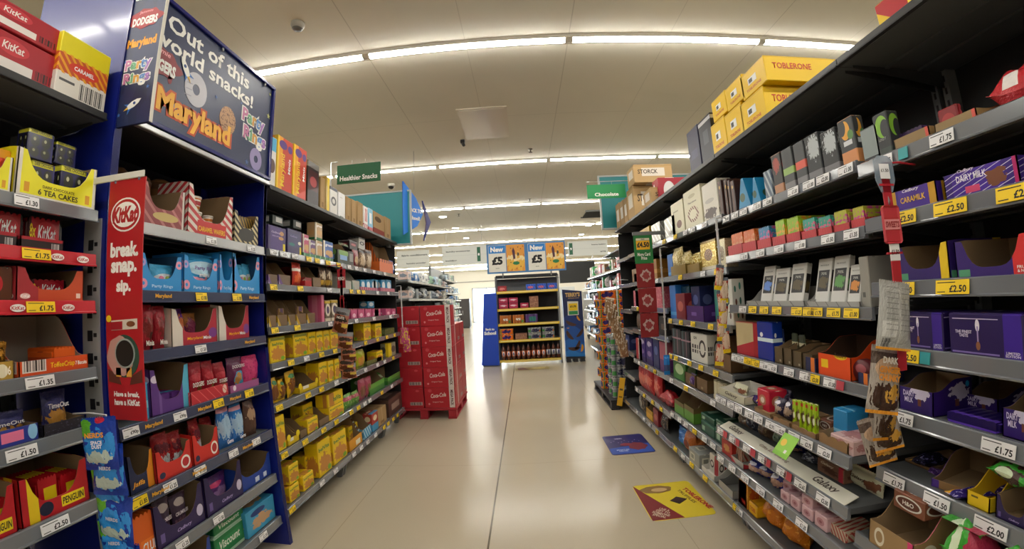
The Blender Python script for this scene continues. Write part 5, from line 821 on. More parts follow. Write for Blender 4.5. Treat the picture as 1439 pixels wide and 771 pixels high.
# goods on the shelves: (bay, shelf, kind, y, width, height, set-back, lift, yaw, depth) in metres and degrees
ITEMS = [
 ('L2',0,'mini_case_blue',2.373,0.091,0.346,0.03,0.0,0,0.3),
 ('L2',0,'cookie_case',2.526,0.2,0.389,0.03,0.0,0,0.3),
 ('L2',0,'cookie_case',2.731,0.191,0.403,0.03,0.0,0,0.3),
 ('L2',0,'case_black_red',2.936,0.185,0.35,0.03,0.0,0,0.25),
 ('L2',0,'case_kraft',3.098,0.088,0.277,0.03,0.0,0,0.3),
 ('L2',0,'case_yellow',3.185,0.073,0.309,0.03,0.0,0,0.3),
 ('L2',0,'case_white_black',3.302,0.147,0.248,0.03,0.0,0,0.3),
 ('L3',0,'case_white',3.466,0.152,0.239,0.03,0.0,0,0.3),
 ('L3',0,'case_kraft',3.615,0.114,0.237,0.03,0.0,0,0.3),
 ('L3',0,'case_kraft',3.75,0.122,0.242,0.03,0.0,0,0.3),
 ('L3',0,'case_kraft',3.903,0.149,0.256,0.03,0.0,0,0.3),
 ('L3',0,'case_white_red',4.057,0.12,0.247,0.03,0.0,0,0.25),
 ('L3',0,'case_white_blue',4.201,0.127,0.256,0.03,0.0,0,0.25),
 ('L3',0,'case_kraft_red',4.464,0.355,0.255,0.03,0.0,0,0.3),
 ('L4',0,'case_kraft',4.775,0.214,0.268,0.03,0.0,0,0.3),
 ('L2',1,'purple_box',2.455,0.212,0.165,0.03,0.0,0,None),
 ('L2',1,'purple_box_teal',2.675,0.192,0.178,0.03,0.0,0,None),
 ('L2',1,'label_case_dark',2.6,0.134,0.065,0.12,0.208,0,None),
 ('L2',1,'label_case_dark',2.865,0.125,0.066,0.12,0.222,0,None),
 ('L2',1,'snack_pink',2.861,0.085,0.178,0.045,0.0,0,None),
 ('L2',1,'snack_purple',2.962,0.096,0.149,0.045,0.0,0,None),
 ('L2',1,'snack_tan',3.073,0.102,0.159,0.045,0.0,0,None),
 ('L2',1,'snack_tan',3.068,0.115,0.142,0.045,0.161,0,None),
 ('L2',1,'snack_blue',3.234,0.171,0.175,0.045,0.0,0,None),
 ('L2',1,'green_tray',3.022,0.517,0.086,0.02,0.0,0,None),
 ('L3',1,'natural_box',3.457,0.252,0.212,0.03,0.0,0,None),
 ('L3',1,'case_black_red',3.892,0.195,0.093,0.1,0.185,0,None),
 ('L3',1,'case_white_black',4.117,0.177,0.121,0.1,0.219,0,None),
 ('L3',1,'box_dark_label',3.663,0.131,0.14,0.03,0.0,0,None),
 ('L3',1,'bag_nuts_red',3.817,0.141,0.172,0.03,0.0,0,None),
 ('L3',1,'bag_nuts_tan',3.983,0.153,0.199,0.03,0.0,0,None),
 ('L3',1,'bag_nuts_tan',4.162,0.165,0.214,0.03,0.0,0,None),
 ('L4',1,'orange_case',4.558,0.487,0.343,0.03,0.0,0,None),
 ('L4',1,'bag_blue',4.932,0.169,0.173,0.03,0.0,0,None),
 ('L2',2,'slot_tray_purple',2.403,0.108,0.155,0.03,0.0,0,None),
 ('L2',2,'slot_tray_purple',2.54,0.148,0.168,0.03,0.0,0,None),
 ('L2',2,'bag_red_small',2.726,0.123,0.17,0.03,0.0,0,None),
 ('L2',2,'slot_tray_red',2.861,0.107,0.155,0.03,0.0,0,None),
 ('L2',2,'slot_tray_kraft',2.992,0.132,0.171,0.03,0.0,0,None),
 ('L2',2,'bag_brown_gold',3.126,0.099,0.165,0.03,0.0,0,None),
 ('L2',2,'bag_brown_gold',3.241,0.106,0.174,0.03,0.0,0,None),
 ('L3',2,'slot_tray_white',3.568,0.18,0.16,0.03,0.0,0,None),
 ('L3',2,'slot_tray_white',3.766,0.181,0.18,0.03,0.0,0,None),
 ('L3',2,'bar_box_blue',4.0,0.123,0.111,0.05,0.0,0,None),
 ('L3',2,'bar_box_blue',4.147,0.132,0.118,0.05,0.0,0,None),
 ('L3',2,'bar_box_blue',4.294,0.14,0.125,0.05,0.0,0,None),
 ('L3',2,'bar_box_blue',4.457,0.139,0.133,0.05,0.0,0,None),
 ('L4',2,'bar_box_blue',4.625,0.149,0.141,0.05,0.0,0,None),
 ('L4',2,'bar_box_blue',4.819,0.187,0.151,0.05,0.0,0,None),
 ('L3',2,'pink_tray',4.1,0.493,0.04,0.02,0.0,0,None),
 ('L4',2,'pink_tray',4.677,0.615,0.05,0.02,0.0,0,None),
 ('L2',3,'slot_tray_gold',2.388,0.087,0.179,0.03,0.0,0,None),
 ('L2',3,'slot_tray_gold',2.501,0.123,0.179,0.03,0.0,0,None),
 ('L2',3,'slot_tray_gold',2.619,0.096,0.175,0.03,0.0,0,None),
 ('L2',3,'slot_tray_gold',2.746,0.139,0.181,0.03,0.0,0,None),
 ('L2',3,'slot_tray_gold',2.888,0.124,0.181,0.03,0.0,0,None),
 ('L2',3,'bar_pack_gold',2.579,0.079,0.119,0.08,0.0,0,None),
 ('L2',3,'bar_pack_gold',2.83,0.102,0.13,0.08,0.0,0,None),
 ('L2',3,'pink_card_box',3.083,0.054,0.216,0.03,0.0,0,None),
 ('L2',3,'seed_box',3.168,0.095,0.171,0.03,0.0,0,None),
 ('L2',3,'seed_box',3.294,0.129,0.177,0.03,0.0,0,None),
 ('L3',3,'pink_flute_tray',3.701,0.15,0.101,0.03,0.0,0,None),
 ('L3',3,'pink_flute_tray',3.875,0.163,0.098,0.03,0.0,0,None),
 ('L3',3,'pink_flute_tray',4.065,0.178,0.095,0.03,0.0,0,None),
 ('L3',3,'pink_flute_tray',4.272,0.195,0.091,0.03,0.0,0,None),
 ('L3',3,'pink_flute_tray',4.487,0.19,0.088,0.03,0.0,0,None),
 ('L4',3,'pink_flute_tray',4.697,0.181,0.084,0.03,0.0,0,None),
 ('L4',3,'pink_flute_tray',4.898,0.168,0.08,0.03,0.0,0,None),
 ('L3',3,'bar_box_blue',4.646,0.195,0.074,0.1,0.092,0,None),
 ('L2',4,'biscuit_box_wide',2.434,0.179,0.161,0.03,0.0,0,None),
 ('L2',4,'biscuit_box_wide',2.72,0.196,0.163,0.03,0.0,0,None),
 ('L2',4,'biscuit_box',2.885,0.114,0.161,0.03,0.0,0,None),
 ('L2',4,'biscuit_box',3.005,0.105,0.158,0.03,0.0,0,None),
 ('L2',4,'biscuit_box',3.122,0.106,0.156,0.03,0.0,0,None),
 ('L2',4,'biscuit_box',3.269,0.162,0.158,0.03,0.0,0,None),
 ('L3',4,'biscuit_box',4.013,0.194,0.173,0.03,0.0,0,None),
 ('L3',4,'biscuit_box_flat',4.036,0.176,0.039,0.03,0.176,0,None),
 ('L3',4,'biscuit_box',4.363,0.193,0.147,0.03,0.0,0,None),
 ('L4',4,'biscuit_pack_green',4.722,0.394,0.07,0.03,0.0,0,None),
 ('L2',5,'biscuit_bag',2.392,0.088,0.161,0.03,0.0,0,None),
 ('L2',5,'biscuit_bag',2.481,0.077,0.136,0.03,0.0,0,None),
 ('L2',5,'biscuit_bag',2.595,0.128,0.174,0.03,0.0,8,None),
 ('L2',5,'biscuit_tray_open',2.801,0.271,0.111,0.03,0.0,0,None),
 ('L2',5,'biscuit_box',3.035,0.144,0.176,0.03,0.0,0,None),
 ('L2',5,'biscuit_box',3.171,0.103,0.168,0.03,0.0,0,None),
 ('L2',5,'biscuit_box',3.294,0.117,0.164,0.03,0.0,0,None),
 ('L3',5,'biscuit_bag_green',3.846,0.182,0.179,0.03,0.0,0,None),
 ('L3',5,'olive_tray',4.171,0.442,0.091,0.03,0.0,0,None),
 ('L3',5,'biscuit_box',4.514,0.195,0.11,0.03,0.0,0,None),
 ('L4',5,'biscuit_box_grey',4.776,0.271,0.156,0.03,0.0,0,None),
 ('L2',6,'biscuit_box',2.402,0.108,0.228,0.03,0.0,0,None),
 ('L2',6,'biscuit_tray_open',2.546,0.146,0.119,0.03,0.0,0,None),
 ('L2',6,'slot_tray_kraft',2.679,0.099,0.121,0.03,0.0,0,None),
 ('L2',6,'biscuit_box',2.819,0.162,0.104,0.03,0.0,0,None),
 ('L2',6,'slot_tray_kraft',2.996,0.168,0.118,0.03,0.0,0,None),
 ('L2',6,'biscuit_box',3.239,0.281,0.106,0.03,0.0,0,None),
 ('L2',6,'biscuit_box_flat',3.254,0.288,0.102,0.03,0.109,0,None),
 ('L3',6,'pack_green_pink',3.489,0.156,0.134,0.03,0.0,0,None),
 ('L3',6,'pack_green_pink',3.659,0.153,0.124,0.03,0.0,0,None),
 ('L3',6,'pack_pink_brown',3.834,0.147,0.204,0.03,0.0,0,None),
 ('L3',6,'pack_pink_brown',4.005,0.159,0.195,0.03,0.0,0,None),
 ('L3',6,'green_bar_tray',4.335,0.458,0.199,0.03,0.0,0,None),
 ('L4',6,'green_bar_tray',4.822,0.475,0.153,0.03,0.0,0,None),
 ('L2',7,'biscuit_box',2.493,0.129,0.109,0.03,0.0,0,None),
 ('L2',7,'biscuit_box',2.51,0.128,0.13,0.03,0.118,0,None),
 ('L2',7,'biscuit_box',2.685,0.156,0.107,0.03,0.0,0,None),
 ('L2',7,'biscuit_box',2.877,0.133,0.137,0.12,0.04,0,None),
 ('L2',7,'biscuit_box',2.954,0.217,0.269,0.03,0.0,0,None),
 ('L2',7,'biscuit_box',3.232,0.267,0.241,0.03,0.0,0,None),
 ('L3',7,'orange_kraft_tray',3.559,0.298,0.234,0.03,0.0,0,None),
 ('L3',7,'blue_kraft_tray',3.847,0.209,0.215,0.03,0.0,0,None),
 ('L3',7,'snack_red_blue',4.079,0.18,0.19,0.03,0.0,0,None),
 ('L3',7,'case_kraft',4.343,0.284,0.185,0.03,0.0,0,0.25),
 ('L4',7,'case_dark_brown',4.821,0.513,0.206,0.03,0.0,0,0.25),
 ('LP',0,'choc_pot',1.48,0.083,0.299,0.22,0.0,0,None),
 ('LP',0,'choc_pot',1.583,0.112,0.296,0.2,0.0,0,None),
 ('LP',0,'choc_pot',1.726,0.149,0.308,0.2,0.0,0,None),
 ('LP',0,'wafer_pack',1.383,0.123,0.21,0.1,0.0,0,None),
 ('LP',0,'wafer_tray_red',1.529,0.249,0.202,0.03,0.0,0,None),
 ('LP',0,'wafer_tray_stripe',1.839,0.336,0.264,0.03,0.0,0,None),
 ('LP',0,'striped_cup',1.796,0.102,0.138,0.07,0.0,0,None),
 ('LP',0,'striped_cup',1.791,0.092,0.076,0.07,0.139,0,None),
 ('LP',0,'striped_cup',1.923,0.061,0.143,0.1,0.0,0,None),
 ('LP',0,'wafer_tray_black',2.134,0.227,0.198,0.03,0.0,0,None),
 ('LP',0,'wafer_bar_pack',2.172,0.163,0.175,0.06,0.0,0,None),
 ('LP',1,'ring_tray',1.526,0.239,0.173,0.03,0.0,0,None),
 ('LP',1,'ring_tray',1.773,0.238,0.189,0.03,0.0,0,None),
 ('LP',1,'ring_tray',2.165,0.256,0.239,0.03,0.0,0,None),
 ('LP',1,'ring_bag',1.575,0.149,0.125,0.06,0.0,0,None),
 ('LP',1,'ring_bag_big',1.821,0.256,0.199,0.05,0.0,0,None),
 ('LP',1,'ring_bag',2.173,0.106,0.176,0.08,0.0,0,None),
 ('LP',1,'ring_tray',1.967,0.128,0.218,0.03,0.0,0,None),
 ('LP',2,'minis_bag_red',1.455,0.07,0.193,0.03,0.0,0,None),
 ('LP',2,'minis_bag_red',1.53,0.071,0.187,0.03,0.0,0,None),
 ('LP',2,'minis_tray',1.729,0.303,0.182,0.03,0.0,0,None),
 ('LP',2,'minis_bag_purple',1.668,0.085,0.173,0.07,0.0,0,None),
 ('LP',2,'minis_bag_gold',1.766,0.092,0.151,0.08,0.0,0,None),
 ('LP',2,'minis_tray',2.021,0.259,0.194,0.03,0.0,0,None),
 ('LP',2,'minis_bag_gold',1.99,0.058,0.145,0.08,0.0,0,None),
 ('LP',3,'blue_card_box',1.423,0.025,0.156,0.03,0.0,0,None),
 ('LP',3,'purple_tray',1.558,0.225,0.21,0.03,0.0,0,None),
 ('LP',3,'bar_pack_purple',1.539,0.068,0.085,0.05,0.0,0,None),
 ('LP',3,'bar_pack_purple',1.605,0.056,0.082,0.05,0.0,0,None),
 ('LP',3,'jam_bag',1.749,0.097,0.194,0.05,0.0,0,None),
 ('LP',3,'jam_bag',1.844,0.094,0.188,0.05,0.0,0,None),
 ('LP',3,'jam_bag',1.93,0.079,0.169,0.05,0.0,0,None),
 ('LP',3,'jam_tray',1.792,0.269,0.076,0.015,0.0,0,None),
 ('LP',3,'dodger_bag_purple',2.059,0.143,0.18,0.05,0.0,0,None),
 ('LP',3,'dodger_bag_pink',2.202,0.131,0.175,0.05,0.0,0,None),
 ('LP',3,'pink_lilac_tray',2.067,0.26,0.049,0.015,0.0,0,None),
 ('LP',4,'jaffa_tray',1.37,0.126,0.167,0.03,0.0,0,None),
 ('LP',4,'dog_bag_red',1.528,0.085,0.188,0.06,0.0,0,None),
 ('LP',4,'dog_bag_red',1.611,0.083,0.174,0.06,0.0,0,None),
 ('LP',4,'red_side_tray',1.536,0.206,0.141,0.02,0.0,0,None),
 ('LP',4,'dog_bag_red',1.739,0.078,0.197,0.06,0.0,0,None),
 ('LP',4,'red_side_tray',1.738,0.178,0.151,0.02,0.0,0,None),
 ('LP',4,'bear_bag_blue',1.912,0.102,0.229,0.03,0.0,0,None),
 ('LP',4,'bear_bag_blue',2.017,0.099,0.212,0.03,0.0,0,None),
 ('LP',4,'bear_bag_brown',2.133,0.108,0.207,0.03,0.0,0,None),
 ('LP',5,'club_pack',1.354,0.142,0.192,0.03,0.0,0,None),
 ('LP',5,'raisin_pouch',1.477,0.088,0.19,0.05,0.0,0,None),
 ('LP',5,'raisin_pouch',1.571,0.096,0.176,0.05,0.0,0,None),
 ('LP',5,'purple_kraft_tray',1.536,0.292,0.203,0.02,0.0,0,None),
 ('LP',5,'finger_pouch',1.84,0.181,0.156,0.06,0.0,0,None),
 ('LP',5,'purple_kraft_tray',1.835,0.287,0.207,0.02,0.0,0,None),
 ('LP',5,'blue_open_tray',2.166,0.32,0.148,0.03,0.0,0,None),
 ('LP',6,'mint_box_green',1.861,0.238,0.128,0.05,0.0,0,None),
 ('LP',6,'mint_box_green',1.884,0.244,0.068,0.06,0.126,0,None),
 ('LP',6,'light_blue_box',2.119,0.278,0.151,0.03,0.0,0,None),
 ('LP',6,'blue_open_tray',1.617,0.171,0.189,0.03,0.0,0,None),
 ('L0',0,'red_wafer_case',0.871,0.246,0.137,0.03,0.0,0,0.3),
 ('L0',0,'red_wafer_case',0.86,0.264,0.097,0.03,0.144,0,0.3),
 ('L0',0,'caramel_case',1.084,0.199,0.24,0.01,0.0,0,0.3),
 ('L0',1,'tea_cake_tray',1.04,0.278,0.164,0.005,0.0,0,0.22),
 ('L0',1,'tea_cake_box',1.0,0.082,0.134,0.03,0.0,0,None),
 ('L0',1,'tea_cake_box',1.111,0.107,0.147,0.03,0.0,0,None),
 ('L0',1,'tea_cake_box',1.02,0.092,0.106,0.09,0.157,0,None),
 ('L0',1,'tea_cake_box',1.118,0.081,0.086,0.1,0.167,0,None),
 ('L0',1,'tea_cake_tray',0.805,0.176,0.118,0.005,0.0,0,0.22),
 ('L0',1,'orange_pack_box',0.862,0.086,0.144,0.04,0.0,0,None),
 ('L0',2,'wafer_multipack',0.918,0.12,0.12,0.07,0.0,0,None),
 ('L0',2,'wafer_multipack',1.045,0.125,0.12,0.07,0.0,0,None),
 ('L0',2,'wafer_tray_low',0.869,0.124,0.057,0.02,0.0,0,None),
 ('L0',2,'wafer_tray_low',1.008,0.143,0.051,0.02,0.0,0,None),
 ('L0',3,'white_choc_pack',0.883,0.094,0.109,0.03,0.0,0,None),
 ('L0',3,'wafer_tray_orange',1.043,0.227,0.116,0.02,0.0,0,None),
 ('L0',4,'toffee_case',1.051,0.235,0.194,0.015,0.0,0,0.28),
 ('L0',4,'toffee_pack',1.106,0.086,0.083,0.05,0.0,0,None),
 ('L0',4,'gold_tray',0.87,0.112,0.071,0.02,0.0,0,None),
 ('L0',4,'gold_bag',0.892,0.088,0.116,0.05,0.0,0,None),
 ('L0',5,'dark_tray',1.074,0.147,0.057,0.02,0.0,0,None),
 ('L0',5,'time_bag',1.074,0.093,0.139,0.05,0.0,0,None),
 ('L0',5,'blue_pack_tray',0.898,0.184,0.064,0.02,0.0,0,None),
 ('L0',5,'time_bag',0.923,0.12,0.098,0.06,0.0,0,None),
 ('L0',6,'penguin_tray',1.026,0.227,0.161,0.02,0.0,0,None),
 ('L0',6,'penguin_pack',1.025,0.072,0.125,0.06,0.0,0,None),
 ('L0',6,'penguin_pack',1.1,0.074,0.112,0.06,0.0,0,None),
 ('L0',6,'penguin_tray',0.823,0.163,0.16,0.02,0.0,0,None),
 ('L0',6,'penguin_pack',0.878,0.069,0.11,0.06,0.0,0,None),
 ('R0',0,'red_yellow_case',1.008,0.125,0.094,0.03,0.0,0,0.3),
 ('R1',0,'triangle_case',1.872,0.235,0.163,0.02,0.0,0,0.42),
 ('R1',0,'triangle_case',1.823,0.235,0.136,0.02,0.164,0,0.42),
 ('R1',0,'triangle_case',2.069,0.197,0.181,0.02,0.0,0,0.42),
 ('R1',0,'triangle_case',2.017,0.197,0.137,0.02,0.183,0,0.42),
 ('R1',0,'triangle_case',2.262,0.184,0.194,0.02,0.0,0,0.42),
 ('R1',0,'triangle_case',2.208,0.184,0.132,0.02,0.196,0,0.42),
 ('R2',0,'case_navy_open',2.452,0.189,0.304,0.03,0.0,0,0.3),
 ('R2',0,'case_navy',2.653,0.19,0.307,0.03,0.0,0,0.3),
 ('R3',0,'case_kraft_print',3.801,0.235,0.17,0.03,0.0,0,0.45),
 ('R3',0,'case_kraft_print',4.37,0.278,0.339,0.02,0.0,0,0.42),
 ('R3',0,'case_kraft_print',4.271,0.276,0.197,0.02,0.342,0,0.42),
 ('R3',0,'case_red_shield',3.74,0.174,0.252,0.1,0.0,0,0.35),
 ('R3',0,'case_kraft_label',4.61,0.153,0.291,0.02,0.0,0,None),
 ('R3',0,'case_kraft_label',4.794,0.183,0.301,0.02,0.0,0,None),
 ('R3',0,'case_kraft_label',5.001,0.198,0.315,0.02,0.0,0,None),
 ('R0',1,'red_big_bag',0.762,0.128,0.115,0.06,0.0,0,0.1),
 ('R0',1,'kraft_open_tray',0.891,0.128,0.057,0.02,0.0,0,None),
 ('R0',1,'red_bar_pack',0.967,0.074,0.098,0.1,0.0,0,None),
 ('R0',1,'kraft_open_tray',1.035,0.131,0.07,0.02,0.0,0,None),
 ('R0',1,'purple_bar_pack',1.077,0.103,0.07,0.07,0.0,0,None),
 ('R0',1,'slim_green',1.148,0.064,0.154,0.03,0.0,0,None),
 ('R0',1,'slim_slab',1.227,0.081,0.127,0.03,0.0,0,None),
 ('R1',1,'slim_melon',1.305,0.082,0.182,0.03,0.0,0,None),
 ('R1',1,'slim_silver',1.404,0.091,0.175,0.03,0.0,0,None),
 ('R1',1,'slim_silver',1.502,0.092,0.195,0.03,0.0,0,None),
 ('R1',1,'slim_coral',1.59,0.075,0.195,0.03,0.0,0,None),
 ('R1',1,'slim_lime',1.679,0.082,0.198,0.03,0.0,0,None),
 ('R1',1,'slim_berry',1.764,0.077,0.201,0.03,0.0,0,None),
 ('R1',1,'slim_small',1.85,0.07,0.146,0.03,0.0,0,None),
 ('R1',1,'triangle_blue',1.971,0.092,0.145,0.03,0.0,0,None),
 ('R1',1,'triangle_blue',2.091,0.14,0.175,0.03,0.0,0,None),
 ('R2',1,'thin_brown_box',2.358,0.053,0.218,0.03,0.0,0,None),
 ('R1',1,'thin_brown_box',2.306,0.051,0.223,0.03,0.0,0,None),
 ('R1',1,'thin_brown_box',2.253,0.049,0.209,0.03,0.0,0,None),
 ('R1',1,'thin_brown_box',2.203,0.047,0.195,0.03,0.0,0,None),
 ('R2',1,'praline_white',2.502,0.224,0.248,0.03,0.0,0,None),
 ('R2',1,'praline_cream',2.788,0.309,0.281,0.03,0.0,0,None),
 ('R2',1,'praline_cream_small',3.091,0.263,0.257,0.03,0.0,0,None),
 ('R2',1,'case_silver',3.376,0.253,0.175,0.03,0.0,0,None),
 ('R3',1,'case_silver',3.645,0.249,0.188,0.03,0.0,0,None),
 ('R3',1,'box_gold_small',3.995,0.321,0.202,0.03,0.0,0,None),
 ('R0',2,'caramel_bar_tray',1.071,0.184,0.093,0.02,0.0,0,0.2),
 ('R0',2,'milk_bar_tray',0.855,0.202,0.091,0.02,0.0,0,0.2),
 ('R1',2,'red_low_tray',1.291,0.076,0.041,0.015,0.0,0,None),
 ('R1',2,'red_low_tray',1.379,0.092,0.036,0.015,0.0,0,None),
 ('R1',2,'red_low_tray',1.473,0.089,0.039,0.015,0.0,0,None),
 ('R1',2,'red_low_tray',1.573,0.103,0.044,0.015,0.0,0,None),
 ('R1',2,'red_low_tray',1.681,0.105,0.052,0.015,0.0,0,None),
 ('R1',2,'red_low_tray',1.794,0.11,0.054,0.015,0.0,0,None),
 ('R1',2,'red_low_tray',1.92,0.13,0.059,0.015,0.0,0,None),
 ('R1',2,'red_low_tray',2.065,0.147,0.065,0.015,0.0,0,None),
 ('R1',2,'red_low_tray',2.23,0.168,0.071,0.015,0.0,0,None),
 ('R1',2,'bar_yellow_green',1.315,0.063,0.082,0.04,0.0,0,None),
 ('R1',2,'bar_yellow_green',1.407,0.078,0.087,0.04,0.0,0,None),
 ('R1',2,'bar_teal_pink',1.5,0.082,0.083,0.04,0.0,0,None),
 ('R1',2,'bar_teal_pink',1.599,0.091,0.093,0.04,0.0,0,None),
 ('R1',2,'bar_lime',1.71,0.096,0.12,0.04,0.0,0,None),
 ('R1',2,'bar_lime',1.81,0.082,0.126,0.04,0.0,0,None),
 ('R1',2,'bar_blue_pink',1.951,0.112,0.116,0.04,0.0,0,None),
 ('R1',2,'bar_orange',2.098,0.127,0.126,0.04,0.0,0,None),
 ('R1',2,'bar_orange',2.266,0.145,0.129,0.04,0.0,0,None),
 ('R2',2,'gold_star_box',2.415,0.105,0.181,0.03,0.0,0,None),
 ('R2',2,'gold_ball_box',2.606,0.24,0.199,0.03,0.0,0,None),
 ('R2',2,'gold_balls_pack',2.912,0.223,0.148,0.05,0.0,0,None),
 ('R2',2,'gold_net_bag',3.224,0.225,0.223,0.03,0.0,0,None),
 ('R2',2,'gold_net_bag',3.037,0.13,0.174,0.03,0.0,0,None),
 ('R2',2,'brown_low_tray',3.132,0.321,0.092,0.015,0.0,0,None),
 ('R2',2,'brown_low_tray',2.836,0.217,0.076,0.015,0.0,0,None),
 ('R2',2,'box_bright_blue',3.402,0.124,0.186,0.03,0.0,0,None),
 ('R3',2,'box_orange_brown',3.785,0.173,0.187,0.03,0.0,0,None),
 ('R3',2,'case_kraft_open',4.69,0.325,0.185,0.03,0.0,0,None),
 ('R3',2,'box_pink',4.341,0.335,0.098,0.03,0.0,0,None),
 ('R0',3,'purple_yellow_tray',1.059,0.182,0.115,0.02,0.0,0,0.22),
 ('R0',3,'purple_red_tray',0.853,0.196,0.108,0.02,0.0,0,0.22),
 ('R0',3,'fruit_bar',0.891,0.08,0.025,0.06,0.0,0,None),
 ('R1',3,'choc_slim_blue',2.025,0.109,0.203,0.06,0.0,0,0.03),
 ('R1',3,'choc_slim_dark',1.904,0.122,0.183,0.06,0.0,0,0.03),
 ('R1',3,'choc_slim_dark',1.774,0.114,0.196,0.06,0.0,0,0.03),
 ('R1',3,'choc_slim_dark',1.596,0.092,0.202,0.06,0.0,0,0.03),
 ('R1',3,'choc_slim_green',1.496,0.091,0.204,0.06,0.0,0,0.03),
 ('R1',3,'choc_slim_orange',1.409,0.071,0.16,0.06,0.0,0,0.03),
 ('R1',3,'grey_divider_tray',1.9,0.503,0.086,0.02,0.0,0,None),
 ('R1',3,'grey_divider_tray',1.481,0.308,0.074,0.02,0.0,0,None),
 ('R1',3,'box_grey_end',1.308,0.048,0.184,0.03,0.0,0,None),
 ('R2',3,'white_dot_box',2.394,0.147,0.276,0.03,0.0,0,None),
 ('R2',3,'box_teal',2.624,0.094,0.271,0.08,0.0,0,None),
 ('R2',3,'box_navy',2.986,0.158,0.251,0.08,0.0,0,None),
 ('R2',3,'box_teal_dark',3.189,0.194,0.258,0.08,0.0,0,None),
 ('R2',3,'purple_open_tray',2.874,0.306,0.129,0.02,0.0,0,None),
 ('R2',3,'box_red_dark',3.173,0.198,0.204,0.03,0.0,0,None),
 ('R2',3,'box_bright_blue',3.436,0.142,0.275,0.03,0.0,0,None),
 ('R3',3,'box_pink',3.727,0.227,0.192,0.03,0.0,0,None),
 ('R3',3,'box_pink',3.991,0.258,0.193,0.03,0.0,0,None),
 ('R3',3,'box_pale_green',4.336,0.33,0.196,0.03,0.0,0,None),
 ('R3',3,'box_pink',4.673,0.222,0.181,0.03,0.0,0,None),
 ('R0',4,'who_box',1.08,0.151,0.115,0.02,0.0,0,0.12),
 ('R0',4,'who_box',0.877,0.199,0.117,0.005,0.0,0,0.12),
 ('R1',4,'cream_red_box',2.224,0.24,0.187,0.03,0.0,0,None),
 ('R1',4,'blue_milk_pack',2.002,0.147,0.198,0.03,0.0,0,None),
 ('R1',4,'kraft_slot_pack',1.883,0.072,0.106,0.03,0.0,0,None),
 ('R1',4,'kraft_slot_pack',1.808,0.067,0.106,0.03,0.0,0,None),
 ('R1',4,'kraft_slot_pack',1.735,0.068,0.1,0.03,0.0,0,None),
 ('R1',4,'kraft_slot_pack',1.661,0.068,0.095,0.03,0.0,0,None),
 ('R1',4,'bar_blue_silver',1.968,0.05,0.158,0.1,0.0,0,None),
 ('R1',4,'bar_olive',1.855,0.045,0.144,0.1,0.0,0,None),
 ('R1',4,'bar_olive',1.798,0.048,0.141,0.1,0.0,0,None),
 ('R1',4,'navy_orange_tray',1.628,0.074,0.078,0.02,0.0,0,None),
 ('R1',4,'orange_cup_tray',1.484,0.192,0.149,0.02,0.0,0,None),
 ('R1',4,'red_round_pack',1.352,0.092,0.206,0.03,0.0,0,None),
 ('R2',4,'dark_gift_box',3.318,0.196,0.21,0.03,0.0,0,None),
 ('R2',4,'dark_gift_box',3.117,0.175,0.202,0.03,0.0,0,None),
 ('R2',4,'white_oval_box',2.859,0.286,0.206,0.03,0.0,0,None),
 ('R2',4,'kraft_tall_tray',2.499,0.235,0.202,0.03,0.0,0,None),
 ('R3',4,'brown_bag',4.559,0.239,0.17,0.03,0.0,0,None),
 ('R3',4,'box_silver_dark',4.276,0.212,0.179,0.03,0.0,0,None),
 ('R3',4,'box_dark_small',3.641,0.195,0.173,0.03,0.0,0,None),
 ('R0',5,'milk_bar_tray_small',1.109,0.128,0.109,0.02,0.0,0,None),
 ('R0',5,'milk_bar_flat',0.938,0.156,0.032,0.03,0.0,0,0.1),
 ('R0',5,'milk_bar_tray_small',1.009,0.112,0.082,0.16,0.0,0,None),
 ('R0',5,'milk_bar_tray_small',0.812,0.086,0.108,0.03,0.0,0,None),
 ('R1',5,'cream_script_tray',2.183,0.292,0.061,0.02,0.0,0,None),
 ('R1',5,'purple_flat_bag',2.005,0.12,0.051,0.06,0.0,0,None),
 ('R1',5,'red_pouch',1.903,0.109,0.105,0.06,0.0,0,None),
 ('R1',5,'navy_pouch',1.764,0.069,0.092,0.04,0.0,0,None),
 ('R1',5,'navy_pouch',1.689,0.069,0.103,0.04,0.0,0,None),
 ('R1',5,'lime_pouch',1.642,0.033,0.115,0.05,0.0,0,None),
 ('R1',5,'lime_pouch',1.607,0.032,0.12,0.05,0.0,0,None),
 ('R1',5,'lime_pouch',1.574,0.031,0.122,0.05,0.0,0,None),
 ('R1',5,'lime_pouch',1.541,0.03,0.123,0.05,0.0,0,None),
 ('R1',5,'lime_pouch',1.51,0.029,0.125,0.05,0.0,0,None),
 ('R1',5,'kraft_low_tray',1.837,0.144,0.034,0.015,0.0,0,None),
 ('R1',5,'kraft_low_tray',1.683,0.13,0.034,0.015,0.0,0,None),
 ('R1',5,'kraft_low_tray',1.528,0.161,0.037,0.015,0.0,0,None),
 ('R1',5,'kraft_low_tray',1.355,0.159,0.062,0.015,0.0,0,None),
 ('R1',5,'blue_light_pack',1.397,0.077,0.128,0.08,0.0,0,None),
 ('R1',5,'pink_flat_box',1.173,0.121,0.055,0.02,0.0,0,None),
 ('R2',5,'green_heart_box',3.305,0.275,0.165,0.03,0.0,0,None),
 ('R2',5,'kraft_tall_tray',3.047,0.21,0.196,0.03,0.0,0,None),
 ('R2',5,'purple_small_bag',3.003,0.11,0.099,0.02,0.0,0,None),
 ('R2',5,'kraft_tall_tray',2.825,0.183,0.186,0.03,0.0,0,None),
 ('R2',5,'cream_books',2.544,0.182,0.127,0.03,0.0,0,None),
 ('R3',5,'red_stripe_box',4.616,0.243,0.231,0.03,0.0,0,None),
 ('R3',5,'purple_tall_box',4.34,0.243,0.279,0.03,0.0,0,None),
 ('R3',5,'purple_tall_box',4.085,0.217,0.278,0.03,0.0,0,None),
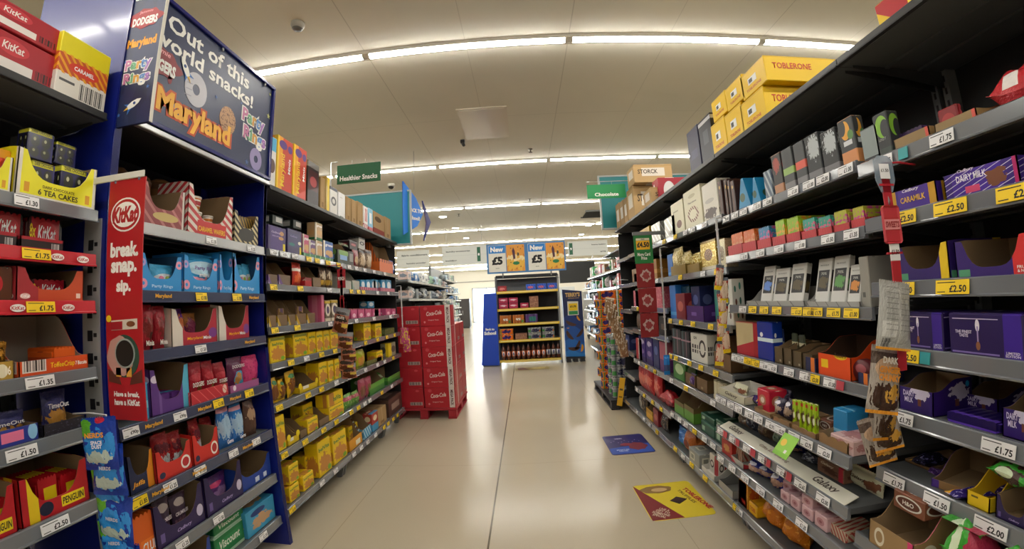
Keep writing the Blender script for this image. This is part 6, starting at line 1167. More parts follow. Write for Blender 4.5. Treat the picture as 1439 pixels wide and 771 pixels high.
 ('R3',5,'box_navy',3.866,0.174,0.284,0.03,0.0,0,None),
 ('R3',5,'pink_purple_box',3.671,0.177,0.276,0.03,0.0,0,None),
 ('R4',5,'box_navy',5.023,0.25,0.179,0.03,0.0,0,None),
 ('R0',6,'navy_gold_bag',1.177,0.064,0.046,0.1,0.0,0,None),
 ('R0',6,'kraft_purple_tray',1.028,0.117,0.085,0.04,0.0,12,None),
 ('R0',6,'purple_gold_pack',0.96,0.048,0.031,0.0,0.0,-15,None),
 ('R0',6,'yellow_card_tray',0.907,0.067,0.095,0.02,0.0,0,None),
 ('R0',6,'green_bag_flat',0.823,0.103,0.066,0.0,0.095,0,None),
 ('R0',6,'purple_kraft_tray',0.818,0.088,0.07,0.02,0.0,0,None),
 ('R1',6,'silver_dark_pouch',2.15,0.115,0.089,0.12,0.0,0,None),
 ('R1',6,'kraft_pouch',2.373,0.146,0.056,0.12,0.0,0,None),
 ('R1',6,'kraft_pouch',2.016,0.124,0.072,0.12,0.0,0,None),
 ('R1',6,'green_mint_pouch',1.907,0.1,0.065,0.13,0.0,0,None),
 ('R1',6,'choc_red_box',1.498,0.162,0.062,0.12,0.0,0,None),
 ('R1',6,'cream_pouch',1.351,0.155,0.08,0.14,0.0,0,None),
 ('R2',6,'green_kraft_tray',3.326,0.214,0.209,0.03,0.0,0,None),
 ('R2',6,'green_kraft_tray',3.087,0.201,0.236,0.03,0.0,0,None),
 ('R2',6,'green_flat_box',2.747,0.223,0.081,0.03,0.0,0,None),
 ('R2',6,'green_flat_box',2.51,0.23,0.099,0.03,0.0,0,None),
 ('R2',6,'green_flat_box',2.79,0.225,0.052,0.05,0.071,0,None),
 ('R2',6,'kraft_tall_tray',3.168,0.126,0.161,0.15,0.0,0,None),
 ('R3',6,'red_lip_bag',4.531,0.321,0.266,0.03,0.0,0,None),
 ('R3',6,'red_lip_bag',4.202,0.279,0.294,0.03,0.0,0,None),
 ('R3',6,'red_lip_bag',3.917,0.244,0.297,0.03,0.0,0,None),
 ('R3',6,'red_flat_bag',3.659,0.372,0.137,0.03,0.0,0,None),
 ('R0',7,'kraft_brown_tray',1.099,0.175,0.203,0.0,0.0,0,0.25),
 ('R0',7,'brown_wafer_box',1.094,0.12,0.079,0.06,0.133,0,None),
 ('R0',7,'green_pack_flat',0.897,0.11,0.193,0.02,0.0,0,None),
 ('R0',7,'green_pack_flat',0.909,0.114,0.024,0.04,0.188,0,None),
 ('R0',7,'green_pack_flat',0.786,0.084,0.226,0.02,0.0,0,None),
 ('R1',7,'red_biscuit_box',2.26,0.126,0.091,0.03,0.0,0,None),
 ('R1',7,'grey_red_tray',2.098,0.143,0.065,0.02,0.0,0,None),
 ('R1',7,'wafer_stack_pack',2.165,0.114,0.073,0.06,0.0,0,None),
 ('R1',7,'blue_snow_bag',1.968,0.107,0.068,0.03,0.0,0,None),
 ('R1',7,'blue_snow_bag',1.9,0.099,0.066,0.05,0.0,0,None),
 ('R1',7,'blue_snow_bag',1.767,0.089,0.089,0.03,0.0,0,None),
 ('R1',7,'pink_choc_box',1.659,0.071,0.047,0.02,0.0,0,None),
 ('R1',7,'pink_choc_box',1.584,0.07,0.056,0.02,0.0,0,None),
 ('R1',7,'pink_choc_box',1.707,0.077,0.047,0.06,0.021,0,None),
 ('R1',7,'pink_choc_box',1.502,0.074,0.05,0.02,0.0,0,None),
 ('R1',7,'pink_choc_box',1.518,0.074,0.047,0.03,0.044,0,None),
 ('R1',7,'pink_choc_box',1.418,0.076,0.061,0.02,0.0,0,None),
 ('R2',7,'blue_sweet_bag',3.439,0.282,0.153,0.03,0.0,0,None),
 ('R2',7,'orange_sweet_bag',3.152,0.227,0.167,0.03,0.0,0,None),
 ('R2',7,'orange_sweet_bag',3.069,0.154,0.159,0.08,0.0,0,None),
 ('R2',7,'grey_gift_box',2.92,0.203,0.106,0.0,0.0,0,None),
 ('R2',7,'white_curl_tray',2.699,0.211,0.098,0.01,0.0,0,None),
 ('R2',7,'red_oval_box',2.709,0.148,0.139,0.06,0.0,0,None),
 ('R2',7,'grey_curl_tray',2.432,0.196,0.116,0.01,0.0,0,None),
 ('R3',7,'grey_pouch',4.656,0.215,0.185,0.03,0.0,0,None),
 ('R3',7,'dark_pouch',4.42,0.195,0.213,0.03,0.0,0,None),
 ('R3',7,'yellow_kraft_tray',4.157,0.224,0.205,0.03,0.0,0,None),
 ('R3',7,'box_red_dark',3.944,0.158,0.162,0.03,0.0,0,None),
 ('R3',7,'dark_pouch',3.75,0.186,0.158,0.03,0.0,0,None),
 ('R1',8,'flame_box',2.48,0.1,0.155,0.03,0.0,0,None),
 ('R1',8,'flame_box',2.365,0.111,0.159,0.03,0.0,0,None),
 ('R1',8,'toffee_yellow_box',2.239,0.085,0.065,0.03,0.0,0,None),
 ('R1',8,'toffee_yellow_box',2.134,0.094,0.071,0.03,0.0,0,None),
 ('R1',8,'orange_big_bag',1.993,0.166,0.142,0.04,0.0,0,None),
 ('R1',8,'orange_big_bag',1.819,0.156,0.154,0.04,0.0,0,None),
 ('R0',5,'purple_bar_pack',1.213,0.098,0.015,0.2,0.0,0,None),
 ('R0',6,'purple_small_bag',1.121,0.047,0.015,0.1,0.0,0,None),
 ('R0',6,'kraft_low_tray',1.217,0.111,0.015,0.12,0.0,0,None),
 ('R0',6,'purple_gold_pack',0.946,0.05,0.038,0.12,0.0,0,None),
 ('R1',6,'blue_snow_bag',1.794,0.102,0.047,0.13,0.0,0,None),
 ('R1',6,'silver_dark_pouch',1.657,0.1,0.035,0.12,0.0,0,None),
 ('R1',6,'kraft_pouch',2.26,0.083,0.037,0.13,0.0,0,None),
 ('R1',7,'wafer_stack_pack',1.347,0.1,0.043,0.04,0.0,0,None),
 ('R1',7,'pink_choc_box',1.664,0.068,0.048,0.08,0.012,0,None),
 ('R1',5,'cream_pouch',2.241,0.133,0.061,0.1,0.0,0,None),
 ('R1',5,'navy_pouch',1.876,0.084,0.099,0.14,0.0,0,None),
 ('R1',5,'brown_wafer_box',1.532,0.079,0.046,0.12,0.0,0,None),
 ('R2',6,'green_flat_box',2.544,0.222,0.053,0.05,0.09,0,None),
 ('R1',4,'navy_orange_tray',1.328,0.059,0.053,0.02,0.0,0,None),
 ('LP',4,'dog_bag_red',1.857,0.069,0.177,0.09,0.0,0,None),
 ('LP',1,'ring_bag',2.276,0.086,0.185,0.08,0.0,0,None),
 ('LP',5,'raisin_pouch',1.542,0.075,0.189,0.12,0.0,0,None),
 ('L0',3,'wafer_multipack',1.072,0.134,0.08,0.08,0.0,0,None),
 ('L2',6,'biscuit_box',2.955,0.156,0.176,0.14,0.0,0,None),
 ('L3',7,'biscuit_box',3.721,0.223,0.16,0.12,0.0,0,None),
 ('L2',5,'biscuit_box',3.013,0.136,0.158,0.13,0.0,0,None),
]
for it in ITEMS: put(*it)
def set_labels():
    g = {}
    for r in REG: g.setdefault((r[2], r[3], r[1]['look']), []).append(r)
    nlev = {}
    for (b, lv) in SHELF: nlev[b] = max(nlev.get(b, 0), lv)
    for (b, lv, look), rs in g.items():
        sh = 'top ledge' if (lv == 0 and b != 'LP') else 'bottom shelf' if lv == nlev[b] else ordn[lv if b == 'LP' else lv-1]+' shelf below header' if b == 'LP' else ordn[lv-1]+' shelf down'
        base = [r for r in rs if r[5] < .02]; up = [r for r in rs if r[5] >= .02]
        for grp, word in ((base, 'lower' if up else ''), (up, 'upper' if base else '')):
            grp.sort(key=lambda r: r[4])
            for i, r in enumerate(grp):
                n_ = len(grp); pos = '' if n_ == 1 else ('nearer one', 'farther one')[i] if n_ == 2 else 'nearest one' if i == 0 else 'farthest one' if i == n_-1 else ordn[i]+' from near end'
                q = ' '.join(x for x in (word, pos) if x)
                place = '%s of %s' % (sh, BAYN[b])
                lab = look+(', '+q if q else '')+', '+place
                if len(lab.split()) > 16: lab = lab.replace(' below header', '').replace(' past blue panel', ' beyond')
                if len(lab.split()) > 16:
                    for a_, b_ in (('small ', ''), ('narrow ', ''), ('slim ', ''), (' lying in tray', ''), ('printed with pink ring biscuits', 'with pink rings'), (' chocolate ', ' choc ')): lab = lab.replace(a_, b_) if len(lab.split()) > 16 else lab
                if len(lab.split()) > 16: lab = lab.replace(' from near end', '').replace(' first shelf', ' 1st shelf')
                if len(lab.split()) > 16: lab = lab.replace('navy tea cake box showing dark domes', 'navy tea cake box with dome pictures').replace(' down of', ' of')
                if False: lab = look+(', '+q if q else '')+', '+sh.replace(' below header', '')+', '+BAYN[b].replace(' past blue panel', ' beyond').replace('first bay beyond', 'first plain left bay').replace('second bay beyond', 'second plain left bay')
                tag(r[0], lab, r[1]['cat'], look+' group on '+place if len(rs) > 1 else None)
set_labels()
# ------------------------------------------------------------------ blue promotional bay: side panels, header, signs
def shape(parent, pts, m, name='printed_shape', y=0, t=.0008, loc=(0, 0, 0), rz=0):
    """thin printed shape in the XZ plane facing -Y"""
    b = MB(); b.prism(pts, 'y', y-t, y); o = b.build(name, m, parent); o.location = loc; o.rotation_euler = (0, 0, rz); return o
def ellp(cx, cz, rx, rz, n=24, wob=0, seed=0):
    r = random.Random(seed); ph = r.uniform(0, 6)
    return [(cx+rx*math.cos(a)*(1+wob*math.sin(5*a+ph)), cz+rz*math.sin(a)*(1+wob*math.sin(7*a+ph))) for a in [2*math.pi*i/n for i in range(n)]]
def star(cx, cz, r): return [(cx+(r if i % 2 == 0 else r*.42)*math.sin(i*math.pi/5), cz+(r if i % 2 == 0 else r*.42)*math.cos(i*math.pi/5)) for i in range(10)]
def ringp(parent, cx, cz, r, ri, m, name, y, loc=(0, 0, 0)):
    b = MB(); n = 28; vs = []
    for yy in (y-.0008, y):
        for q in (r, ri):
            for i in range(n): a = 2*math.pi*i/n; vs.append((cx+q*.86*math.cos(a), yy, cz+q*math.sin(a)))
    fs = []
    for i in range(n):
        j = (i+1) % n; fs += [(i, j, n+j, n+i), (2*n+i, 3*n+i, 3*n+j, 2*n+j), (i, 2*n+i, 2*n+j, j), (n+i, n+j, 3*n+j, 3*n+i)]
    b.add(vs, fs); return b.build(name, m, parent, loc)
for nm, ya, yb, lab in (('near', 1.214, 1.244, 'tall blue side panel nearest the camera, left of header sign'), ('far', 2.276, 2.304, 'tall blue end panel dividing the header bay from the yellow biscuit boxes')):
    m = MB(); yc = (ya+yb)/2
    prof = [(-2.1, 0), (-1.525, 0), (-1.53, .1), (-1.575, 1.25), (-1.575, 2.93), (-2.1, 2.93)] if nm == 'far' else [(-2.1, 0), (-1.54, 0), (-1.545, 2.98), (-2.1, 2.98)]
    m.prism([(x+1.6, z) for x, z in prof], 'y', ya-yc, yb-yc)
    o = m.build('side_panel', bluep); o.location = (-1.6, yc, 0)
    tag(o, lab, 'shelf panel', None)
    e = MB(); e.prism([(x, z) for x, z in ([(p[0]+1.6, p[1]) for p in prof[1:-1]]+[(p[0]+1.6-.006, p[1]) for p in prof[1:-1][::-1]])], 'y', ya-yc-.001, yb-yc+.001)
    e.build('edge_trim', mat('blue_edge', '#0e1a70', .25, coat=.5), o)
def rainbow(parent, s_, x, y, z, w, h):
    lettering(parent, s_, x, y-.0002, z, w*1.08, h*1.12, white_ink, 'logo_outline', bold=.1)
    base, asp = text_mesh(s_, bold=.035); me = base.copy()
    for c in ('#c87aa8', '#6fae84', '#d8a040', '#5c8ac8', '#a878c0'): me.materials.append(inkm(c))
    for p in me.polygons: p.material_index = min(4, int((p.center.x+.5)*len(s_)))
    o = link('logo_letters', me, parent, (x, y-.0012, z)); o.scale = (w, 1, h)
hdr = empty('header_sign', (-1.54, 1.76, 2.59), R(90)); tag(hdr, 'large navy header sign with biscuits and the words world snacks', 'sign')
HW, HH = 1.03, .63      # local: x along the aisle, front -Y faces the aisle
m = MB(); m.box(-HW/2, HW/2, .012, .05, -HH/2, HH/2)
for a in ((-HW/2, HW/2, -HH/2, -HH/2+.022), (-HW/2, HW/2, HH/2-.022, HH/2)): m.cbox(a[0], a[1], -.012, .012, a[2], a[3], .003)
for a in ((-HW/2, -HW/2+.022), (HW/2-.022, HW/2)): m.cbox(a[0], a[1], -.012, .012, -HH/2+.0221, HH/2-.0221, .003)
m.build('frame', mat('blue_edge', '#0e1a70', .25, coat=.5), hdr)
m = MB(); m.box(-HW/2+.022, HW/2-.022, .004, .0119, -HH/2+.022, HH/2-.022); m.build('board', printed('navy_sky_print', '#222e56', [('noise', 3, .55, '#1d2a52')], rough=.4, box=False), hdr)
m = MB(); m.box(-HW/2, HW/2, .05, .5, HH/2-.03, HH/2-.01); m.build('canopy_top', dark, hdr)
m = MB(); m.box(-HW/2, HW/2, .05, .5, -HH/2+.0, -HH/2+.02); m.build('canopy_floor', dark, hdr)
m = MB(); m.cbox(-HW/2, HW/2, -.008, .02, -HH/2-.03, -HH/2-.004, .004); m.build('bottom_rail', chrome, hdr)
for x in (-.42, 0, .4):
    m = MB(); m.lathe([(.006, 0), (.006, .02)], x, -.006, n=8, z0=HH/2-.045); m.build('sign_clip', chrome, hdr)
yb_ = .003
def hu(u): return (u-.5)*HW
def hv(v): return (v-.5)*HH
lettering(hdr, 'Out of this', hu(.45), yb_, hv(.84), .62, .085, white_ink, bold=.025)
lettering(hdr, 'world snacks!', hu(.44), yb_, hv(.68), .74, .08, white_ink, bold=.025)
lettering(hdr, 'Maryland', hu(.385), yb_-.0004, hv(.2), .53, .165, inkm('#c8501c'), bold=.12, name='logo_outline')
lettering(hdr, 'Maryland', hu(.385), yb_-.0012, hv(.2), .5, .145, inkm('#f6b42c'), bold=.04, name='logo_text')
shape(hdr, ellp(hu(.13), hv(.5), .13, .07, wob=.12, seed=3), inkm('#8e2f3a'), 'logo_blob', yb_)
lettering(hdr, 'DODGERS', hu(.13), yb_-.001, hv(.47), .2, .06, white_ink, 'logo_text', bold=.05); lettering(hdr, 'Jammie', hu(.13), yb_-.001, hv(.57), .12, .032, inkm('#f0a8b0'), 'logo_text', shear=.2)
shape(hdr, ellp(hu(.2), hv(.4), .012, .022), inkm('#8e2f3a'), 'jam_drop', yb_)
ringp(hdr, hu(.36), hv(.45), .088, .028, mat('iced_white', '#cfd0da', .6), 'ring_biscuit_picture', yb_)
for q in range(4): shape(hdr, [(hu(.36)-.07+.004*q, hv(.45)-.05+.032*q), (hu(.36)-.028, hv(.45)-.045+.032*q), (hu(.36)-.028, hv(.45)-.049+.032*q), (hu(.36)-.07+.004*q, hv(.45)-.054+.032*q)], inkm('#a8a8bc'), 'icing_line', yb_-.001)
shape(hdr, ellp(hu(.6), hv(.36), .066, .078, wob=.01), printed('cookie_picture', '#b88a5c', [('noise', 12, .55, '#6c4026')], box=False), 'cookie_picture', yb_)
shape(hdr, ellp(hu(.03), hv(.3), .055, .1), printed('biscuit_picture', '#c8924c', [('noise', 5, .6, '#a8723c')], box=False), 'biscuit_picture', yb_)
ringp(hdr, hu(.86), hv(.15), .068, .022, mat('iced_lilac', '#9a90c0', .6), 'ring_biscuit_picture', yb_)
for s_, (u, v), c in (('Party', (.82, .5), '#d98fb4'), ('Rings', (.84, .34), '#8fb87c')):
    rainbow(hdr, s_, hu(u), yb_, hv(v), .215, .105)
for (u, v, r_) in ((.05, .9, .022), (.96, .66, .02), (.96, .9, .012)): shape(hdr, star(hu(u), hv(v), r_), inkm('#d8d890'), 'printed_star', yb_)
for (u, v, r_) in ((.24, .22, .014), (.78, .08, .018), (.5, .5, .012), (.7, .6, .01)): shape(hdr, star(hu(u), hv(v), r_), inkm('#4a6aa8'), 'printed_star', yb_)
def rocket(parent, cx, cz, s, ang, y):
    ca, sa = math.cos(ang), math.sin(ang); T = lambda p: [(cx+(a*ca-b*sa)*s, cz+(a*sa+b*ca)*s) for a, b in p]
    shape(parent, T([(-.3, -.45), (-.55, -.9), (0, -.55), (.55, -.9), (.3, -.45), (.3, .1), (-.3, .1)]), inkm('#3a78c8'), 'rocket_fins', y)
    shape(parent, T([(-.2, -.6), (.2, -.6), (.3, 0), (.22, .6), (0, 1), (-.22, .6), (-.3, 0)]), white_ink, 'rocket_body', y-.001)
    shape(parent, T(ellp(0, .2, .14, .14)), inkm('#2c4c8c'), 'rocket_window', y-.002)
    shape(parent, T([(-.12, -.62), (.12, -.62), (0, -1.15)]), inkm('#e8b83c'), 'rocket_flame', y)
rocket(hdr, hu(.28), hv(.56), .06, R(35), yb_-.002)

# small double-sided flag facing the camera
fg = empty('flag_sign', (-1.468, 1.225, 2.5), 0); tag(fg, 'narrow navy flag sign listing biscuit names beside the blue side panel', 'sign')
FW, FH = .185, .6
m = MB(); m.cbox(-FW/2+.0, FW/2, -.006, .006, -FH/2, FH/2+.1, .001); m.build('board', printed('navy_flag_print', '#1f2b55', [('noise', 3, .55, '#1a264c')], rough=.4, box=False), fg)
m = MB(); m.box(FW/2, FW/2+.003, -.007, .007, -FH/2, FH/2+.1); m.build('edge_strip', white_board, fg)
yf = -.0062
lettering(fg, 'Discover', 0, yf, .34, .13, .035, white_ink, bold=.03, shear=.1); lettering(fg, 'them all!', 0, yf, .285, .15, .038, white_ink, bold=.04, shear=.1)
shape(fg, ellp(0, .17, .085, .045, wob=.12, seed=4), inkm('#a8383c'), 'logo_blob', yf); lettering(fg, 'DODGERS', 0, yf-.001, .158, .13, .04, white_ink, 'logo_text', bold=.05); lettering(fg, 'Jammie', 0, yf-.001, .2, .07, .016, inkm('#f0a8b0'), 'logo_text')
lettering(fg, 'Maryland', 0, yf, .055, .15, .052, inkm('#f6a61c'), 'logo_text', bold=.05)
for s_, v in (('Party', -.045), ('Rings', -.105)):
    rainbow(fg, s_, 0, yf, v, .135, .06)
rocket(fg, -.0, -.215, .045, R(-65), yf)
for (u, v) in ((-.07, -.25), (.065, -.15), (-.07, -.02)): shape(fg, star(u, v, .009), inkm('#4a7ac8'), 'printed_star', yf)

# brand print on the promotional ticket rails
for z, ys in ((1.575, (1.5, 2.15)), (1.325, (2.1,)), (1.04, (1.42, 1.72, 1.95)), (.755, (1.42, 1.65, 2.02))):
    par = [o for o in bpy.data.objects if o.name.startswith('ticket_rail') and o.parent and o.parent.parent and 'side panels' in o.parent.parent.get('label', '')]
    rl = min(par, key=lambda o: abs(max(v.co.z for v in o.data.vertices)-z))
    for yy in ys: lettering(rl, 'Maryland', LX+.0085-rl.parent.parent.location.x, yy-rl.parent.parent.location.y, z-.026, .09, .022, inkm('#e0a428'), 'rail_print', bold=.04, rz=R(90))
for z in (1.70, 1.53):
    par = [o for o in bpy.data.objects if o.name.startswith('ticket_rail') and o.parent and o.parent.parent and 'red ticket rails' in o.parent.parent.get('label', '')]
    rl = min(par, key=lambda o: abs(max(v.co.z for v in o.data.vertices)-z)); rt_ = rl.parent.parent.location
    for yy in (1.04, 1.13) if z > 1.6 else (.92, 1.08):
        shape(rl, ellp(0, 0, .022, .012), white_ink, 'rail_print', 0, loc=(LX+.0085-rt_.x, yy-rt_.y, z-.025), rz=R(90)); lettering(rl, 'KitKat', LX+.0095-rt_.x, yy-rt_.y, z-.025, .036, .012, inkm('#b81e2a'), 'rail_print', rz=R(90))

# perforated clip strip on the near blue panel
m = MB(); X = lambda x: x+1.615
m.box(-.045, .045, -.004, 0, .3, 1.84)
for i in range(17):
    z = .36+i*.085; m.box(-.018, .008, -.0052, -.004, z, z+.04, 1); m.box(.014, .03, -.0052, -.004, z+.015, z+.03, 1)
o = m.build('metal_strip', [mat('silver_paint', '#b0b2b4', .35, .3), ink]); o.location = (-1.612, 1.212, 0); tag(o, 'perforated silver metal strip on the edge of the near blue panel', 'metal strip')

# tall red break-snap-sip sign on its arm
sg = empty('hanging_sign', (-1.395, 1.17, 1.53)); tag(sg, 'tall narrow red sign with the words break snap sip', 'sign')
redp = printed('red_sign_print', '#b01e26', [('band', .0, .0, '#8c1820')], rough=.4, box=False)
m = MB(); m.cbox(-.087, .087, -.002, .002, -.425, .43, .0008); m.build('board', redp, sg)
m = MB(); m.cbox(-.25, .08, -.006, .0, .43, .455, .002); m.cbox(-.25, -.24, -.006, .04, .425, .46, .002); m.build('arm', white_board, sg)
for x in (-.06, .055): m = MB(); m.lathe([(.006, 0), (.006, .012)], x, 0, n=8, z0=.42); m.build('sign_clip', clear, sg)
y_ = -.0022
shape(sg, ellp(0, .3, .072, .062), white_ink, 'logo_oval', y_); shape(sg, ellp(0, .3, .066, .056), inkm('#b01e26'), 'logo_oval', y_-.0006); shape(sg, ellp(0, .3, .058, .046), white_ink, 'logo_oval', y_-.0012)
lettering(sg, 'KitKat', 0, y_-.0022, .3, .12, .06, inkm('#b01e26'), 'logo_text', bold=.05, shear=.15)
for s_, z, wd in (('break.', .175, .135), ('snap.', .105, .125), ('sip.', .04, .07)): lettering(sg, s_, -.0, y_, z, wd, .055, white_ink, bold=.05)
shape(sg, [(-.06, -.075), (.065, -.07), (.065, -.105), (-.06, -.11)], inkm('#d8cfc0'), 'bar_picture', y_); shape(sg, [(-.06, -.08), (-.005, -.078), (-.005, -.106), (-.06, -.108)], inkm('#a01c28'), 'bar_picture', y_-.001); shape(sg, ellp(.035, -.088, .02, .01), inkm('#7a4a2c'), 'bar_picture', y_-.001); shape(sg, ellp(-.07, -.068, .012, .012), inkm('#f0cc1c'), 'bar_picture', y_-.0015)
shape(sg, ellp(0, -.2, .07, .075), inkm('#2c4a3c'), 'sleeve_picture', y_); shape(sg, ellp(-.02, -.2, .062, .07, wob=.05, seed=5), inkm('#c4938a'), 'hand_picture', y_-.001)
shape(sg, ellp(.005, -.19, .048, .052), inkm('#9aa4a0'), 'cup_picture', y_-.002); shape(sg, ellp(.005, -.19, .042, .046), inkm('#181614'), 'coffee_picture', y_-.003)
shape(sg, [(-.08, -.245), (-.03, -.27), (-.02, -.3), (-.08, -.29)], inkm('#5c2c20'), 'hand_picture', y_); shape(sg, [(.08, -.245), (.03, -.27), (.02, -.3), (.08, -.29)], inkm('#5c2c20'), 'hand_picture', y_)
for x in (-.03, .02): shape(sg, [(x-.012, -.24), (x+.012, -.24), (x+.012, -.272), (x-.012, -.272)], inkm('#d89a3c'), 'wafer_picture', y_-.001)
lettering(sg, 'Have a break,', 0, y_, -.335, .12, .022, white_ink, bold=.04, shear=.1); lettering(sg, 'have a KitKat', 0, y_, -.362, .12, .022, white_ink, bold=.04, shear=.1)

def hang_bag(x, y, z, w, h, m, label, cat, group, texts=(), tilt=0, yaw=0, d=.03, name='sweet_bag'):
    o = pouch(w, h, d, m, name, seed=int(z*1000)); 
    for v in o.data.vertices: v.co.z -= h
    o.location = (x, y, z); o.rotation_euler = (R(random.Random(int(z*999)).uniform(-6, 2)), R(tilt), R(yaw))
    for (s_, u, v, tw, th, c) in texts:
        lettering(o, s_, (u-.5)*w, -d*.62-.001, (v-1)*h, tw*w, th*h, inkm(c), bold=.04)
    tag(o, label, cat, group); return o
def clip_strip(x, y, z0, z1, label, m=None, w=.012):
    s_arm = (x-LX-.0) if x < 0 else (x-RX); b = MB(); b.box(-w/2, w/2, -.003, .0012, z1-z0, 0)
    k = int((z0-z1)/.1)
    for i in range(k): b.box(-w*.9, w*.9, -.0042, .0022, -.05-i*.1-.006, -.05-i*.1)
    b.tube([(0, 0, -.002), (0, 0, .012), (-s_arm*.5, 0, .016), (-s_arm, 0, .01)], .003, 6)
    o = b.build('clip_strip', m or clear_white); o.location = (x, y, z0); tag(o, label, 'hanging strip'); return o
clear_white = mat('strip_plastic', '#c8cacc', .3)
# blue jelly sweet bags on the near strip
jelly = printed('jelly_bag_print', '#1a3a9c', [('blot', .5, .45, .42, .3, 5, '#2f8ad8'), ('blot', .5, .25, .36, .12, 7, '#b8c8c0'), ('blot', .12, .8, .2, .16, 6, '#5caa2c'), ('ell', .55, .93, .14, .06, '#c02840')], rough=.18, crinkle=.7, box=False)
clip_strip(-1.40, 1.09, 1.13, .5, 'clear plastic strip holding the blue jelly sweet bags')
for i in range(7):
    z = 1.14-i*.088
    hang_bag(-1.40+(.012 if i % 2 else -.008), 1.065+.009*i*(1 if i < 3 else .6), z, .155-.004*(i % 3), .17, jelly, 'blue jelly sweet bag, %s from top of the hanging strip' % ordn[i], 'sweet bag', 'jelly sweet bags hanging beside the blue panel',
             ((("NERDS", .5, .68, .56, .1, '#f0a01c'), ('SPACE\nDUST', .55, .5, .34, .15, '#f4f4ff')) if i == 0 else (('NERDS', .55, .55, .34, .07, '#c8c8d8'),)), tilt=-6+3*(i % 4))
# nut bags on the left run
ns = clip_strip(-1.44, 3.12, 1.80, 1.0, 'red strip with nut bags on the left shelves', mat('red_strip', '#b02430', .4), .022)
for z, w, h, c, s_ in ((-.02, .07, .15, '#b02a36', 'MUNCH'), (-.17, .03, .06, '#e8e4e0', None), (-.24, .035, .24, '#a8242e', None)):
    b = MB(); b.cbox(-w/2, w/2, -.003, -.001, z-h, z, .0005); q = b.build('header_card', inkm(c), ns)
    if s_: lettering(ns, s_, 0, -.0036, z-h*.5, w*.8, .03, white_ink, bold=.04)
nut = printed('nut_bag_print', '#b0705c', [('band', .72, 1, '#8c8c90'), ('blot', .5, .55, .4, .12, 7, '#3c302c'), ('blot', .5, .2, .42, .18, 6, '#5c2c1c'), ('rect', .62, 1, .25, .4, '#e0c04c')], rough=.22, crinkle=.6, box=False)
for i in range(5):
    hang_bag(-1.425+.01*(i % 3), 3.10+.006*i, (1.47, 1.28, 1.18, 1.09, 1.03)[i], .13, (.2, .13, .13, .12, .12)[i], nut, 'copper nut bag, %s from top of the left hanging strip' % ordn[i], 'nut bag', 'nut bags on the left hanging strip', (('MIXED', .5, .8, .6, .1, '#4c3c38'), ('NUTS', .5, .62, .5, .1, '#f0e8e0')) if i == 0 else (), tilt=(12, 3, -2, 2, -4)[i])
# pink bags at the far end of the left run
clip_strip(-1.50, 4.95, 1.7, 1.15, 'white plastic strip at the far left shelf end')
pkb = printed('pink_bag_print', '#c04a78', [('noise', 6, .56, '#d8b83c')], rough=.25, crinkle=.6, box=False)
for i in range(2): hang_bag(-1.47, 4.93+.03*i, 1.2-.1*i, .1, .2, pkb, 'pink and yellow sweet bag, %s on the strip at the far left shelf end' % ('upper', 'lower')[i], 'sweet bag', 'pink bags at the left shelf end', tilt=5-10*i)
# green price sign and red cards on the right
gs = empty('hanging_sign', (1.01, 3.36, 1.95)); tag(gs, 'green and red hanging price sign reading £4.50', 'sign')
b = MB(); b.cbox(-.075, .085, -.002, .002, -.235, .0, .001); b.build('price_board', inkm('#1d7a3c'), gs)
b = MB(); b.cbox(-.055, .06, -.004, -.0021, -.12, -.045, .0005); b.build('yellow_panel', inkm('#f0b81c'), gs)
b = MB(); b.cbox(-.055, .06, -.004, -.0021, -.043, -.025, .0005); b.build('white_panel', inkm('#e0dcc8'), gs)
lettering(gs, '£4.50', .003, -.0045, -.08, .105, .045, ink, bold=.05); lettering(gs, 'More Card\nPrice', .005, -.0026, -.175, .11, .06, white_ink, bold=.03); lettering(gs, '£8.00', .003, -.0045, -.034, .03, .01, ink)
b = MB(); b.cbox(-.08, .2, -.006, .008, .0, .03, .002); b.build('arm', steel, gs)
for i in range(3):
    zt = -.237-i*.205; b = MB(); b.cbox(-.07+.004*i, .084+.004*i, -.0015, .0015, zt-.2, zt, .001); b.build('red_card', inkm('#8e1f24'), gs)
    shape(gs, ellp(.01, zt-.1, .045, .05, wob=.18, seed=i), inkm('#c4a8a4'), 'card_picture', -.0018); shape(gs, ellp(.01, zt-.1, .03, .032, wob=.2, seed=i+5), inkm('#9c3a3c'), 'card_picture', -.003)
wp = clip_strip(1.13, 3.28, 1.82, .93, 'long white strip beside the green price sign')
o = pouch(.05, .16, .03, printed('blue_packet_print', '#1f78c8', [('band', .2, .5, '#3c4c7c')], rough=.25, box=False), 'packet'); o.location = (1.125, 3.26, .80); tag(o, 'small blue packet hanging at the bottom of the white strip', 'packet')
# red prawn-shaped sweet bags
clip_strip(1.13, 2.25, 1.86, 1.15, 'thin clear strip with red and yellow sweet bags, right side')
prb = printed('red_yellow_bag_print', '#b04438', [('blot', .5, .5, .5, .34, 8, '#d8c0a8'), ('band', .0, .16, '#f0d01c'), ('band', .86, 1, '#5c6470')], rough=.25, crinkle=.7, box=False)
for i in range(7): hang_bag(1.115+.02*(i % 2), 2.22+.008*i, 1.60-.072*i, .05, .14, prb, 'narrow red and yellow sweet bag, %s from top of the thin strip' % ordn[i], 'sweet bag', 'red and yellow bags on the thin strip', tilt=8-5*(i % 3))
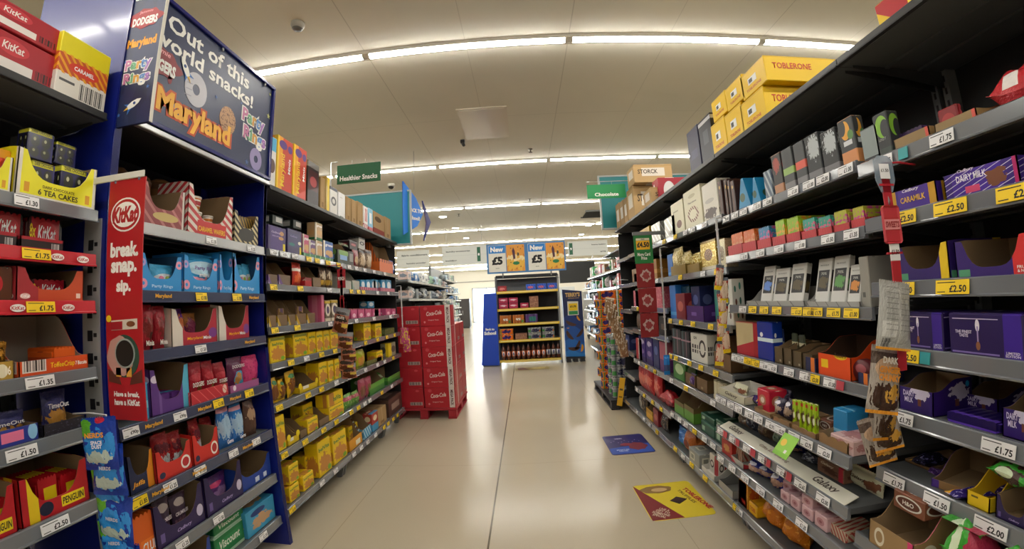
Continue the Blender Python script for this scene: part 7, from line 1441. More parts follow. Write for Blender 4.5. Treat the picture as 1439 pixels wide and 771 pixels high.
# bronze bags at the far right
clip_strip(1.06, 4.66, 1.62, .8, 'strip with bronze snack bags at the far right shelf end')
brb = printed('bronze_bag_print', '#8c6c4c', [('noise', 5, .55, '#c8b8a0'), ('band', .9, 1, '#d8c8a8')], rough=.2, crinkle=.8, box=False)
for i in range(8): hang_bag(.97+.018*i, 4.63, 1.44-.07*i, .1, .19, brb, 'bronze snack bag, %s from top of the far right strip' % ordn[i], 'snack bag', 'bronze bags on the far right strip', tilt=12-2*i)
# ginger bags at the near right
hs = clip_strip(1.075, 1.02, 1.79, 1.2, 'hanging strip with red card beside the purple chocolate', mat('red_strip', '#b02430', .4), .03)
b = MB(); b.prism([(-.035, -.04), (-.02, -.075), (.02, -.075), (.035, -.04), (.035, .02), (.018, .035), (-.018, .035), (-.035, .02)], 'y', -.003, .0); b.build('ticket_holder', clear, hs)
b = MB(); b.cbox(-.018, .018, -.0045, -.0031, -.035, .01, .0004); b.build('price_label', ticket_w, hs); lettering(hs, '£1.50', 0, -.0048, -.01, .028, .01, ink)
b = MB(); b.tube([(0, 0, -.07), (0, -.004, -.1), (0, 0, -.115)], .003, 8); b.build('hook', chrome, hs)
b = MB(); b.cbox(-.03, .03, -.004, -.001, -.225, -.115, .006); b.build('header_card', inkm('#b8323c'), hs)
b = MB(); b.cbox(-.028, .028, -.0055, -.0041, -.185, -.155, .0005); b.build('card_panel', inkm('#d88c90'), hs); lettering(hs, 'SWEETS', 0, -.0059, -.17, .05, .018, inkm('#8c1c28'), bold=.04)
b = MB(); b.cbox(-.018, .018, -.004, -.001, -.275, -.226, .001); b.build('price_label', ticket_w, hs); lettering(hs, '£1.50', 0, -.0045, -.25, .028, .014, ink, bold=.03)
b = MB(); b.cbox(-.016, .016, -.004, -.001, -.36, -.276, .001); b.build('strap', inkm('#b02430'), hs)
backp = printed('ginger_back_print', '#a8a8a4', [('diag', 16, 0, .99, '#8c8c88'), ('vband', .55, .58, '#b8b8b4'), ('rect', .1, .5, .18, .4, '#c4c4c0'), ('bars', .12, .36, .04, .16, '#2c2c2c'), ('band', 0, .035, '#e09a2c')], rough=.3, crinkle=.5, box=False)
bb_ = hang_bag(1.045, 1.0, 1.455, .115, .19, backp, 'topmost grey snack bag on the near right strip, its back with small print showing', 'snack bag', 'ginger snack bags on the near right strip', tilt=10, d=.03)
for r_ in range(9):
    for c_ in (-.24, .24): lettering(bb_, 'ingredients sugar cocoa mass ginger' if r_ % 2 else 'store in a cool dry place best before', c_*.105, -.0195, -.02-r_*.0145, .042, .0045, inkm('#5c5c5a'))
gp = printed('ginger_bag_print', '#a29890', [('band', .72, .9, '#5c4c44'), ('ell', .5, .66, .4, .16, '#c8a88c'), ('blot', .5, .24, .44, .2, 6, '#3c2418'), ('blot', .7, .3, .22, .12, 8, '#c8963c'), ('band', 0, .05, '#e0962c')], rough=.2, crinkle=.7, box=False)
for i, (dx, z, h, tl) in enumerate(((1.035, 1.27, .19, 12), (1.06, 1.16, .17, 8), (1.05, 1.10, .15, -10), (1.085, 1.09, .16, 4), (1.055, 1.04, .15, -14))):
    hang_bag(dx, 1.035+.022*i, z, .11 if i == 0 else .09, h, gp, 'chocolate ginger bag with orange hem, %s below the grey back' % ordn[i], 'snack bag', 'ginger snack bags on the near right strip', (('DARK', .5, .8, .5, .1, '#e8e0d4'), ('GINGER', .5, .66, .7, .1, '#e8962c'), ('CHUNKY', .5, .54, .7, .1, '#e8962c')) if i == 0 else (), tilt=tl, yaw=(0, 10, -8, 20, -15)[i])
# lime wobbler and long cream fascia on the right
b = MB(); b.cbox(-.05, .05, -.001, .001, -.1, 0, .0006); o = b.build('price_wobbler', printed('lime_card_print', '#8cc63c', [('band', .0, .2, '#7ab82c'), ('ell', .3, .6, .18, .16, '#e8c03c'), ('rect', .6, .75, .2, .35, '#f0f0e8')], box=False)); o.location = (1.075, 1.56, .845); o.rotation_euler = (R(-38), 0, R(-90)); tag(o, 'lime green promotional card tilted below a price ticket', 'shelf card')
b = MB(); b.prism([(0, 0), (.0, .002), (.058, .026), (.06, .024), (.002, 0)], 'x', 0, 0.001) if False else b.prism([(0, 0), (0, .003), (.06, .026), (.061, .023)], 'y', -.5, .5); o = b.build('shelf_fascia', printed('cream_fascia_print', '#d4d2c4', [], rough=.5)); o.location = (1.094, 1.775, .672); tag(o, 'long cream card fascia with brown script along a low right shelf', 'shelf card')
for yy in (.36, -.36): lettering(o, 'Galaxy', .0298, yy, .0155, .14, .042, inkm('#3a2c24'), 'printed_script', shear=.35, rx=0).rotation_euler = (R(-65), 0, R(-90))
lettering(o, 'Gifts for sharing', .0298, 0, .0155, .24, .022, inkm('#8c7c6c'), 'printed_script', shear=.2).rotation_euler = (R(-65), 0, R(-90))

# ------------------------------------------------------------------ overhead signs and ceiling fittings
def aisle_flag(loc, w, h, s_, c, label, armto):
    r = empty('aisle_sign', loc); tag(r, label, 'sign', None)
    b = MB(); b.cbox(-w/2, w/2, -.004, .004, -h/2, h/2, .001); b.build('board', inkm(c), r)
    lettering(r, s_, 0, -.0046, -h*.22, w*.86 if len(s_) > 10 else w*.62, h*.26, white_ink, bold=.03)
    b = MB(); b.tube([(-w/2, 0, h/2+.035), (armto, 0, h/2+.035)], .004, 8)
    for x in (-w*.15, w*.15): b.tube([(x, 0, h/2+.035), (x, 0, h/2-.005)], .0015, 6)
    b.tube([(armto, 0, h/2+.035), (armto, 0, 2.27-loc[2])], .006, 8)
    b.build('hanging_arm', chrome, r); return r
aisle_flag((-1.36, 3.3, 2.62), .40, .17, 'Healthier Snacks', '#17603a', 'dark green hanging sign reading Healthier Snacks', -.26)
aisle_flag((.99, 4.5, 2.63), .44, .16, 'Chocolate', '#178a4c', 'bright green hanging sign reading Chocolate', .3)
def teal_board(x0, x1, z0, z1, y, label):
    r = empty('end_board', ((x0+x1)/2, y, z0)); tag(r, label, 'sign board'); w, h = x1-x0, z1-z0
    b = MB(); b.box(-w/2+.02, w/2-.02, -.012, .012, .02, h-.02); b.build('board', mat('teal_board_print', '#117a80', .5), r)
    b = MB()
    for a in ((-w/2, w/2, 0, .02), (-w/2, w/2, h-.02, h)): b.cbox(a[0], a[1], -.02, .02, a[2], a[3], .002)
    for a in ((-w/2, -w/2+.02), (w/2-.02, w/2)): b.cbox(a[0], a[1], -.02, .02, .0201, h-.0201, .002)
    b.build('frame', mat('frame_pale_grey', '#a8acac', .4), r)
    for x in (-w*.3, w*.3): b = MB(); b.box(x-.015, x+.015, .0121, .03, .0, h*.6); b.build('bracket', steel, r)
    for x in (-w*.3, w*.3): c = MB(); c.box(x-.015, x+.015, -.2, .03, -.04, -.0001); c.build('fixing_arm', steel, r)
teal_board(-2.7, -1.385, 2.24, 2.96, 5.12, 'large teal end board above the left shelving end')
teal_board(1.05, 2.5, 2.31, 3.03, 5.24, 'teal end board behind the brown boxes on the right')
# blue two-wing sign beyond the left end
bs = empty('promotional_sign', (-1.36, 5.25, 2.58)); bs.scale = (.78, .78, .78); tag(bs, 'bright blue angled sign jutting out behind the teal board', 'sign')
b = MB(); P1 = [(-.14, -.22), (-.14, .62), (.20, .40), (.42, .0)]
b.prism([(-.30, -.28), (-.30, .62), (.0, .38), (.16, .12), (.02, -.1)], 'x', -.012, .012); w1 = b.build('blue_wing', printed('blue_wing_print', '#1c6cd8', [('slope', .9, .05, '#2c84ec'), ('vband', 0, .18, '#283a8c')], box=False), bs); w1.rotation_euler = (0, 0, R(-30))
lettering(w1, 'BACK TO', .0135, -.02, .16, .3, .07, white_ink, rz=R(90), bold=.05); lettering(w1, 'school!', .0135, -.05, .03, .26, .07, white_ink, rz=R(90), bold=.05)
b = MB(); b.prism([(.0, .36), (.26, .02), (.02, -.34), (.12, -.02)], 'x', -.012, .012); w2 = b.build('purple_wing', printed('purple_wing_print', '#2c2c74', [('blot', .5, .5, .3, .3, 5, '#8c6c7c')], box=False), bs); w2.location = (.085, .12, 0); w2.rotation_euler = (0, 0, R(-18))
b = MB(); b.tube([(0, -.1, .5), (0, -.1, H-2.55)], .003, 6); b.build('wire', chrome, bs)
def disc_fit(name, x, y, r, h, label, m, cat, extra=None):
    b = MB(); b.lathe([(r, 0), (r, -h*.5), (r*.8, -h), (r*.1, -h*1.05)][::-1], n=24); o = b.build(name, m); o.location = (x, y, H); tag(o, label, cat); return o
o = disc_fit('smoke_detector', -1.68, 2.71, .055, .05, 'round white smoke detector on the ceiling, left of the strip lights', mat('detector_white', '#a8a498', .5), 'smoke detector')
b = MB(); b.lathe([(.03, -.062), (.042, -.05)], n=20); b.build('sensor_grille', mat('detector_grille', '#5c5a54', .5), o)
b = MB(); b.box(-.3, .3, -.47, .47, -.012, 0); b.box(-.27, .27, -.44, .44, -.016, -.012); o = b.build('ceiling_hatch', mat('satin_panel', '#cfc6b4', .28, coat=.5)); o.location = (-.38, 5.0, H); tag(o, 'glossy square access panel in the ceiling', 'ceiling panel')
b = MB(); b.cbox(-.03, .03, -.03, .03, -.05, 0, .005); b.tube([(0, 0, -.05), (.02, -.03, -.09)], .022, 10); o = b.build('security_camera', mat('camera_black', '#1c1a18', .4)); o.location = (-.74, 5.5, H); tag(o, 'tiny black camera at the corner of the ceiling panel', 'camera')
def sprinkler(x, y, lab):
    b = MB(); b.lathe([(.035, 0), (.035, -.008), (.01, -.012), (.01, -.05)][::-1], n=16); b.lathe([(.03, -.056), (.03, -.052)], n=16); o = b.build('sprinkler', mat('sprinkler_grey', '#6c675c', .4, .5)); o.location = (x, y, H); tag(o, lab, 'sprinkler', None)
sprinkler(.22, 6.02, 'small ceiling sprinkler, nearest the camera'); sprinkler(.25, 9.2, 'small ceiling sprinkler above the display unit'); sprinkler(-1.55, 10.35, 'small ceiling sprinkler on the left beside a round light')
b = MB(); b.lathe([(.07, 0), (.07, -.04), (.065, -.05)][::-1], n=20); o = b.build('dome_camera', mat('dome_white', '#c8c4b8', .4)); 
c = MB(); c.lathe([(.055*math.cos(R(a)), -.05-.055*math.sin(R(a))) for a in range(0, 90, 15)][::-1], n=20); c.build('dome', mat('dome_black', '#141414', .1, coat=.8), o); o.location = (-2.36, 7.3, H); tag(o, 'dark dome camera on the ceiling left of the Healthier Snacks sign', 'camera')
dl_m = mat('lit_downlight', '#ffffff', .5); _q = dl_m.node_tree.nodes['Principled BSDF']; _q.inputs['Emission Color'].default_value = (1, .98, .92, 1); _q.inputs['Emission Strength'].default_value = 14
for i, (x, y, lab) in enumerate(((-2.0, 10.5, 'round downlight on the left, nearest of four'), (-1.95, 12.24, 'round downlight on the left, second nearest'), (-1.91, 14.3, 'round downlight on the left, third nearest'), (-1.87, 16.6, 'round downlight on the left, farthest'), (2.19, 13.0, 'round downlight on the right, nearest of three'), (2.22, 14.9, 'round downlight on the right, middle one'), (2.2, 17.2, 'round downlight on the right, farthest'))):
    b = MB(); b.lathe([(.11, -.012), (.115, -.006), (.115, 0)], n=24); o = b.build('downlight', batten_m); o.location = (x, y, H)
    b = MB(); b.lathe([(.02, -.02), (.085, -.018), (.095, -.0125)], n=24); b.build('lamp_lens', dl_m, o); tag(o, lab, 'ceiling light', 'round downlights in the far ceiling')
b = MB(); b.box(-.75, .75, -.42, .42, -.03, -.001); b.box(-.8, .8, -.47, -.42, -.035, 0, 1); b.box(-.8, .8, .42, .47, -.035, 0, 1); o = b.build('ceiling_vent', [mat('void_black', '#0c0c0c', .9), steel]); o.location = (2.55, 11.2, H); tag(o, 'black rectangular ceiling vent beside the right teal board', 'ceiling vent')

# ------------------------------------------------------------------ floor stickers
def sticker(x0, x1, y0, y1, m, label):
    w, d = (x1-x0)/2, (y1-y0)/2; r = .035; pts = []
    for sx, sy, a0 in ((1, 1, 0), (-1, 1, 90), (-1, -1, 180), (1, -1, 270)):
        for q in range(5): a = R(a0+q*22.5); pts.append((sx*(w-r)+r*math.cos(a), sy*(d-r)+r*math.sin(a)))
    b = MB(); b.prism(pts, 'z', 0.0002, .0015); o = b.build('floor_sticker', m); o.location = ((x0+x1)/2, (y0+y1)/2, 0); tag(o, label, 'floor sticker'); return o
def flatp(parent, pts, c, z=.0016, t=.0006, name='printed_shape'): 
    b = MB(); b.prism(pts, 'z', z, z+t); return b.build(name, inkm(c), parent)
def flat_text(parent, s_, x, y, w, h, c, rot=0, z=.0024, **kw):
    o = lettering(parent, s_, x, y, z, w, h, inkm(c), **kw); o.rotation_euler = (R(-90), 0, R(rot)); return o
o = sticker(.75, 1.19, 2.5, 3.03, mat('sticker_yellow', '#ddc636', .35), 'yellow and maroon chocolate truffle floor sticker')
flatp(o, [(-.215, -.26), (.0, -.26), (-.215, .26)], '#7e2327')
flatp(o, ellp(-.06, .17, .12, .06, wob=.06, seed=2), '#8a6a3c'); flatp(o, ellp(-.04, .16, .06, .03), '#c8a878', z=.0023)
flatp(o, [(-.02, -.02), (.045, .03), (.11, -.02), (.03, -.08)], '#3a2224'); flatp(o, [(-.02, -.02), (.03, -.035), (.11, -.02), (.03, -.08)], '#281618', z=.0023)
flat_text(o, 'TOBLERONE', .18, -.02, .34, .042, '#a8282c', rot=-78, bold=.05); flat_text(o, 'TRUFFLES', .118, .02, .22, .026, '#4c3a1c', rot=-78)
flat_text(o, 'LIVE A\nGIFT TO\nSOMEONE\nSPECIAL', -.125, -.17, .12, .12, '#d8c8b0', rot=-38)
for k_ in list(o.children): pass
o = sticker(.735, 1.15, 3.68, 4.22, mat('sticker_indigo', '#2a2766', .35), 'indigo and blue chocolate floor sticker, farther of the two')
flatp(o, [(-.2, -.25), (.2, -.25), (.2, -.02), (-.2, -.1)], '#2f52b0'); flatp(o, ellp(.08, -.08, .09, .1, wob=.1, seed=7), '#7c2c3c', z=.0023); flatp(o, ellp(-.02, -.02, .06, .04, wob=.1, seed=9), '#8a3444', z=.003)
flat_text(o, 'CADBURY', -.06, .16, .08, .03, '#d8d4ec', z=.003); flat_text(o, 'MINIATURE\nHEROES', -.08, -.17, .12, .06, '#c8d4f0', z=.0032)
for i in range(9): flatp(o, ellp(-.15+.035*i, .07+.03*math.sin(i*2), .006, .006, n=8), '#a89ac8', z=.0016)
o = sticker(-.24, .46, 8.62, 8.98, mat('sticker_ochre', '#8c7a3c', .35), 'ochre and brown floor sticker in front of the display unit')
flatp(o, [(-.3, -.16), (-.05, -.16), (-.2, .16), (-.34, .16)], '#5c2c2c'); flatp(o, ellp(.12, 0, .16, .08, wob=.1), '#d8c88c')
# ------------------------------------------------------------------ pallets of drinks
def pallet(x0, x1, y0, y1, m, label, h=.14):
    r = empty('pallet', ((x0+x1)/2, (y0+y1)/2, 0)); tag(r, label, 'pallet'); w, d = (x1-x0)/2, (y1-y0)/2
    b = MB(); b.cbox(-w, w, -d, d, h-.03, h, .004); b.build('deck', m, r)
    for x in (-w+.06, 0, w-.06):
        for y in (-d+.06, 0, d-.06): b = MB(); b.cbox(x-.05, x+.05, y-.055, y+.055, .022, h-.0301, .004); b.build('block', m, r)
        b = MB(); b.cbox(x-.055, x+.055, -d, d, 0, .0219, .003); b.build('runner', m, r)
    return r
pallet(-1.78, -.92, 5.16, 6.16, mat('pallet_red', '#a3202e', .5), 'red pallet under the stacked cola cases')
cola_m = printed('cola_case_print', '#b3202e', [('rect', .8, .97, 0, 1, '#d8cfcb'), ('ell', .18, .86, .06, .08, '#c84a54'), ('ell', .14, .2, .03, .05, '#d88890')], rough=.38)
cola_s = printed('cola_case_plain', '#ab1f2c', [('rect', .55, .95, .14, .3, '#b8a8a4'), ('bars', .56, .94, .15, .29, '#4c3434'), ('ell', .8, .86, .06, .05, '#c84a54')], rough=.38)
def cola(x, y, z, plain, label, yaw=0):
    o = carton(.402, .262, .245, cola_s if plain else cola_m, 'drinks_case', flaps=False)
    if not plain:
        lettering(o, 'Coca-Cola', -.02, -.1232, .165, .2, .055, inkm('#e0c8c4'), shear=.3, bold=.03, ry=R(-6)); lettering(o, 'Original Taste', -.03, -.1232, .075, .14, .02, inkm('#d8b0b0'))
        lettering(o, 'MEGA PACK', .155, -.1232, .131, .2, .036, inkm('#5c2c34'), ry=R(90), bold=.03)
    b = MB(); b.box(-.2, .2, -.0012, .0012, .262, .2626); b.build('tape_seam', inkm('#8c1824'), o)
    o.location = (x, y, z); o.rotation_euler = (0, 0, R(yaw)); tag(o, label, 'drinks case', 'red cola cases on the pallet'); return o
lay = ('bottom', 'second', 'middle', 'fourth', 'top')
for k in range(5):
    cola(-1.13, 5.30, .141+k*.2632, False, 'red cola case with white strip, %s layer, front right of stack' % lay[k], yaw=(0, .8, -.6, .5, 0)[k])
    cola(-1.545, 5.30, .141+k*.2632, True, 'red cola case with barcode, %s layer, front left of stack' % lay[k])
for k in range(4):
    for j in range(2):
        o = cola(-1.06, 5.63+.41*j, .141+k*.2632, True, 'red cola case, %s layer, %s behind the front stack' % (lay[k], ('first', 'second')[j]), yaw=90)
pallet(1.04, 1.86, 5.19, 6.5, mat('pallet_black', '#26262a', .5), 'black pallet under the stacked can packs', h=.13)
can_top = mat('can_aluminium', '#b8bcc0', .25, .9)
def can_pack(nx, ny, r, h, m, name='can_pack'):
    b = MB(); w, d = nx*r, ny*r; pts = []
    def arc(cx, cy, a0, a1):
        for q in range(5): a = R(a0+(a1-a0)*q/4); pts.append((cx+r*math.cos(a), cy+r*math.sin(a)))
    for i in range(nx): arc(-w+r+2*r*i, -d+r, 215, 325)
    for j in range(ny): arc(w-r, -d+r+2*r*j, 305-360, 55)
    for i in range(nx): arc(w-r-2*r*i, d-r, 35, 145)
    for j in range(ny): arc(-w+r, d-r-2*r*j, 125, 235)
    b.prism(pts, 'z', .004, h-.008, 0)
    for i in range(nx):
        for j in range(ny): b.lathe([(r*.93, h-.008), (r*.84, h), (r*.78, h), (r*.74, h-.004)], -w+r+2*r*i, -d+r+2*r*j, n=12, m=1); b.lathe([(r*.8, 0), (r*.8, .004)], -w+r+2*r*i, -d+r+2*r*j, n=12, m=1)
    return b.build(name, [m, can_top])
org = printed('orange_can_print', '#dd6a1c', [('blot', .5, .5, .36, .3, 4, '#3a2c6c'), ('vband', .08, .14, '#3c8c3c'), ('band', .86, 1, '#e88a3c')], rough=.25, box=True)
slv = printed('silver_can_print', '#9a9ea2', [('blot', .6, .45, .3, .34, 5, '#3a3c5c'), ('rect', .05, .2, .2, .6, '#4c9c54'), ('rect', .85, .95, .2, .5, '#d8742c'), ('band', .86, 1, '#b8bcc0')], rough=.25, metal=.3)
po = can_pack(4, 2, .033, .128, org); ps = can_pack(4, 2, .033, .136, slv); uo = us = False
for k in range(11):
    for c, (x, y) in enumerate(((1.19, 5.92), (1.19, 6.2), (1.46, 5.95))):
        if c == 2 and k > 10: continue
        o = po if not uo else dup(po); uo = True
        o.location = (x+.006*math.sin(k*2.1), y+.01*math.sin(k*1.3+c), .131+k*.1285); o.rotation_euler = (0, 0, R(3*math.sin(k*1.7)+(90 if (k+c) % 2 and c == 1 else 0)))
        tag(o, 'orange can multipack, %s layer up, %s' % (ordn[k], ('front column', 'rear column', 'right column')[c]), 'can pack', 'orange can multipacks stacked on the black pallet')
for k in range(6):
    for c, (x, y) in enumerate(((1.22, 5.33), (1.22, 5.56), (1.49, 5.33))):
        o = ps if not us else dup(ps); us = True
        o.location = (x+.004*math.sin(k), y, .131+k*.1365); o.rotation_euler = (0, 0, R(2*math.sin(k*1.9+c)))
        tag(o, 'silver can multipack, %s layer up, %s' % (ordn[k], ('front left column', 'rear column', 'front right column')[c]), 'can pack', 'silver can multipacks stacked on the black pallet')
b = MB(); b.cbox(-.035, .035, -.001, .001, 0, .36, .0006); o = b.build('price_card', printed('yellow_card_print', '#e0ac1c', [('rect', .2, .8, .55, .62, '#5c4414'), ('rect', .2, .8, .3, .34, '#5c4414')])); o.location = (1.14, 5.16, .06); o.rotation_euler = (R(-3), R(8), R(-25)); tag(o, 'narrow yellow price card leaning on the black pallet', 'price card')

# ------------------------------------------------------------------ display unit in the middle of the hall
DY = 9.35
def Dx(x): return x*DY/9
def Dz(z): return 1.47+(z-1.47)*DY/9
du = empty('display_unit', (Dx(.09), DY, 0)); tag(du, 'freestanding drinks display unit with yellow shelf edges', 'display unit'); ox = du.location.x
xl, xr = Dx(-.60)-ox, Dx(.76)-ox
b = MB(); b.box(xl, xr, .45, .47, .1, Dz(1.96)); b.build('back_panel', mat('display_back_grey', '#66686c', .6), du)
b = MB(); b.box(xl, xr, .44, .45, .1, Dz(1.67)-.06); b.build('lower_back', mat('display_back_black', '#2c2728', .7), du)
for x in (xl-.02, xr-.012):
    b = MB(); b.cbox(x, x+.032, -.02, .47, 0, .06, .003); b.cbox(x, x+.032, .4, .47, .0601, 2.02, .003); b.cbox(x+.004, x+.028, -.005, .02, .06, 2.02, .003); b.build('post', steel, du)
b = MB(); b.box(xl, xr, .1, .47, 1.99, 2.05); b.build('top_beam', dark, du)
DS = []
for z in (1.67, 1.29, .965, .61, .17):
    zz = Dz(z); DS.append(zz); b = MB(); b.box(xl+.012, xr-.013, 0, .44, zz-.03, zz-.002); s_ = b.build('shelf', deckm, du)
    b = MB(); b.cbox(xl+.012, xr-.013, -.012, -.001, zz-.05, zz+.006, .002); b.build('shelf_edge', mat('yellow_edge', '#e0bc2c', .35), s_)
    b = MB(); b.box(xl+.05, xr-.05, -.0135, -.0125, zz-.03, zz-.012); b.build('edge_print', inkm('#f0e4a0'), s_)
hd = empty('header_sign', (Dx(.095), DY-.06, 0)); tag(hd, 'blue framed header with two New £5 posters', 'sign')
w2_, z0_, z1_ = Dx(1.71)/2, Dz(2.065), Dz(2.71)
b = MB(); b.cbox(-w2_, w2_, -.02, .02, z0_, z1_, .004); b.build('frame', mat('header_blue', '#3a78b4', .4), hd)
b = MB(); 
b = MB(); b.box(-.562, -.538, .02, .2, 2.0, z0_+.3); b.build('bracket', steel, hd); b = MB(); b.box(.538, .562, .02, .2, 2.0, z0_+.3); b.build('bracket', steel, hd)
for i in (0, 1):
    x0 = -w2_+.04+i*(w2_+.005); pw = w2_-.075; zc = (z0_+z1_)/2; hh = (z1_-z0_)-.07; yy = -.0205
    shape(hd, [(x0, zc-hh/2), (x0+pw*.48, zc-hh/2), (x0+pw*.48, zc+hh/2), (x0, zc+hh/2)], inkm('#e6e4da'), 'price_poster', yy)
    shape(hd, [(x0+.006, zc+hh*.2), (x0+pw*.475, zc+hh*.2), (x0+pw*.475, zc+hh*.49), (x0+.006, zc+hh*.49)], inkm('#1f7fd0'), 'blue_band', yy-.001)
    lettering(hd, 'New', x0+pw*.24, yy-.0022, zc+hh*.345, pw*.36, hh*.19, white_ink, bold=.05); lettering(hd, '£5', x0+pw*.24, yy-.0012, zc-hh*.08, pw*.3, hh*.32, ink, bold=.06); lettering(hd, 'each', x0+pw*.24, yy-.0012, zc-hh*.36, pw*.1, hh*.03, ink)
    xp = x0+pw*.5; shape(hd, [(xp, zc-hh/2), (x0+pw, zc-hh/2), (x0+pw, zc+hh/2), (xp, zc+hh/2)], printed('amber_poster_print', '#e0962c', [('blot', .5, .3, .5, .3, 3, '#e8b43c'), ('blot', .5, .5, .5, .12, 6, '#f0d8a0'), ('noise', 6, .66, '#b86a1c')], box=False), 'picture_poster', yy)
    xc_ = x0+pw*.75
    shape(hd, [(xc_-.05, zc-.03), (xc_-.075, zc+.16), (xc_-.06, zc+.2), (xc_-.045, zc+.24), (xc_-.03, zc+.2), (xc_-.012, zc+.16), (xc_-.005, zc-.02)], inkm('#4c1c34'), 'bottle_picture', yy-.001); shape(hd, [(xc_+.03, zc-.02), (xc_+.035, zc+.16), (xc_+.085, zc+.15), (xc_+.09, zc)], inkm('#e0a83c'), 'can_picture', yy-.001); shape(hd, [(xc_+.04, zc+.04), (xc_+.04, zc+.12), (xc_+.08, zc+.11), (xc_+.082, zc+.05)], inkm('#4c3a2c'), 'can_picture', yy-.002)
    shape(hd, ellp(xc_+.01, zc-.12, .075, .04, wob=.06, seed=i), inkm('#1f7a44'), 'logo_blob', yy-.001)
    for (a, c) in ((-.1, .22), (.06, .24), (.12, .2), (-.11, -.1), (.11, -.2)): shape(hd, ellp(xc_+a, zc+c, .012, .014, wob=.3, seed=3), inkm('#6c3c14'), 'spice_picture', yy-.001)
# blue side wing
b = MB(); b.prism([(-1.04+.01, .03), (-.63, .02), (-.62, Dz(1.65)), (-.9, Dz(1.64))], 'y', -.015, .015); o = b.build('promotional_board', mat('royal_blue_board', '#1646c0', .45)); o.location = (0, DY-.02, 0); tag(o, 'royal blue board reading Back to School at the display unit', 'sign board')
lettering(o, 'Back to', -.80, -.0155, Dz(.87), .2, .055, white_ink, bold=.05); lettering(o, 'School', -.80, -.0155, Dz(.785), .27, .08, white_ink, bold=.06)
b = MB(); b.box(-1.0, -.65, .015, .2, 0, .03); b.build('foot', steel, o)
# standee on the right
st = empty('cardboard_standee', (Dx(1.07), DY+.1, 0)); tag(st, 'navy and blue cardboard standee with falling chocolate segments', 'standee')
b = MB(); b.prism([(-.215, .12), (.225, .1), (.215, 1.60), (-.235, 1.66)], 'y', -.01, .2); b.build('board', printed('standee_print', '#1c2a58', [('wave', .8, .05, .58, '#1c3a7c'), ('wave', .7, .05, .42, '#1f54a4'), ('wave', .8, .04, .24, '#2068bc'), ('wave', .9, .03, .08, '#2c80d0')], box=False), st)
pallet(Dx(.86), Dx(1.28), DY+.0, DY+.36, MATS['pallet_black'], 'small black plinth under the chocolate standee', h=.1)
lettering(st, "TERRY'S", .0, -.0115, 1.53, .34, .1, inkm('#c8a468'), bold=.06); lettering(st, 'CHOCOLATE ORANGE', .02, -.0115, 1.45, .26, .02, inkm('#c8a468'))
shape(st, [(-.13, 1.06), (.12, 1.06), (.12, 1.37), (-.13, 1.38)], inkm('#d8d8cc'), 'price_panel', -.0105); shape(st, [(-.105, 1.165), (.1, 1.165), (.1, 1.33), (-.105, 1.33)], inkm('#f0c81c'), 'price_panel', -.0115); shape(st, [(-.105, 1.075), (.1, 1.075), (.1, 1.155), (-.105, 1.155)], inkm('#2c8a4c'), 'price_panel', -.0115)
lettering(st, '£1.75', 0, -.013, 1.26, .14, .045, ink, bold=.05)
def seg(cx, cz, s, ang, c, nm):
    pts = [(s*math.cos(R(a)), s*.62*math.sin(R(a))) for a in range(180, 361, 15)]; ca, sa = math.cos(R(ang)), math.sin(R(ang))
    shape(st, [(cx+x*ca-y*sa, cz+x*sa+y*ca) for x, y in pts], inkm(c), nm, -.0112)
for a in ((-.06, .9, .13, -25), (-.09, .62, .13, -55), (.11, .66, .12, 50), (-.02, .33, .14, 0), (.04, .38, .12, 60)): seg(*a, '#4c3028', 'chocolate_picture')
for a in ((.12, .99, .07, -60), (.14, .3, .09, 80), (-.14, .78, .03, 0)): seg(*a, '#d8921c', 'orange_picture')
# drinks on the display
def DXp(px, z): return Dx(-.55+(px-700)*.0155-(1.67-z)*.052)
def on_display(px0, px1, row, h, m, name, label, cat, group=None, lift=0, d=.2, y=.12, kind_='box', arch_=None):
    z = (1.67, 1.29, .965, .61, .17)[row]; x0, x1 = DXp(px0, z), DXp(px1, z); w = x1-x0-.008
    o = (arch_ or carton)(w, h, d, m, name); o.location = ((x0+x1)/2, DY+y, DS[row]+lift); tag(o, label, cat, group); return o
bl = printed('blue_drink_print', '#1a4cc0', [('ell', .45, .5, .3, .2, '#c85c6c'), ('diag', 4, .4, .9, '#4c8ae8')]); mg = printed('magenta_drink_print', '#b0204c', [('blot', .5, .6, .35, .15, 5, '#e8c8d4'), ('band', 0, .14, '#7c1438')])
rd = printed('crimson_drink_print', '#98202c', [('blot', .5, .5, .36, .2, 5, '#d0787c')]); bn = printed('tan_drink_print', '#8c5c48', [('noise', 8, .55, '#b08468')])
gn = printed('amber_bottle_pack', '#b86a2c', [('rect', .3, .7, .35, .6, '#e8e4dc'), ('rect', .75, .95, .1, .4, '#4c8c3c'), ('noise', 7, .6, '#8c4c1c')]); pt = printed('plum_pack_print', '#5c3a7c', [('rect', .3, .85, .2, .7, '#2c7c74')])
on_display(699, 712, 0, .13, rd, 'drinks_box', 'small crimson drinks box at the left of the top display shelf', 'drinks box')
for i, (a, c) in enumerate(((739, 753), (754, 768), (769, 783))): on_display(a, c, 0, .14, bl, 'drinks_box', 'bright blue drinks box, %s from left on the top display shelf' % ordn[i], 'drinks box', 'blue drinks boxes on the display')
for i, (a, c) in enumerate(((701, 714), (715, 728))):
    for j in (0, 1): on_display(a, c, 1, .125, mg, 'drinks_box', 'magenta drinks box, %s one of the %s pile on the display' % (('lower', 'upper')[j], ('left', 'right')[i]), 'drinks box', 'magenta drinks boxes on the display', lift=j*.127)
on_display(731, 743, 1, .12, mg, 'drinks_box', 'single magenta drinks box beside the tan box', 'drinks box'); on_display(744, 757, 1, .26, bn, 'drinks_box', 'tall tan drinks box on the second display shelf', 'drinks box')
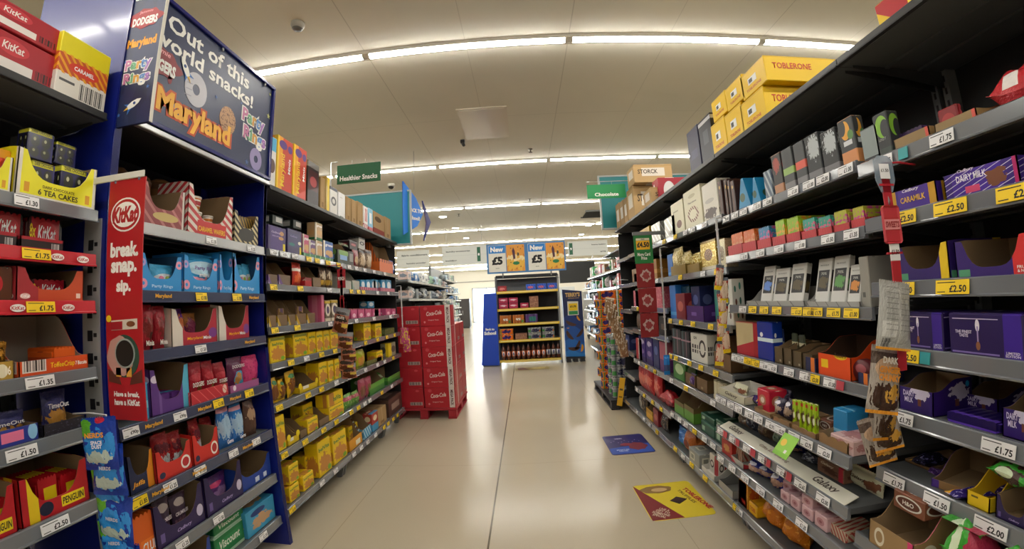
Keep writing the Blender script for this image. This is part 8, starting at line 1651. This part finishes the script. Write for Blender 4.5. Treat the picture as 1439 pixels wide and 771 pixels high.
cp = lambda m: (lambda w, h, d, mm, name: can_pack(max(2, int(w/.066)), 3, w/(2*max(2, int(w/.066))), h, mm, name))
for i, (a, c) in enumerate(((702, 719), (720, 737))): on_display(a, c, 2, .2, gn, 'drinks_multipack', 'amber drinks multipack with white panel, %s one on the middle display shelf' % ('left', 'right')[i], 'drinks pack', arch_=cp(0))
on_display(738, 756, 2, .2, pt, 'drinks_multipack', 'plum and teal drinks multipack on the middle display shelf', 'drinks pack', arch_=cp(0))
for j in (0, 1): on_display(702, 722, 3, .13, org, 'drinks_multipack', 'orange drinks multipack, %s one on the fourth display shelf' % ('lower', 'upper')[j], 'drinks pack', lift=j*.132, arch_=cp(0))
on_display(724, 741, 3, .14, bn, 'drinks_box', 'brown drinks box beside the silver packs on display', 'drinks box')
for i, (a, c) in enumerate(((742, 761), (762, 780))):
    for j in (0, 1): on_display(a, c, 3, .13, slv, 'drinks_multipack', 'silver drinks multipack, %s %s on the fourth display shelf' % (('lower', 'upper')[j], ('left', 'right')[i]), 'drinks pack', lift=j*.132, arch_=cp(0))
cola_liq = mat('dark_cola_bottle', '#54281a', .12, coat=.5)
def bottle(lblm, name='drink_bottle'):
    r = .047; b = MB(); b.lathe([(r*.8, 0), (r, .012), (r, .07), (r*.96, .08)], n=16); b.lathe([(r*.96, .2), (r, .21), (r*.95, .245), (r*.6, .29), (r*.3, .315), (r*.3, .33)], n=16); b.lathe([(r*.955, .08), (r*.955, .2)], n=16)
    o = b.build(name, cola_liq); c = MB(); c.lathe([(r*.985, .082), (r*.985, .198)], n=20); c.build('label', lblm, o); c = MB(); c.lathe([(r*.34, .328), (r*.36, .33), (r*.36, .35), (r*.33, .352)], n=14); c.build('cap', ink, o); return o
lo = printed('orange_bottle_label', '#d8662c', [('ell', .5, .5, .3, .5, '#dcd4d8'), ('ell', .5, .5, .12, .25, '#3c4c9c')], box=False); lw_ = printed('white_bottle_label', '#c8c8cc', [('ell', .5, .5, .24, .42, '#4c4c74')], box=False)
pb = bottle(lo); pw_ = bottle(lw_)
for i in range(12):
    src = pb if i < 9 else pw_; o = src if i in (0, 9) else dup(src)
    o.location = (DXp(708+7.05*i, .17), DY+.07, DS[4]+.001); tag(o, 'dark cola bottle with %s label, %s from left on the bottom display shelf' % ('orange' if i < 9 else 'white', ordn[i]), 'bottle', 'cola bottles on the bottom display shelf')

# ------------------------------------------------------------------ aisles farther back
bay('F1', 1, 6.7, 8.6, [(2.28, 1.70, dark, .03, .03)]+LV([1.95, 1.62, 1.25, .9, .5, .18], 1.70), 'far right shelving bay with pink and white packs', 2.2)
bay('F2', 1, 8.6, 10.9, LV([1.95, 1.62, 1.25, .9, .5, .18], 1.70), 'farther right shelving bay beside the drinks display', 2.2, panel_top=2.0)
bay('F3', 1, 11.6, 14.2, LV([1.75, 1.4, 1.05, .7, .3], 2.05), 'low dark shelving unit far back on the right', 2.5, panel_top=1.9)
bay('G1', -1, 7.6, 9.9, LV([1.95, 1.6, 1.25, .9, .5, .18], -2.15), 'far left household shelving bay behind the cola stack', -2.7, panel_top=2.05)
bay('G2', -1, 9.9, 12.2, LV([1.95, 1.6, 1.25, .9, .5, .18], -2.15), 'second far left household shelving bay', -2.7, panel_top=2.05)
bay('G3', -1, 12.2, 14.4, LV([2.2, 1.8, 1.4, 1.0, .6, .2], -2.3), 'third far left household shelving bay with grey frame', -2.8, panel_top=2.6, bmat=mat('grey_frame_panel', '#8c9090', .5))
bay('G4', -1, 16.2, 18.0, LV([1.9, 1.6, 1.3, 1.0, .7, .4], -2.75), 'slim green and teal rack far back on the left', -3.2, panel_top=2.1)
PAL = dict(G=['#c8ccd0', '#9aa4ac', '#e0e0dc', '#5c88c0', '#b8b4a4', '#84909c', '#d8d4cc', '#3c4048', '#a8c0d0', '#7c8484', '#98b8a0', '#c0a8a0'], F=['#d8a0a8', '#e0dcd8', '#c86c7c', '#7ca0c8', '#3c9c54', '#d8c8b0', '#e8e4e4', '#a87c5c', '#c84c3c'])
RF = random.Random(5)
WN = {'#c8ccd0': 'pale grey', '#9aa4ac': 'blue grey', '#e0e0dc': 'white', '#5c88c0': 'mid blue', '#b8b4a4': 'stone', '#84909c': 'slate', '#d8d4cc': 'off white', '#3c4048': 'charcoal', '#a8c0d0': 'ice blue', '#7c8484': 'dull grey', '#98b8a0': 'sage', '#c0a8a0': 'dusty pink', '#d8a0a8': 'soft pink', '#e0dcd8': 'ivory', '#c86c7c': 'rose', '#7ca0c8': 'light blue', '#3c9c54': 'green', '#d8c8b0': 'cream', '#e8e4e4': 'bright white', '#a87c5c': 'brown', '#c84c3c': 'red'}
FB = dict(F1='first far right bay', F2='second far right bay', F3='low dark far right unit', G1='first far left bay', G2='second far left bay', G3='third far left bay', G4='slim far left rack')
def far_fill(key, levels, dens, pal, zmax=.26):
    for lv in levels:
        s, lx, z, y0, y1 = SHELF[(key, lv)]; y = y0+.12; i = 0; seen = {}
        while y < y1-.2:
            wd = RF.uniform(.16, .34)*dens; c = RF.choice(PAL[pal]); h = RF.uniform(.14, zmax); a = RF.choice(['carton', 'pouch', 'pouch', 'carton', 'multi'])
            if key == 'G4': c = RF.choice(['#98b8a0', '#5c88c0', '#3c4048', '#a8c0d0']); 
            if key == 'F3': c = RF.choice(['#3c4048', '#a87c5c', '#7c8484', '#5c88c0'])
            if y+wd > y1-.08: break
            m = printed('far_%s_%s' % (c[1:], a), c, [('blot', .5, .55, .36, .2, 5, '#dcdcd8' if c in ('#5c88c0', '#3c4048', '#c86c7c', '#3c9c54', '#c84c3c', '#84909c') else '#6c7480'), ('band', 0, .12, '#8c9498')], box=a != 'pouch', rough=.4)
            o = ARCH[a](wd-.03, h, .2, m, {'carton': 'carton', 'pouch': 'bag', 'multi': 'multipack'}[a])
            o.location = (lx+s*.15, y+wd/2, z+.001); o.rotation_euler = (0, 0, R(90)*(-s))
            k_ = (WN[c], a); seen.setdefault(k_, []).append(o); y += wd+RF.uniform(.0, .12); i += 1
        for (cn, a), os_ in seen.items():
            for q, o in enumerate(os_):
                tag(o, '%s %s%s on shelf %s of %s' % (cn, {'carton': 'carton', 'pouch': 'bag', 'multi': 'multipack'}[a], (', %s from near end,' % ordn[q]) if len(os_) > 1 else '', ('one', 'two', 'three', 'four', 'five', 'six')[lv], FB[key]), 'household pack' if pal == 'G' else 'grocery pack', 'goods in the %s' % FB[key])
far_fill('G1', range(0, 6), 1, 'G'); far_fill('G2', range(0, 6), 1.1, 'G'); far_fill('G3', range(0, 5), 1.2, 'G'); far_fill('G4', range(0, 6), .9, 'G', .2)
far_fill('F1', (1, 2, 3, 4), .9, 'F'); far_fill('F2', (0, 1, 2, 3), 1, 'F'); far_fill('F3', range(0, 5), 1.2, 'F', .24)
def cat_sign(x0, x1, z0, z1, y, lines, label, tabx=None, tabs=None):
    r = empty('category_sign', ((x0+x1)/2, y, (z0+z1)/2)); tag(r, label, 'sign'); w, h = x1-x0, z1-z0
    b = MB(); b.cbox(-w/2, w/2, -.01, .01, -h/2, h/2, .002); b.build('board', mat('sign_white_board', '#d4d6d0', .5), r)
    for i, (s_, u, tw) in enumerate(lines): lettering(r, s_, (u-.5)*w, -.0105, (.22-.5*i)*h, tw*w, .11*h, inkm('#3c4440'), bold=.03)
    shape(r, [(-w/2, -.004), (w/2, -.004), (w/2, .0), (-w/2, .0)], inkm('#a8aca8'), 'rule_line', -.0102)
    if tabx is not None: shape(r, [(tabx-.05, -h*.38), (tabx+.05, -h*.38), (tabx+.05, h*.4), (tabx-.05, h*.4)], inkm('#175c40'), 'number_tab', -.0102); lettering(r, tabs, tabx, -.0118, 0, .05, .08, white_ink, bold=.06)
    b = MB()
    for x in (-w*.4, w*.4): b.tube([(x, 0, h/2), (x, 0, H-(z0+z1)/2)], .004, 6)
    b.build('wire', chrome, r)
cat_sign(-2.35, -1.02, 2.6, 3.14, 12.05, (('laundry accessories', .36, .54), ('bedding', .2, .25)), 'hanging white sign reading laundry accessories and bedding', .43, '8')
cat_sign(-3.75, -2.75, 2.6, 3.1, 12.05, (('fabric conditioners', .55, .8), ('laundry powder', .6, .6)), 'hanging white sign reading fabric conditioners and laundry powder')
cat_sign(1.36, 2.55, 2.66, 3.1, 12.05, (('home baking', .78, .36), ('eggs', .88, .14)), 'hanging white sign reading home baking and eggs', -.5, '9')
cat_sign(3.0, 4.0, 2.66, 3.1, 12.05, (('kitchen', .5, .5), ('foil', .5, .3)), 'hanging white sign farther right, mostly hidden behind the price sign')
b = MB(); b.cbox(-.95, .95, -.2, .2, -.55, .55, .01); o = b.build('bulkhead', mat('bulkhead_black', '#1e2022', .6)); o.location = (2.9, 22, 2.8); 
b = MB(); b.box(-.9, -.86, -.02, .02, .55, H-2.8); b.box(.86, .9, -.02, .02, .55, H-2.8); b.build('hanger', steel, o); tag(o, 'black hanging bulkhead far back on the right', 'bulkhead')
# staff counter units far back
for x, y, w, h, c, lab in ((1.9, 20.5, 1.2, 2.0, '#c4c8c8', 'pale grey cabinet far back below the black bulkhead'), (3.3, 19.5, 1.0, 1.7, '#9a9c9c', 'grey cabinet far back beside the pale one'), (-3.6, 24, .9, 1.7, '#3c3a3c', 'dark rack near the bright shop window')):
    r = empty('cabinet', (x, y, 0)); tag(r, lab, 'cabinet'); b = MB(); b.cbox(-w/2, w/2, -.3, .3, .08, h, .01); b.build('body', mat('cab_'+c[1:], c, .5), r)
    b = MB(); b.box(-w/2+.05, w/2-.05, -.28, .28, 0, .08); b.build('plinth', dark, r)
    for s_ in (-1, 1): b = MB(); b.cbox(s_*w/4-w/4+.015, s_*w/4+w/4-.015, -.318, -.301, .12, h-.04, .004); q = b.build('door', mat('cab_'+c[1:], c, .5), r); b = MB(); b.tube([(s_*-.04 if False else s_*.05, -.33, h*.45), (s_*.05, -.33, h*.6)], .008, 8); b.build('handle', chrome, q)
